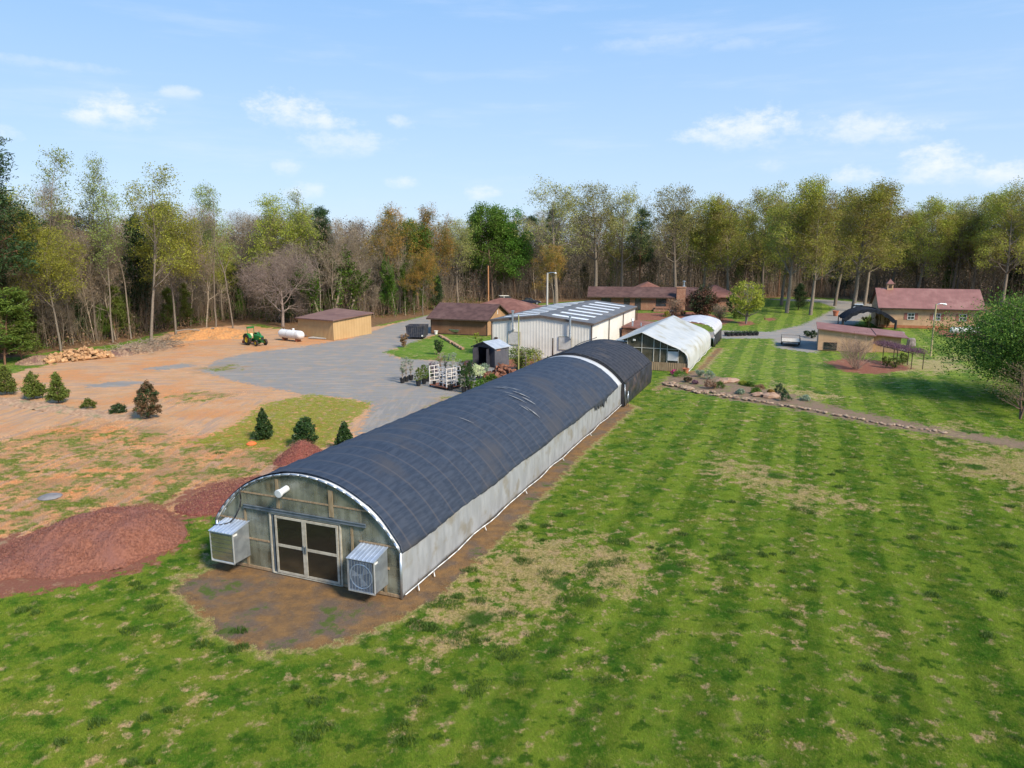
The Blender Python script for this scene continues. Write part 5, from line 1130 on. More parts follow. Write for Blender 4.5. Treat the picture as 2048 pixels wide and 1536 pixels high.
# ------------------------------------------------------------------ shrubs and small trees
def shrub(name, p, h, r_, n_, size, lm, label, cat='shrub', prof='cone', stems=1, group=None, seed=None, z0=.08, bark=None, parent=None, par_loc=None, aspect=.55, fill=.5, lumps=.42):
    rg_ = np.random.default_rng(seed if seed is not None else int(abs(p.x * 131 + p.y * 17)) % 9999)
    ph = rg_.random(8) * 6.3; u = rg_.random(n_ * 2); a_ = rg_.random(n_ * 2) * 2 * np.pi
    pr = {'cone': lambda t: (1 - t) ** .8 * (np.minimum(t / .12, 1)) ** .5, 'column': lambda t: np.minimum(1, (1 - t) * 2.2) ** .6 * np.minimum(t / .1, 1) ** .5,
          'ball': lambda t: np.sqrt(np.clip(1 - (2 * t - 1) ** 2, 0, 1)), 'dome': lambda t: np.sqrt(np.clip(1 - t ** 2, 0, 1)), 'vase': lambda t: .25 + .75 * np.clip(t, 0, 1) ** .8 * (t < .93) + .3 * (t >= .93)}[prof]
    u = u[rg_.random(len(u)) < np.clip(pr(u) + .12, 0, 1)][:n_]; a_ = a_[:len(u)]
    lum = 1 + lumps * (np.sin(a_ * 3 + u * 9 + ph[0]) * .5 + np.sin(a_ * 5 - u * 17 + ph[1]) * .3 + np.sin(a_ * 2 + u * 31 + ph[2]) * .3)
    rad = r_ * pr(u) * lum * (fill + (1 - fill) * rg_.random(len(u)) ** .4)
    q = np.stack([np.cos(a_) * rad, np.sin(a_) * rad, z0 * h + u * h * (1 - z0)], 1) + rg_.normal(size=(len(u), 3)) * .05 * r_
    K_ = min(max(8, len(q) // 55), 230); cen = q[rg_.choice(len(q), K_)]; k_ = rg_.integers(0, K_, len(q)); mv = rg_.random(len(q)) < .72
    q2 = cen[k_] + rg_.normal(size=q.shape) * r_ * (.10 if prof in ('cone', 'column') else .13); q[mv] = q2[mv]
    v, f, at = leaves(rg_, q, size, aspect); cl_ = rg_.random(K_)[k_]; at['clump'] = np.repeat(cl_, 4)
    root = parent or thing(name, label, cat, (p.x, p.y, -.04), 0, group)
    me = fast_mesh('foliage', v, faces4=f, attrs=at); fo = put('foliage', me, lm, root)
    S = []
    for i in range(stems):
        x = y = 0.; z = 0.; dx, dy = (rg_.normal(0, .25 * r_ / max(h, .1), 2) if stems > 1 else (0, 0)); rr_ = max(.012, .02 * h)
        for k in range(5):
            nx_, ny__, nz_ = x + dx * h * .18 + rg_.normal(0, .01 * h), y + dy * h * .18 + rg_.normal(0, .01 * h), z + h * .17; S.append((x, y, z, nx_, ny__, nz_, rr_, rr_ * .8)); rr_ *= .8
            for b in range(4):
                aa = rg_.random() * 6.28; ln_ = r_ * rg_.uniform(.4, .8); S.append((nx_, ny__, nz_, nx_ + math.cos(aa) * ln_, ny__ + math.sin(aa) * ln_, nz_ + ln_ * .5, rr_ * .5, rr_ * .2))
            x, y, z = nx_, ny__, nz_
    v, f = tubes(S, 5); put('stem', fast_mesh('stem', v, faces4=f, smooth=True), bark or BARK_B, root)
    if par_loc is not None:
        for o in root.children:
            if o.name.split('.')[0] in ('foliage', 'stem'): o.location = par_loc
    return root
def spx(name, px, by, ty, rpx, n_, size, lm, label, **kw):
    p = G(px, by); h = H(px, ty, p); r_ = rpx * p.y / F * 1.02
    return shrub(name, p, h, r_, n_, size, lm, label, **kw)
spx('conifer_shrub', 14, 787, 733, 21, 5200, .13, LF_CON, 'young conifer at the far left of the row, cut close by the photo edge', prof='cone', group=None)
spx('conifer_shrub', 68, 796, 741, 21, 5200, .13, LF_CON, 'broad young conifer, second in the row from the left')
spx('conifer_shrub', 117, 804, 744, 20, 5200, .13, LF_CON, 'brightest young conifer, last of the left row, before two low shrubs')
spx('low_shrub', 177, 815, 797, 12, 1600, .10, LF_CON, 'low sparse shrub on the soil ridge, nearer the conifers', prof='dome')
spx('low_shrub', 237, 823, 808, 14, 1800, .10, LF_HOL, 'low dark shrub on the soil ridge, nearer the bronze shrub', prof='dome')
spx('holly_shrub', 298, 836, 764, 20, 6500, .13, LF_RED, 'bronze-leaved upright shrub at the right end of the soil ridge', prof='column')
spx('holly_shrub', 528, 878, 817, 18, 6500, .12, LF_HOL, 'dark holly, left one of three beside the long greenhouse', prof='cone')
spx('holly_shrub', 611, 892, 834, 19, 6500, .12, LF_HOL, 'dark holly, middle one of three beside the long greenhouse', prof='column')
spx('holly_shrub', 690, 900, 842, 19, 6500, .12, LF_HOL, 'dark holly touching the greenhouse roof line, right one of three', prof='cone')
spx('small_shrub', 808, 693, 668, 8, 1300, .14, LF_BRN, 'small dull shrub on the lawn island left of the dumpster', prof='vase', z0=.12, stems=4)
spx('small_shrub', 878, 708, 680, 9, 1500, .14, LF_HOL, 'small dark green shrub in the middle of the lawn island', prof='vase', z0=.1, stems=3)
spx('small_tree', 954, 700, 665, 9, 420, .14, LF_YG, 'thin yellow-leaved sapling on the lawn left of the plastic shed', prof='ball', z0=.3, cat='sapling')
spx('hedge', 1044, 742, 695, 26, 3400, .14, LF_CON, 'shaggy yellow-green shrub against the warehouse right of the plastic shed', prof='vase', stems=9)
spx('hedge', 1072, 736, 700, 15, 900, .13, LF_YG, 'thin yellow-green shrub at the warehouse wall by the bare bush', prof='vase', stems=6)
spx('small_shrub', 1095, 727, 711, 6, 1200, .10, LF_GR, 'small pointed green shrub at the foot of the warehouse wall', prof='cone')
spx('yellow_tree', 1492, 647, 562, 28, 4200, .26, LF_YG, 'small tree with pale yellow leaves in a mulch ring on the far lawn', prof='ball', z0=.28, stems=4, cat='tree', bark=BARK_P)
spx('round_bush', 1405, 632, 576, 25, 6000, .30, LF_RED, 'big round dark red and green bush in front of the house wing', prof='ball', stems=4)
spx('bare_bush', 1350, 632, 600, 22, 900, .25, LF_BRN, 'thin brown bush below the brick chimney', prof='vase', stems=14, bark=BARK_T)
spx('bare_bush', 1440, 640, 612, 22, 800, .22, LF_BUD, 'thin reddish bush right of the big round bush', prof='vase', stems=12, bark=BARK_T)
spx('green_bush', 1463, 628, 590, 10, 1600, .25, LF_HOL, 'dark green bush between house wing and yellow tree', prof='ball')
spx('green_bush', 1478, 636, 612, 14, 1600, .22, LF_CON, 'yellow-green bush at the foot of the yellow tree', prof='dome')
spx('small_shrub', 1334, 633, 623, 7, 700, .16, LF_YG, 'low yellow shrub left of the white garden chair', prof='dome')
spx('small_shrub', 1366, 630, 620, 5, 700, .14, LF_THU, 'clipped green ball right of the white garden chair', prof='ball')
spx('flowering_bush', 1825, 652, 634, 9, 1500, .20, LF_FLW, 'bush in pale yellow-white flower before the barn wall', prof='dome')
spx('small_shrub', 1614, 672, 661, 6, 900, .16, LF_HOL, 'clipped dark shrub left of the shack, farther from it', prof='ball')
spx('small_shrub', 1626, 675, 662, 7, 900, .16, LF_HOL, 'clipped dark shrub against the left end of the shack', prof='ball')
spx('small_shrub', 1752, 614, 606, 7, 500, .2, LF_YG, 'low green shrub beside the stout oak left of the barn', prof='dome')
for px, by, ty, rp, lb in ((1735, 652, 634, 10, 'left'), (1757, 653, 630, 8, 'middle'), (1774, 655, 632, 7, 'right')):
    spx('shelter_plant', px, by, ty, rp, 420, .22, LF_BRN if lb != 'left' else LF_YG, f'leggy plant under the arched black shelter, {lb} one', prof='vase', stems=5)
# the big leafy tree at the right edge, and its thin neighbour
p = G(2052, 800); h = H(2052, 612, p)
mt = shrub('leafy_tree', p, h, 5.6, 60000, .17, LF_MAG, 'broad leafy green tree at the right edge in front of the barn', cat='tree', prof='ball', stems=7, z0=.24, fill=.3, lumps=.6, bark=BARK_G)
p = G(2040, 838); shrub('small_tree', p, 4.2, 2.3, 1700, .11, LF_BUD, 'thin brownish young tree at the right edge below the leafy one', cat='tree', prof='ball', stems=3, z0=.35, bark=BARK_B)
# the big bare bush in the mulch bed, and the arbour with its purple top
p = G(1712, 737); tr_ = random.Random(9); S = []
for i in range(46):
    a_ = tr_.uniform(0, 6.28); t = tr_.uniform(.1, .75); d = (math.cos(a_) * t, math.sin(a_) * t, 1.0); x = (math.cos(a_) * .25, math.sin(a_) * .25, 0)
    def rec(x, d, l, r, lev):
        n_ = 4
        for k in range(n_):
            d = tuple(d[j] + tr_.gauss(0, .12) for j in range(3)); m_ = math.sqrt(sum(c * c for c in d)); d = tuple(c / m_ for c in d); q = tuple(x[j] + d[j] * l / n_ for j in range(3)); S.append((*x, *q, r, r * .85)); r *= .85
            if lev < 2 and k > 0:
                for _ in range(2): rec(q, rot_about(d, R(tr_.uniform(18, 40)), tr_.uniform(0, 6.28)), l * .42, r * .6, lev + 1)
            x = q
    rec(x, d, tr_.uniform(1.8, 3.1), .028, 0)
v, f = tubes(S, 4); bb = thing('bare_bush', 'large rounded leafless bush in a red mulch bed before the shack', 'bush', (p.x, p.y, -.05)); put('branches', fast_mesh('branches', v, faces4=f), mat('rosy_twig', (.26, .17, .13), (.38, .27, .21), .9, ns=3), bb)
rg_ = np.random.default_rng(4); q = np.array([s[3:6] for s in S if s[2] > .8]); q = q[rg_.random(len(q)) < .12]; vv = leaves(rg_, q, .09); put('bud', fast_mesh('bud', vv[0], faces4=vv[1], attrs=vv[2]), LF_RED, bb)['kind'] = 'stuff'
a0, a1 = G(1765, 722), G(1822, 738); ab = thing('arbour', 'low arbour on thin posts topped with a roll of purple vine twigs', 'arbour', (a0.x, a0.y, -.05), math.atan2((a1 - a0).y, (a1 - a0).x)); La = (a1 - a0).length
for x in (0, La * .5, La):
    for y in (0, 1.3): MB().tube((x, y, 0), (x, y, 1.75), .045, n=6).build('post', WOODD, ab)
m1 = MB()
for y in (0, 1.3): m1.box(-1.2, La + .2, y - .03, y + .03, 1.72, 1.80)
m1.build('beam', WOODD, ab)
t = rg_.random((7000, 1)); q = np.c_[-2.2 + (La + 2.8) * t, .65 + .75 * rg_.normal(size=(7000, 1)) * .7, 1.98 + .16 * rg_.normal(size=(7000, 1))]; vv = leaves(rg_, q, .13, .25); put('vine', fast_mesh('vine', vv[0], faces4=vv[1], attrs=vv[2]), LF_PUR, ab)['kind'] = 'stuff'
for k, (px, by) in enumerate(((1772, 733), (1790, 735), (1806, 728))):
    spx('small_shrub', px, by, by - 20, 9, 900, .12, LF_CON, ('yellow-green shrub beneath the arbour, next to the bare bush', 'yellow-green shrub beneath the middle of the arbour', 'yellow-green shrub behind the right arbour posts')[k], prof='ball')

# ------------------------------------------------------------------ potted plants by the log pile
def pot(par, r=.26, h=.46, m=None, loc=(0, 0, 0)):
    o = MB().lathe([(r * .78, 0), (r, h * .86), (r * 1.08, h * .87), (r * 1.08, h), (r * .96, h), (r * .93, h * .9)], 16).build('pot', m or BLACKP, par, smooth=False); o.location = loc
    s = MB().lathe([(r * .92, h * .86), (r * .9, h * .9)], 14).build('soil', mat('potting_soil', (.05, .035, .025), (.09, .06, .04), .95, ns=12), o); return o
POTS = [(805, 764.5, 717, 9, 330, .10, LF_SIL, 'vase', 'airy grey-green potted shrub, front one of the left trio'), (813, 761.5, 712, 9, 330, .10, LF_SIL, 'vase', 'airy grey-green potted shrub, middle one of the left trio'), (822, 758.5, 718, 8, 300, .10, LF_SIL, 'vase', 'airy grey-green potted shrub, back one of the left trio'),
        (837, 770, 734, 7, 1500, .09, LF_CON, 'column', 'dense yellow-green potted shrub, nearer the camera'), (848, 766, 728, 8, 1700, .09, LF_CON, 'column', 'dense green potted shrub just behind the yellow-green one'), (856, 761, 728, 7, 900, .09, LF_GR, 'column', 'dark green potted shrub left of the white racks'),
        (901, 778.5, 771, 4, 60, .08, LF_BRN, 'dome', 'black pot with a stub of plant in front of the white rack'), (916, 773.5, 764, 4, 60, .08, LF_BRN, 'dome', 'black pot with a stub of plant left of the tall thuja'),
        (928, 783, 729, 9.5, 4200, .075, LF_THU, 'column', 'tall dark columnar thuja in a pot, nearer one'), (939, 779.5, 722, 9, 4200, .075, LF_THU, 'column', 'tall dark columnar thuja in a pot, farther one'),
        (949, 786, 762, 8, 900, .10, LF_GR, 'ball', 'leafy green potted shrub, leftmost of the low row beside the greenhouse'), (959, 781.5, 757, 8, 900, .10, LF_GR, 'ball', 'leafy green potted shrub, second of the low row'), (968, 777.5, 755, 8, 900, .10, LF_GR, 'ball', 'leafy green potted shrub, third of the low row'), (984, 771.5, 748, 10, 1100, .11, LF_IVY, 'ball', 'bright green potted shrub, rightmost of the low row'),
        (1015, 755, 747, 4, 40, .08, LF_BRN, 'dome', 'black pot in front of the log pile'), (956, 758, 728, 13, 1500, .11, LF_FLW, 'dome', 'variegated pale green potted shrub behind the tall thujas'), (968, 752, 728, 11, 1200, .11, LF_SIL, 'dome', 'variegated shrub in front of the plastic shed'),
        (880, 757, 700, 10, 260, .10, LF_BRN, 'vase', 'tall thin brown sapling in a pot behind the left white rack'), (892, 752, 706, 9, 300, .11, LF_SIL, 'vase', 'tall pale sapling in a pot behind the white racks'), (905, 756, 704, 9, 330, .10, LF_SIL, 'vase', 'silvery leaved sapling in a pot between the white racks'), (866, 754, 722, 9, 700, .10, LF_PUR, 'ball', 'purplish potted shrub behind the left white rack'),
        (925, 748, 722, 9, 500, .10, LF_RED, 'ball', 'bronze potted shrub behind the tall thujas'), (936, 744, 718, 9, 500, .10, LF_PUR, 'ball', 'dark purple potted shrub left of the plastic shed'), (915, 747, 715, 8, 400, .10, LF_SIL, 'ball', 'bluish potted shrub behind the right white rack'), (945, 745, 722, 9, 700, .12, LF_HOL, 'ball', 'dark evergreen potted shrub at the corner of the plastic shed'), (1052, 748, 700, 9, 120, .10, LF_YG, 'vase', 'bare-stemmed potted sapling near the leaning pole'), (1070, 752, 706, 8, 120, .10, LF_YG, 'vase', 'bare-stemmed potted sapling at the greenhouse roof edge')]
for px, by, ty, rp, n_, sz, lm, pr, lb in POTS:
    p = G(px, by); h = H(px, ty, p); t = thing('potted_plant', lb, 'potted plant', (p.x, p.y, -.04), 0, 'potted plants by the log pile'); pot(t)
    shrub('x', p, max(h - .4, .15), rp * p.y / F, n_, sz, lm, None, prof=pr, stems=4 if pr == 'vase' else 1, parent=t, par_loc=(0, 0, .4), z0=.3 if pr == 'vase' else .05, bark=BARK_P if pr == 'vase' else None)
# white plant racks
RACKM = mat('rack_white', (.66, .60, .54), (.76, .71, .66), .6, ns=6); RUST = mat('rack_rust', (.26, .09, .05), (.35, .14, .08), .7, ns=6)
for (pa, pb, lb) in (((859, 772), (893, 779), 'white ladder-sided plant rack on a rusty base, left one'), ((893, 778), (921, 774), 'white ladder-sided plant rack on a rusty base, right one by the thujas')):
    a_, b_ = G(*pa), G(*pb); L_ = (b_ - a_).length; t = thing('plant_rack', lb, 'rack', (a_.x, a_.y, -.04), math.atan2((b_ - a_).y, (b_ - a_).x), 'white plant racks'); D_ = 1.25
    m1 = MB(); m1.box(0, L_, 0, .08, .14, .22); m1.box(0, L_, D_ - .08, D_, .14, .22); m1.box(0, .08, .08, D_ - .08, .14, .22); m1.box(L_ - .08, L_, .08, D_ - .08, .14, .22); m1.box(.08, L_ - .08, .08, D_ - .08, .16, .19); m1.build('base', RUST, t)
    for x in (.05, L_ - .05): 
        for y in (.05, D_ - .05): MB().tube((x - .02, y, .09), (x + .02, y, .09), .09, n=12).build('castor', BLACKP, t)
    for x in (0, L_):
        m1 = MB()
        for y in (.04, D_ / 2, D_ - .04): m1.box(x - .03, x + .03, y - .03, y + .03, .22, 2.0)
        for z in (.5, .85, 1.2, 1.55, 1.95): m1.box(x - .022, x + .022, .07, D_ - .07, z, z + .045)
        m1.build('ladder_end', RACKM, t)
    m1 = MB(); m1.box(.03, L_ - .03, D_ - .05, D_ - .01, 1.1, 1.15); m1.build('rail', RACKM, t)
    for k in range(5):
        c = thing('nursery_pot', ('small black pot on the left rack' if 'left' in lb else 'small black pot on the right rack'), 'pot', (0, 0, 0), 0, 'small pots on the ' + ('left' if 'left' in lb else 'right') + ' rack')
        wv = Matrix.Rotation(t.rotation_euler.z, 4, 'Z') @ Vector((.25 + k * (L_ - .5) / 4, .4 + .4 * (k % 2), 0)); c.location = (a_.x + wv.x, a_.y + wv.y, .16); pot(c, .17, .3)

# ------------------------------------------------------------------ firewood
def log_mesh(split, seed):
    rr_ = random.Random(seed); m1 = MB(); L_ = .55; r_ = .17
    if split:
        pts = [(0, 0)] + [(r_ * 1.2 * math.cos(a_), r_ * 1.2 * math.sin(a_)) for a_ in (0, .45, .9, 1.35)]
    else: pts = [(r_ * math.cos(a_) * rr_.uniform(.9, 1.1), r_ * math.sin(a_) * rr_.uniform(.9, 1.1)) for a_ in [i * math.pi / 4.5 for i in range(9)]]
    m1.prism([(x - (.08 if split else 0), y - (.06 if split else 0)) for x, y in pts], 0, -L_ / 2, L_ / 2); return m1
WOODC = mat('cut_wood', (.36, .19, .085), (.50, .31, .16), .85, ns=6, c3=(.28, .16, .09), n3=2.5, rand=.5); WOODR = mat('red_cut_wood', (.15, .058, .036), (.27, .125, .075), .85, ns=6, c3=(.20, .10, .07), n3=2.5, rand=.5)
def pile(p, q, half, h, n_, m, label, group, s0, seeds):
    protos = []
    for k in seeds:
        o = log_mesh(k % 2, k).build('log', m); protos.append(o)
    first = set(); rr_ = random.Random(seeds[0]); d = q - p; L_ = d.length; a_ = math.atan2(d.y, d.x); R_ = Matrix.Rotation(a_, 4, 'Z')
    for i in range(n_):
        u = rr_.random(); v_ = rr_.uniform(-1, 1); hh = h * math.sin(math.pi * min(.97, max(.03, u))) ** .6 * (1 - abs(v_)) ; z = .10 + hh * (rr_.random() ** .35)
        w_ = R_ @ Vector((u * L_, v_ * half, 0)); src = protos[i % len(protos)]
        if i < len(protos): o = src
        else: o = src.copy(); COL.objects.link(o)
        tag(o, label, 'log', group); o.location = (p.x + w_.x, p.y + w_.y, z); s_ = s0 * rr_.uniform(.75, 1.25); o.scale = (s_, s_, s_); o.rotation_euler = (rr_.uniform(0, 6), rr_.gauss(0, .45), rr_.uniform(0, 6))
pile(G(88, 724), G(222, 712), 1.5, 1.15, 190, WOODC, 'split pale log in the long firewood heap at the left wood edge', 'logs of the firewood heap', 1.15, (11, 12, 13, 14))
pile(G(972, 758), G(1032, 752), 1.3, 1.35, 80, WOODR, 'reddish log in the heap before the plastic shed', 'logs heaped before the plastic shed', 1.0, (21, 22, 23, 24))
for k, (px, py) in enumerate(((262, 706), (300, 700), (330, 694))):
    rr_ = random.Random(k); S = []
    for i in range(140):
        x, y = rr_.gauss(0, 1.5), rr_.gauss(0, .8); z = max(.25, 1.0 - abs(x) * .25 + rr_.gauss(0, .2)); a_ = rr_.uniform(0, 6.28); l = rr_.uniform(.5, 1.6); S.append((x, y, z, x + math.cos(a_) * l, y + math.sin(a_) * l, max(.05, z + rr_.gauss(0, .4)), .03, .012))
    v, f = tubes(S, 4); p = G(px, py); o = put('brush_pile', fast_mesh('brush_pile', v, faces4=f), BARK_T, loc=(p.x, p.y, 0)); tag(o, ('tangle of cut branches next to the firewood', 'middle tangle of cut branches on the dirt heap', 'tangle of cut branches nearest the tractor')[k], 'brush pile')
p = G(352, 676); q = G(404, 664)
m1 = MB(); m1.path([(0, 0, .9), (1.6, .6, 1.1), (3.4, 1.4, .8), (5.0, 1.6, 1.2)], .09, 6); o = m1.build('fallen_trunk', BARK_P); o.location = (p.x, p.y, .1); tag(o, 'fallen grey trunk lying along the clay bank', 'log')

# ------------------------------------------------------------------ tractor
GRN = mat('tractor_green', (.015, .14, .025), (.02, .17, .035), .35, spec=.5, ns=2); YEL = mat('wheel_yellow', (.75, .52, .015), (.65, .42, .02), .45, ns=4); TYRE = mat('tyre_rubber', (.022, .021, .02), (.10, .07, .05), .9, ns=4, lo=.45, hi=.7)
p = G(512, 689); tt = thing('tractor', 'green tractor with yellow wheels and a folding roll bar, parked on the clay', 'tractor', (p.x, p.y, -.03), R(-38))
def wheel(par, x, y, r, wd_, rim):
    prof = [(r * rim, -wd_ / 2), (r * .93, -wd_ / 2), (r, -wd_ / 2 * .75), (r, wd_ / 2 * .75), (r * .93, wd_ / 2), (r * rim, wd_ / 2)]
    M_ = Matrix.Translation((x, y, r)) @ Matrix.Rotation(R(90), 4, 'X'); m1 = MB(); m1.lathe(prof, 28, M_, caps=False); m1.lathe([(r * rim, -wd_ / 2), (r * rim, wd_ / 2)], 28, M_, caps=False)
    for i in range(18):
        a_ = i * math.pi / 9; M2 = M_ @ Matrix.Rotation(a_, 4, 'Z'); m1.box(r * .98, r * 1.05, -.025 * r - .01, .03, -wd_ * .45, wd_ * .45, M2)
    w_ = m1.build('wheel', TYRE, par); m2 = MB(); m2.lathe([(.001, -wd_ * .18), (r * .25, -wd_ * .20), (r * .3, -wd_ * .08), (r * rim * .8, -wd_ * .05), (r * rim, -wd_ * .32), (r * rim, wd_ * .32), (r * rim * .8, wd_ * .05), (r * .3, wd_ * .08), (r * .25, wd_ * .2), (.001, wd_ * .18)], 28, M_, caps=False); m2.build('rim', YEL, w_); return w_
for sy in (-1, 1): wheel(tt, -.75, sy * .78, .72, .40, .55); wheel(tt, 1.15, sy * .72, .40, .24, .52)
m1 = MB(); m1.prism([(-.15, .75), (1.55, .68), (1.62, .85), (1.6, 1.22), (1.35, 1.32), (-.1, 1.42)], 1, -.27, .27); m1.build('bonnet', GRN, tt, bevel=.03)
m1 = MB(); m1.box(1.621, 1.64, -.2, .2, .78, 1.18); m1.build('radiator_grille', BLACKP, tt)
m1 = MB(); m1.box(-1.0, 1.5, -.20, .20, .42, .74); m1.box(1.05, 1.25, -.62, .62, .36, .46); m1.tube((-.75, -.6, .72), (-.75, .6, .72), .12); m1.build('chassis', mat('dark_green', (.01, .06, .015), (.015, .08, .02), .5), tt)
for sy in (-1, 1):
    m1 = MB(); pr = [(-.75 + .86 * math.cos(a_), .72 + .86 * math.sin(a_)) for a_ in [R(20 + 14 * i) for i in range(11)]] + [(-.75 + .80 * math.cos(a_), .72 + .80 * math.sin(a_)) for a_ in [R(20 + 14 * (10 - i)) for i in range(11)]]
    m1.prism(pr, 1, min(sy * .52, sy * .98), max(sy * .52, sy * .98)); m1.build('mudguard', GRN, tt)
m1 = MB(); m1.box(-.95, -.45, -.24, .24, 1.05, 1.15); m1.prism([(-1.0, 1.1), (-.9, 1.1), (-.98, 1.5), (-1.08, 1.5)], 1, -.24, .24); m1.build('seat', mat('seat_pale', (.5, .47, .3), (.6, .55, .35), .7), tt, bevel=.03)
m1 = MB(); m1.path([(-1.05, -.5, .8), (-1.12, -.5, 2.35), (-1.12, .5, 2.35), (-1.05, .5, .8)], .045, 8); m1.box(-1.20, -1.02, -.52, .52, 2.18, 2.42); m1.build('roll_bar', GRN, tt)
m1 = MB(); m1.tube((.1, 0, 1.2), (-.25, 0, 1.55), .02); m1.lathe([(.20, -.012), (.22, 0), (.20, .012)], 20, Matrix.Translation((-.26, 0, 1.56)) @ Matrix.Rotation(R(-50), 4, 'Y'), caps=False); m1.build('steering_wheel', BLACKP, tt)
m1 = MB(); m1.tube((.75, .12, 1.3), (.75, .12, 1.95), .035); m1.tube((.75, .12, 1.5), (.75, .12, 1.8), .06); m1.build('exhaust_pipe', BLACKP, tt)
m1 = MB(); m1.box(-2.15, -1.75, -.75, .75, .12, .5); m1.tube((-1.75, -.25, .4), (-.9, -.25, .6), .04); m1.tube((-1.75, .25, .4), (-.9, .25, .6), .04); m1.build('box_blade', mat('red_rust', (.28, .05, .03), (.22, .08, .05), .7, ns=5), tt)
for sy in (-1, 1): MB().tube((1.5, sy * .31, 1.0), (1.54, sy * .31, 1.0), .06).build('headlight', YEL, tt)

# ------------------------------------------------------------------ tanks
def tank(px, by, L_, r_, rz, label, band):
    p = G(px, by); t = thing('propane_tank', label, 'tank', (p.x, p.y, -.04), rz); zc = r_ + .28; M_ = Matrix.Translation((0, 0, zc)) @ Matrix.Rotation(R(90), 4, 'Y'); pr = []
    for i in range(9): a_ = math.pi / 2 * i / 8; pr.append((max(.001, r_ * math.sin(a_)), -L_ / 2 + r_ - r_ * math.cos(a_)))
    pr += [(r, -z) for r, z in pr[::-1]]; MB().lathe(pr, 28, M_, caps=False).build('shell', mat('tank_paint', (.66, .65, .65), (.74, .73, .72), .38, ns=1.5, c3=(.55, .50, .46), n3=.6), t, smooth=True)
    m1 = MB(); m1.lathe([(r_ + .012, band - .03), (r_ + .012, band + .03)], 28, M_, caps=False); m1.build('band', GALV, t)
    m1 = MB(); m1.lathe([(.16, 0), (.16, .16), (.19, .17), (.16, .25), (.02, .28)], 14, Matrix.Translation((.1 * L_, 0, zc + r_ - .03))); m1.build('valve_dome', WHITEP, t)
    for x in (-L_ * .42, -L_ * .36, -L_ * .28): MB().tube((x, 0, zc + r_ * .9), (x, 0, zc + r_ + .14), .035).build('valve', GALV, t)
    for x in (-L_ * .28, L_ * .28): MB().box(x - .10, x + .10, -r_ * .7, r_ * .7, 0, .42).build('leg', RUST, t)
tank(583, 680.5, 5.0, .62, R(-34), 'long white propane tank in front of the tan shed', -.45)
tank(1930, 671, 4.6, .50, R(-6), 'silver-white propane tank on red mulch beside the barn', .2)
slab_ = thing('concrete_slab', 'pale flat slab lying between the white tank and the tan shed', 'slab', tuple(G(640, 676)), R(-20)); MB().box(-1.5, 1.5, -.8, .8, 0, .12).build('slab', CONC, slab_, bevel=.02); MB().tube((-3.2, .9, .12), (-1.6, .8, .12), .07).build('pipe', GALV, slab_)

# dumpster
p = G(831, 677); dm = thing('dumpster', 'dark blue-grey ribbed open-top dumpster at the end of the gravel lane', 'dumpster', (p.x, p.y, -.03), R(-4)); DB = mat('dumpster_paint', (.030, .034, .050), (.055, .058, .075), .6, ns=3, c3=(.09, .08, .08), n3=1.5)
w_, d_, h_ = 1.25, 3.0, 1.85
m1 = MB(); m1.prism([(-w_, .2), (w_, .2), (w_ + .15, h_), (w_ + .08, h_), (w_ - .07, .28), (-w_ + .07, .28), (-w_ - .08, h_), (-w_ - .15, h_)], 1, .06, d_ - .06); m1.build('body', DB, dm)
for y in (0, d_ - .06): m1 = MB(); m1.prism([(-w_, .2), (w_, .2), (w_ + .15, h_ - .02), (-w_ - .15, h_ - .02)], 1, y, y + .06); m1.build('end_panel', DB, dm)
m1 = MB()
for i in range(9): x = -w_ + .1 + i * (2 * w_ - .2) / 8; m1.box(x - .045, x + .045, -.08, -.001, .25, h_ - .12)
m1.box(-w_ - .2, w_ + .2, -.1, -.001, h_ - .1, h_ + .02); m1.build('rib', DB, dm)
for x in (-.9, .9): MB().tube((x, .3, .12), (x + .1, .3, .12), .12).build('wheel', BLACKP, dm)
MB().box(.9, 1.12, -.11, -.085, .35, .55).build('notice', WHITEP, dm)

# ------------------------------------------------------------------ poles
def pole(name, px, by, ty, r_, m, label, arm=None, n_=10):
    p = G(px, by); h = H(px, ty, p); t = thing(name, label, 'pole', (p.x, p.y, -.05)); MB().tube((0, 0, 0), (0, 0, h), r_, r_ * .8, n_).build('post', m, t, smooth=False)
    if arm:
        m1 = MB(); m1.path([(0, 0, h - .1), (arm * .5, -.05, h + .05), (arm, -.1, h + .02)], .05, 8); a_ = m1.build('arm', GALV, t); m1 = MB(); m1.lathe([(.05, .1), (.16, .02), (.20, -.08), (.12, -.16)], 14, Matrix.Translation((arm + .1, -.1, h))); m1.build('lamp_head', WHITEP, a_)
    return t
pole('light_pole', 1094, 652, 545, .17, mat('pale_pole', (.42, .39, .35), (.52, .49, .45), .8, ns=2, stretch=(3, 3, .5)), 'pale grey light pole with a short lamp arm behind the warehouse', 1.2)
pole('light_pole', 1861, 712, 607, .11, mat('olive_pole', (.34, .29, .15), (.42, .36, .20), .85, ns=2, stretch=(3, 3, .5)), 'thin tan light pole with a small arm standing on the lawn by the barn', .9)
pole('utility_pole', 977, 628, 531, .16, mat('orange_pole', (.36, .16, .07), (.44, .22, .11), .85, ns=2, stretch=(3, 3, .5)), 'orange-brown bare wooden pole behind the brown building')
pole('leaning_pole', 1037, 752, 629, .075, mat('green_pole', (.28, .29, .10), (.38, .37, .17), .8, ns=2, stretch=(3, 3, .5)), 'thin yellow-green pole rising before the warehouse front')
pole('dark_post', 1105.5, 719, 675, .16, WOODD, 'dark brown square post against the warehouse front', None, 4)
for px, by, lb in ((1106, 606, 'small white marker post behind the warehouse roof'),): pole('marker_post', px + 6, by + 22, by + 8, .12, WHITEP, lb)

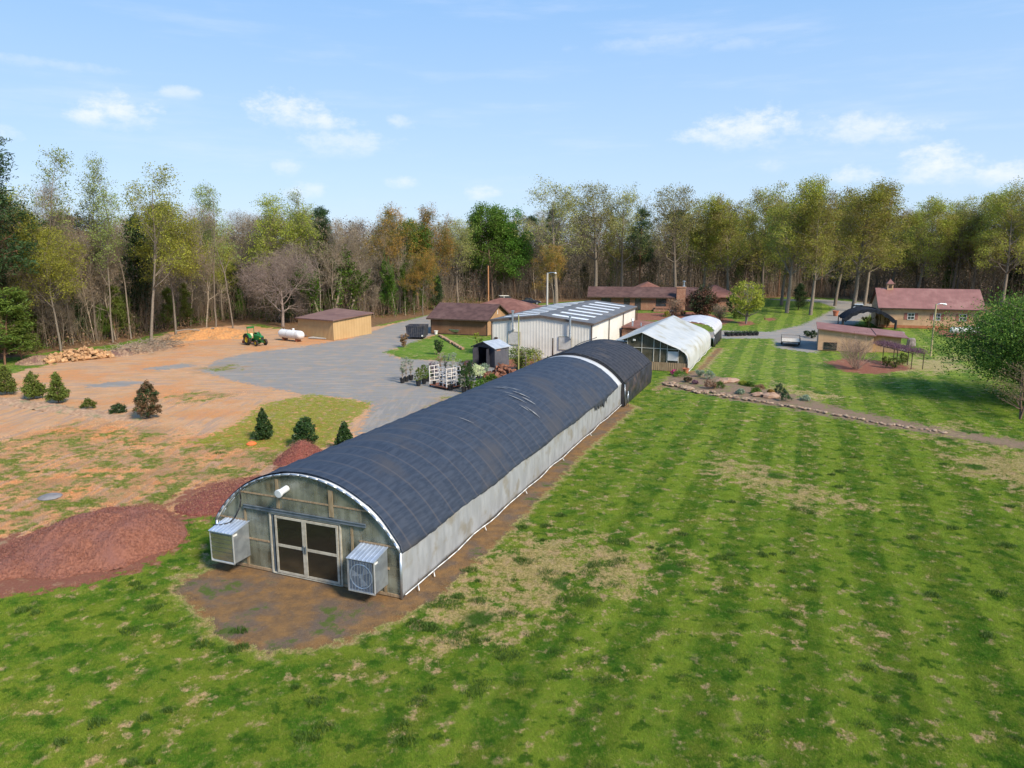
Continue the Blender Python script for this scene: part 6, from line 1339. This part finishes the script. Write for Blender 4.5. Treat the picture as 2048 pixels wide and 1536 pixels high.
# ------------------------------------------------------------------ cars, trailer and small things
def car(px, by, rz, m, label, kind='car'):
    p = G(px, by); t = thing('parked_car', label, 'car', (p.x, p.y, 0), rz); hgt = 1.45 if kind == 'car' else 1.75
    low = [(-2.25, .35), (-2.3, .75), (-2.1, .95), (-1.2, 1.0), (1.0, .98), (2.1, .80), (2.3, .6), (2.25, .35)]
    m1 = MB(); m1.prism(low, 1, -.88, .88); bd_ = m1.build('body', m, t, bevel=.08)
    top = [(-1.75, .96), (-1.2, hgt), (.15, hgt), (1.05, .96)] if kind == 'car' else [(-2.05, .96), (-1.8, hgt), (.3, hgt), (1.2, .96)]
    MB().prism([(x * .97, z - .015) for x, z in top], 1, -.78, .78).build('window', WIN, t, bevel=.03)
    MB().prism([(top[1][0] - .08, hgt - .06), (top[1][0], hgt + .02), (top[2][0], hgt + .02), (top[2][0] + .10, hgt - .06)], 1, -.80, .80).build('roof', m, t, bevel=.03)
    m1 = MB()
    for x in (top[1][0] + .9,): 
        for sy in (-1, 1): m1.add([(x - .05, sy * .80, .96), (x + .05, sy * .80, .96), (x + .05, sy * .80, hgt), (x - .05, sy * .80, hgt)], [(0, 1, 2, 3)])
    m1.build('pillar', m, t, solid=.02, fix=False)
    for x in (-1.4, 1.4):
        for sy in (-1, 1):
            w_ = MB().lathe([(.2, -.1), (.33, -.1), (.34, .1), (.2, .1)], 20, Matrix.Translation((x, sy * .80, .34)) @ Matrix.Rotation(R(90), 4, 'X')).build('wheel', TYRE, t); MB().lathe([(.001, -.105), (.2, -.105), (.2, .105), (.001, .105)], 16, Matrix.Translation((x, sy * .80, .34)) @ Matrix.Rotation(R(90), 4, 'X'), caps=False).build('rim', GALV, w_)
    for sy in (-1, 1): MB().box(2.18, 2.31, sy * .7 - .14, sy * .7 + .14, .58, .72).build('headlight', WHITEP, t); MB().box(-2.31, -2.2, sy * .7 - .14, sy * .7 + .14, .65, .8).build('tail_light', REDM, t)
car(1061, 609, R(5), mat('navy_paint', (.012, .016, .035), (.02, .025, .05), .2, .3, spec=.7), 'dark navy car parked on the lane behind the reddish roof')
car(1014, 606, R(15), mat('white_paint', (.62, .60, .55), (.68, .66, .6), .3, spec=.6), 'cream vehicle half hidden behind the reddish hip roof', 'van')
car(1717, 622, R(60), mat('pale_blue_paint', (.5, .58, .68), (.55, .63, .72), .3, spec=.6), 'pale vehicle parked beyond the arched black shelter')
# flat trailer
p = G(1581, 692); tl = thing('flat_trailer', 'flat trailer with a pale slatted deck parked by the shack', 'trailer', (p.x, p.y, -.04), R(70)); DK2 = mat('black_paint', (.02, .02, .022), (.04, .04, .04), .5)
for i in range(9): pass
m1 = MB(); m1.box(0, 3.6, -1.2, 1.2, .52, .60); m1.build('frame', DK2, tl)
m1 = MB()
for i in range(10): m1.box(.1 + i * .35, .38 + i * .35, -1.12, 1.12, .605, .65)
m1.build('deck', mat('bleached_plank', (.50, .44, .36), (.62, .56, .48), .85, ns=4), tl)
m1 = MB()
for x in (0, 1.8, 3.6):
    for y in (-1.18, 1.18): m1.tube((x, y, .6), (x, y, 1.15), .025)
m1.path([(3.6, -1.18, 1.1), (3.6, 1.18, 1.1)], .02); m1.build('stake', DK2, tl)
for sy in (-1, 1): MB().lathe([(.15, -.1), (.33, -.1), (.33, .1), (.15, .1)], 18, Matrix.Translation((1.8, sy * 1.1, .33)) @ Matrix.Rotation(R(90), 4, 'X')).build('wheel', TYRE, tl)
m1 = MB(); m1.path([(3.6, -.5, .5), (5.0, 0, .45), (3.6, .5, .5)], .04); m1.build('drawbar', DK2, tl)
# row of black nursery pots on the drive
src = None
for i in range(16):
    p = G(1452 + i * 4.1 + (i % 3), 670 + (i % 2) * 1.6 - .1 * i)
    if src is None:
        src = thing('drive_pot', 'big black pot', 'pot', (0, 0, 0)); pot(src, .30, .42)
        rgx = np.random.default_rng(77); vv = leaves(rgx, rgx.normal(size=(40, 3)) * [.16, .16, .07] + [0, 0, .5], .13); put('foliage', fast_mesh('foliage', vv[0], faces4=vv[1], attrs=vv[2]), LF_HOL, src)
        o = src; o.location = (p.x, p.y, -.03)
    else: o = dup(src, (p.x, p.y, -.03), RT.uniform(0, 6))
    tag(o, 'one of the big black pots lined up on the drive right of the hoop house', 'pot', 'black pots lined up on the drive')
# garden chair, terracotta pots, picnic bench, wheelbarrow tray, tubs
def chair(px, by, rz, lb):
    p = G(px, by); t = thing('garden_chair', lb, 'chair', (p.x, p.y, -.04), rz); m1 = MB(); m1.box(-.3, .3, -.3, .3, .36, .40); m1.build('seat', WHITEP, t)
    for i in range(5): MB().box(-.3 + i * .125, -.2 + i * .125, .28, .31, .40, 1.05 - .04 * abs(i - 2)).build('slat', WHITEP, t)
    for x in (-.28, .28):
        for y in (-.28, .28): MB().box(x - .035, x + .035, y - .035, y + .035, 0, .36).build('leg', WHITEP, t)
    for x in (-.36, .36): MB().box(x - .06, x + .06, -.35, .3, .58, .62).build('armrest', WHITEP, t)
chair(1344, 629, R(160), 'white garden chair in front of the brick house, left one'); chair(1351, 629, R(190), 'white garden chair in front of the brick house, right one')
def tpot(px, by, r_, h_, lb, m=TERRA, nm='flower_pot'):
    p = G(px, by); t = thing(nm, lb, 'pot', (p.x, p.y, -.04)); MB().lathe([(r_ * .7, 0), (r_ * .95, h_ * .85), (r_ * 1.1, h_ * .86), (r_ * 1.1, h_), (r_ * .9, h_), (r_ * .85, h_ * .85)], 18).build('pot', m, t); MB().lathe([(r_ * .86, h_ * .8), (r_ * .86, h_ * .88)], 16).build('soil', mat('potting_soil', (.05, .035, .025)), t); return t
tpot(1671, 631, .55, .95, 'big terracotta pot at the edge of the drive'); tpot(1371.5, 746, .33, .55, 'terracotta pot at the right corner of the white greenhouse'); tpot(872, 668, .3, .55, 'white bucket at the corner of the brown building', WHITEP, 'bucket')
p = G(912, 668); pt = thing('wheelbarrow', 'grey wheelbarrow lying by the brown building wall', 'wheelbarrow', (p.x, p.y, 0), R(-30)); m1 = MB(); m1.add([(-.9, -.55, .75), (.9, -.55, .75), (.9, .55, .75), (-.9, .55, .75), (-.55, -.35, .35), (.55, -.35, .35), (.55, .35, .35), (-.55, .35, .35)], [(4, 7, 6, 5), (0, 1, 5, 4), (1, 2, 6, 5), (2, 3, 7, 6), (3, 0, 4, 7)]); m1.build('tray', GALV, pt, solid=.02, fix=False)
for sy in (-1, 1): MB().tube((-1.3, sy * .35, .6), (1.0, sy * .15, .3), .03).build('handle', WOODD, pt)
MB().lathe([(.1, -.05), (.22, -.05), (.22, .05), (.1, .05)], 14, Matrix.Translation((1.1, 0, .22)) @ Matrix.Rotation(R(90), 4, 'X')).build('wheel', BLACKP, pt)
for k, (px, by, r_, lb) in enumerate(((1803, 672, .5, 'short round tree stump right of the shack'), (1822, 691, .62, 'tall grey stone block standing on the lawn right of the shack'))):
    p = G(px, by); o = MB().lathe([(r_, 0), (r_ * .95, .5), (r_ * .85, .6 + k * .3), (r_ * .6, .7 + k * .35)], 11).build(('tree_stump', 'stone_block')[k], mat('stump_grey', (.16, .13, .12), (.26, .22, .21), .9, ns=3)); o.location = (p.x, p.y, -.05); o.scale = (1, .7, 1); tag(o, lb, ('stump', 'stone')[k])
p = G(1798, 700); o = MB().prism([(-.9, 0), (.9, 0), (.8, .12), (-.7, .85)], 1, -.5, .5).build('storage_box', WHITEP, None, bevel=.03); o.location = (p.x, p.y, .0); tag(o, 'white tilted box lid beside the tan shack annex', 'box')
p = G(503, 888); o = MB().lathe([(.32, 0), (.35, .06), (.22, .16), (.05, .2)], 12).build('orange_marker', mat('orange', (.75, .16, .04), None, .6)); o.location = (p.x, p.y, -.03); tag(o, 'small bright orange cap on the ground left of the hollies', 'marker')
p = G(100, 993); o = MB().lathe([(.55, 0), (.6, .05), (.4, .14), (.1, .16)], 10).build('flat_stone', mat('grey_stone', (.16, .15, .15), (.22, .21, .21), .9, ns=3)); o.location = (p.x, p.y, -.06); tag(o, 'flat grey stone in the grass on the left', 'stone')
# brown brick edging across the lawn island
a_, b_ = G(880, 672), G(925, 698); n_ = 26; src = MB().box(-.28, .28, -.2, .2, -.05, .2).build('edging_block', mat('edging', (.34, .20, .12), (.42, .26, .16), .9, ns=4, rand=.4), None, bevel=.02)
for i in range(n_):
    q = a_.lerp(b_, i / (n_ - 1)); o = src if i == 0 else src.copy()
    if i: COL.objects.link(o)
    o.location = (q.x + RT.uniform(-.08, .08), q.y, 0); o.rotation_euler.z = RT.uniform(-.3, .3) + math.atan2((b_ - a_).y, (b_ - a_).x); tag(o, 'brown edging block in the line crossing the lawn island', 'edging block', 'edging blocks across the lawn island')

# ------------------------------------------------------------------ garden strip
def rock_mesh(seed, name='stone'):
    rs = np.random.default_rng(seed); m1 = MB(); n_ = 9; pr = [(.001, -.3), (.75, -.28), (1.0, 0), (.85, .35), (.45, .58), (.001, .62)]
    for k, (r_, z) in enumerate(pr): pass
    m1.lathe(pr, n_, None, caps=False); o_ = m1; o_.v = [Vector((v.x * (1 + rs.normal(0, .16)), v.y * (1 + rs.normal(0, .16)), v.z * (1 + rs.normal(0, .18)))) for v in o_.v]; return o_
STN = mat('garden_stone', (.24, .165, .11), (.34, .26, .185), .9, ns=3, bump=.4, bs=10, rand=.6, c3=(.40, .22, .15), n3=1.2)
protos = [rock_mesh(k).build('stone', STN) for k in range(6)]
LOW = [(1330, 770), (1350, 770), (1372, 777), (1400, 785), (1430, 789), (1470, 796), (1520, 802), (1560, 810), (1600, 815), (1650, 826), (1700, 834), (1760, 848), (1830, 856), (1900, 868)]
W_ = [G(*q) for q in LOW]; cum = [0]
for a_, b_ in zip(W_, W_[1:]): cum.append(cum[-1] + (b_ - a_).length)
def along(t):
    s_ = t * cum[-1]
    for i in range(len(W_) - 1):
        if s_ <= cum[i + 1]: return W_[i].lerp(W_[i + 1], (s_ - cum[i]) / (cum[i + 1] - cum[i]))
    return W_[-1]
for i in range(170):
    t = (i + RT.random() * .8) / 170; t = t ** 1.25; q = along(min(1, t)); j_ = 1.3 if t < .35 else .5
    o = protos[i % 6] if i < 6 else protos[i % 6].copy()
    if i >= 6: COL.objects.link(o)
    s_ = RT.uniform(.07, .22) * (1.15 if t < .4 else .8); o.location = (q.x + RT.uniform(-.2, .2), q.y + RT.uniform(-.3, 1) * j_, .01); o.scale = (s_ * RT.uniform(1, 1.7), s_, s_ * .8); o.rotation_euler.z = RT.uniform(0, 3); tag(o, 'small tan stone in the border edging the garden strip', 'stone', 'stones edging the garden strip')
for px, by, s_, lb in ((1460, 762, .75, 'large pinkish boulder at the back of the garden strip'), (1543, 793, .7, 'largest orange-pink boulder in the garden strip by the dark conifer'), (1517, 790, .5, 'pale flat boulder left of the orange-pink one'), (1443, 764, .5, 'smaller boulder left of the large pinkish one')):
    o = rock_mesh(int(px)).build('boulder', mat('boulder_pink', (.30, .18, .12), (.37, .25, .18), .9, ns=2, bump=.4, bs=8)); p = G(px, by); o.location = (p.x, p.y, .0); o.scale = (s_ * 1.4, s_, s_ * .75); tag(o, lb, 'boulder')
GP = [(1348, 748, 7, 9, LF_PNK, 'magenta flowering clump at the corner of the net tunnel', 'dome'), (1362, 751, 14, 8, LF_GR, 'low green clump below the white greenhouse', 'dome'), (1400, 752, 9, 12, LF_SIL, 'grey-green bulb leaves at the greenhouse corner, nearer the pot', 'vase'), (1418, 757, 9, 18, LF_SIL, 'tall bluish spikes right of the terracotta pot', 'column'), (1376, 762, 8, 8, LF_RED, 'dark red shrub in the middle of the near garden strip', 'ball'),
      (1420, 775, 11, 14, LF_BRN, 'brown shrub on the stone edge of the garden strip', 'ball'), (1437, 774, 11, 11, LF_IVY, 'bright green mound right of the brown shrub', 'dome'), (1487, 768, 8, 7, LF_YG, 'golden tuft behind the garden strip', 'dome'), (1499, 771, 8, 8, LF_IVY, 'green tuft right of the golden tuft', 'dome'), (1481, 786, 8, 9, LF_SIL, 'bluish green tuft on the front stone edge', 'dome'),
      (1512, 786, 10, 10, LF_GR, 'low dark green mat in the garden strip', 'dome'), (1542, 786, 7, 8, LF_OR, 'orange tuft above the pink boulder', 'dome'), (1560, 784, 13, 18, LF_HOL, 'grey-green conifer behind the dark one', 'cone'), (1570, 800, 13, 20, LF_HOL, 'dark dwarf conifer on the garden strip', 'cone'), (1611, 799, 8, 10, LF_SIL, 'lone bluish tuft on the right half of the garden strip', 'dome'), (1390, 766, 6, 6, LF_PUR, 'purple tuft among the stones', 'dome'), (1520, 776, 9, 8, LF_BRN, 'brown tuft behind the mat of green', 'dome')]
for px, by, rp, hp, lm, lb, pr in GP: spx('garden_plant', px, by, by - hp, rp, 1100, .09, lm, lb, prof=pr, cat='plant')
# weeds at the doorway, and dark green clumps standing proud of the lawn
spx('small_shrub', 1530, 640, 630, 3, 200, .1, LF_BRN, 'tiny shrub in a mulch ring on the far lawn', prof='ball')
# ------------------------------------------------------------------ grass
def tuft(name, n_, rad, hgt, wd_, seed):
    rs = np.random.default_rng(seed); a_ = rs.random(n_) * 6.28; r_ = rad * np.sqrt(rs.random(n_)); b = np.stack([np.cos(a_) * r_, np.sin(a_) * r_, np.full(n_, -.02)], 1)
    az_ = rs.random(n_) * 6.28; s = np.stack([-np.sin(az_), np.cos(az_), np.zeros(n_)], 1) * wd_; ln_ = np.stack([np.cos(az_), np.sin(az_), np.zeros(n_)], 1); h_ = hgt * (.5 + rs.random(n_))[:, None]
    le = (rs.random(n_) * .9 + .1)[:, None]; mid_ = b + ln_ * h_ * le * .35 + [0, 0, 1] * h_ * .6; tip = b + ln_ * h_ * le * 1.0 + [0, 0, 1] * h_ * (1.05 - .4 * le)
    v = np.stack([b - s, b + s, mid_ + s * .7, mid_ - s * .7, tip], 1).reshape(-1, 3); k = np.arange(n_)[:, None] * 5
    f4 = np.concatenate([k + [0, 1, 2, 3], k + [3, 2, 4, 4]], 0)
    me = bpy.data.meshes.new(name); me.from_pydata(v.tolist(), [], [tuple(x[:4]) if x[2] != x[3] and x[3] != x[2] and len(set(x)) == 4 else tuple(x[:3]) for x in f4.tolist()]); return me
GM = bpy.data.materials.new('grass_blade'); GM.use_nodes = True; n = NT(GM.node_tree); n.n.clear()
o_ = n.node('ShaderNodeOutputMaterial'); p_ = n.node('ShaderNodeBsdfDiffuse'); c_, h_ = ground_nodes(n, 'INSTANCER')
oi = n.node('ShaderNodeObjectInfo'); hs = n.node('ShaderNodeHueSaturation'); n.put(hs.inputs['Value'], n.math('ADD', 1.15, n.math('MULTIPLY', oi.outputs['Random'], .7))); n.put(hs.inputs['Color'], c_)
n.put(p_.inputs[0], hs.outputs[0]); t_ = n.node('ShaderNodeBsdfTranslucent'); n.put(t_.inputs[0], hs.outputs[0]); mx = n.node('ShaderNodeMixShader'); mx.inputs[0].default_value = .3
n.l.new(p_.outputs[0], mx.inputs[1]); n.l.new(t_.outputs[0], mx.inputs[2]); n.l.new(mx.outputs[0], o_.inputs[0])
# points over the lawn nearest the camera, thinning with distance
rg = np.random.default_rng(21); N_ = 540000
yy = 14 + (78 - 14) * rg.random(N_) ** 1.7; xx = (rg.random(N_) * 2 - 1) * (yy * .76 + 10)
# masks at those points by bilinear lookup in the ground grid
def samp(A_, x, y):
    i = np.clip(np.searchsorted(gx, x) - 1, 0, nx - 2); j = np.clip(np.searchsorted(gy, y) - 1, 0, ny - 2); fx = (x - gx[i]) / (gx[i + 1] - gx[i]); fy = (y - gy[j]) / (gy[j + 1] - gy[j]); A2 = A_.reshape(ny, nx)
    return A2[j, i] * (1 - fx) * (1 - fy) + A2[j, i + 1] * fx * (1 - fy) + A2[j + 1, i] * (1 - fx) * fy + A2[j + 1, i + 1] * fx * fy
hard = np.maximum.reduce([samp(Z_grav, xx, yy), samp(Z_mul, xx, yy), samp(Z_soil, xx, yy) * .94, samp(Z_bed, xx, yy), samp(Z_lit, xx, yy)])
cl_ = samp(Z_clay, xx, yy) * (1 - .8 * np.maximum(samp(Z_mix, xx, yy), samp(Z_pg, xx, yy)))
keep = (rg.random(N_) > np.maximum(hard, cl_) * 1.25) & (rg.random(N_) > np.clip((yy - 30) / 46, 0, 1))
# not inside the greenhouses
cg, sg_ = math.cos(GR), math.sin(GR)
for (oo, hw_, l_) in ((org, 4.7, 36.2), (o2, 4.8, 12), (o3, 5.2, 21)):
    lx = (xx - oo.x) * cg + (yy - oo.y) * sg_; ly = -(xx - oo.x) * sg_ + (yy - oo.y) * cg; keep &= ~((np.abs(lx) < hw_) & (ly > -.1) & (ly < l_))
xx, yy = xx[keep], yy[keep]; zz = samp(Zh, xx, yy)
gmesh = bpy.data.meshes.new('grass_points'); gmesh.vertices.add(len(xx)); gmesh.vertices.foreach_set('co', np.stack([xx, yy, zz], 1).astype(np.float32).ravel())
for k, A_ in ATT.items():
    a_ = gmesh.attributes.new(k, 'FLOAT', 'POINT'); a_.data.foreach_set('value', samp(A_, xx, yy).astype(np.float32))
dist = np.hypot(xx, yy); a_ = gmesh.attributes.new('size', 'FLOAT', 'POINT'); a_.data.foreach_set('value', ((.55 + .7 * rg.random(len(xx))) * (1 + (dist - 16) / 60)).astype(np.float32))
a_ = gmesh.attributes.new('turn', 'FLOAT', 'POINT'); a_.data.foreach_set('value', (rg.random(len(xx)) * 6.28).astype(np.float32))
go = bpy.data.objects.new('grass', gmesh); COL.objects.link(go); tag(go, 'short mown grass covering the lawn around the greenhouses', 'grass', kind='stuff')
tm = tuft('grass_tuft', 26, .15, .055, .0045, 3); tm.materials.append(GM); to = bpy.data.objects.new('grass_tuft', tm)
ng = bpy.data.node_groups.new('grass_scatter', 'GeometryNodeTree'); ng.interface.new_socket('Geometry', in_out='INPUT', socket_type='NodeSocketGeometry'); ng.interface.new_socket('Geometry', in_out='OUTPUT', socket_type='NodeSocketGeometry')
gi = ng.nodes.new('NodeGroupInput'); gout = ng.nodes.new('NodeGroupOutput'); m2p = ng.nodes.new('GeometryNodeMeshToPoints'); iop = ng.nodes.new('GeometryNodeInstanceOnPoints'); obi = ng.nodes.new('GeometryNodeObjectInfo'); obi.inputs[0].default_value = to
def nattr(nm):
    q = ng.nodes.new('GeometryNodeInputNamedAttribute'); q.data_type = 'FLOAT'; q.inputs[0].default_value = nm; return q.outputs[0]
cx = ng.nodes.new('ShaderNodeCombineXYZ'); ng.links.new(nattr('turn'), cx.inputs[2])
ng.links.new(gi.outputs[0], m2p.inputs[0]); ng.links.new(m2p.outputs[0], iop.inputs['Points']); ng.links.new(obi.outputs['Geometry'], iop.inputs['Instance']); ng.links.new(cx.outputs[0], iop.inputs['Rotation']); ng.links.new(nattr('size'), iop.inputs['Scale']); ng.links.new(iop.outputs[0], gout.inputs[0])
gmod = go.modifiers.new('scatter', 'NODES'); gmod.node_group = ng

# darker clumps of coarse grass standing proud of the mown lawn
rg = np.random.default_rng(33); Q = []; A = []
spots = [(G(px, py), r_) for px, py, r_ in ((922, 1274, .62), (893, 1204, .55), (1095, 1144, .38), (1051, 1122, .4), (1130, 1200, .4), (1155, 1190, .35), (1100, 1160, .3), (1240, 1082, .4), (1012, 1300, .45), (1068, 1270, .3), (1180, 1145, .4), (1190, 1128, .35), (1240, 1120, .35), (812, 1480, .3), (1490, 1320, .5), (1185, 1210, .35), (340, 1250, .2), (478, 1258, .25), (485, 1290, .2))]
for i in range(170):
    px, py = rg.uniform(-100, 2150), rg.uniform(900, 1536) if i % 3 else rg.uniform(1030, 1420)
    if i % 3 == 0: px = rg.uniform(820, 1500)
    p = G(px, py); lx = (p.x - org.x) * cg + (p.y - org.y) * sg_; ly = -(p.x - org.x) * sg_ + (p.y - org.y) * cg
    if abs(lx) < 5.4 and -3.5 < ly < 37: continue
    if samp(Z_mul, np.array([p.x]), np.array([p.y]))[0] > .3 or samp(Z_soil, np.array([p.x]), np.array([p.y]))[0] > .4 or samp(Z_grav, np.array([p.x]), np.array([p.y]))[0] > .3: continue
    spots.append((p, rg.uniform(.10, .34)))
V_, F_ = [], []; off_ = 0
for p, r_ in spots:
    n_ = int(900 * r_); a_ = rg.random(n_) * 6.28; rr_ = r_ * np.sqrt(rg.random(n_)) * (1 + .25 * np.sin(3 * a_ + p.x)); b = np.stack([p.x + np.cos(a_) * rr_ * 1.25, p.y + np.sin(a_) * rr_, np.full(n_, -.08)], 1)
    t = rg.random(n_) * 6.28; hh = .05 + .09 * rg.random(n_) * (1 - rr_ / r_ / 1.4); dd = np.stack([np.cos(t) * .06, np.sin(t) * .06, hh + .03], 1); s_ = np.stack([-np.sin(t), np.cos(t), t * 0], 1) * .009
    V_.append(np.stack([b - s_, b + s_, b + dd + s_ * .3, b + dd - s_ * .3], 1).reshape(-1, 3)); F_.append(np.arange(4 * n_).reshape(-1, 4) + off_); off_ += 4 * n_
V_ = np.concatenate(V_); F_ = np.concatenate(F_); tt_ = np.repeat(rg.random(len(F_)), 4)
scatter('coarse_grass', leafmat('leaf_coarse_grass', (.045, .115, .013), (.095, .175, .025), .3), (V_, F_, {'tint': tt_, 'clump': tt_}), 'dark green clumps of coarse grass standing up in the lawn')
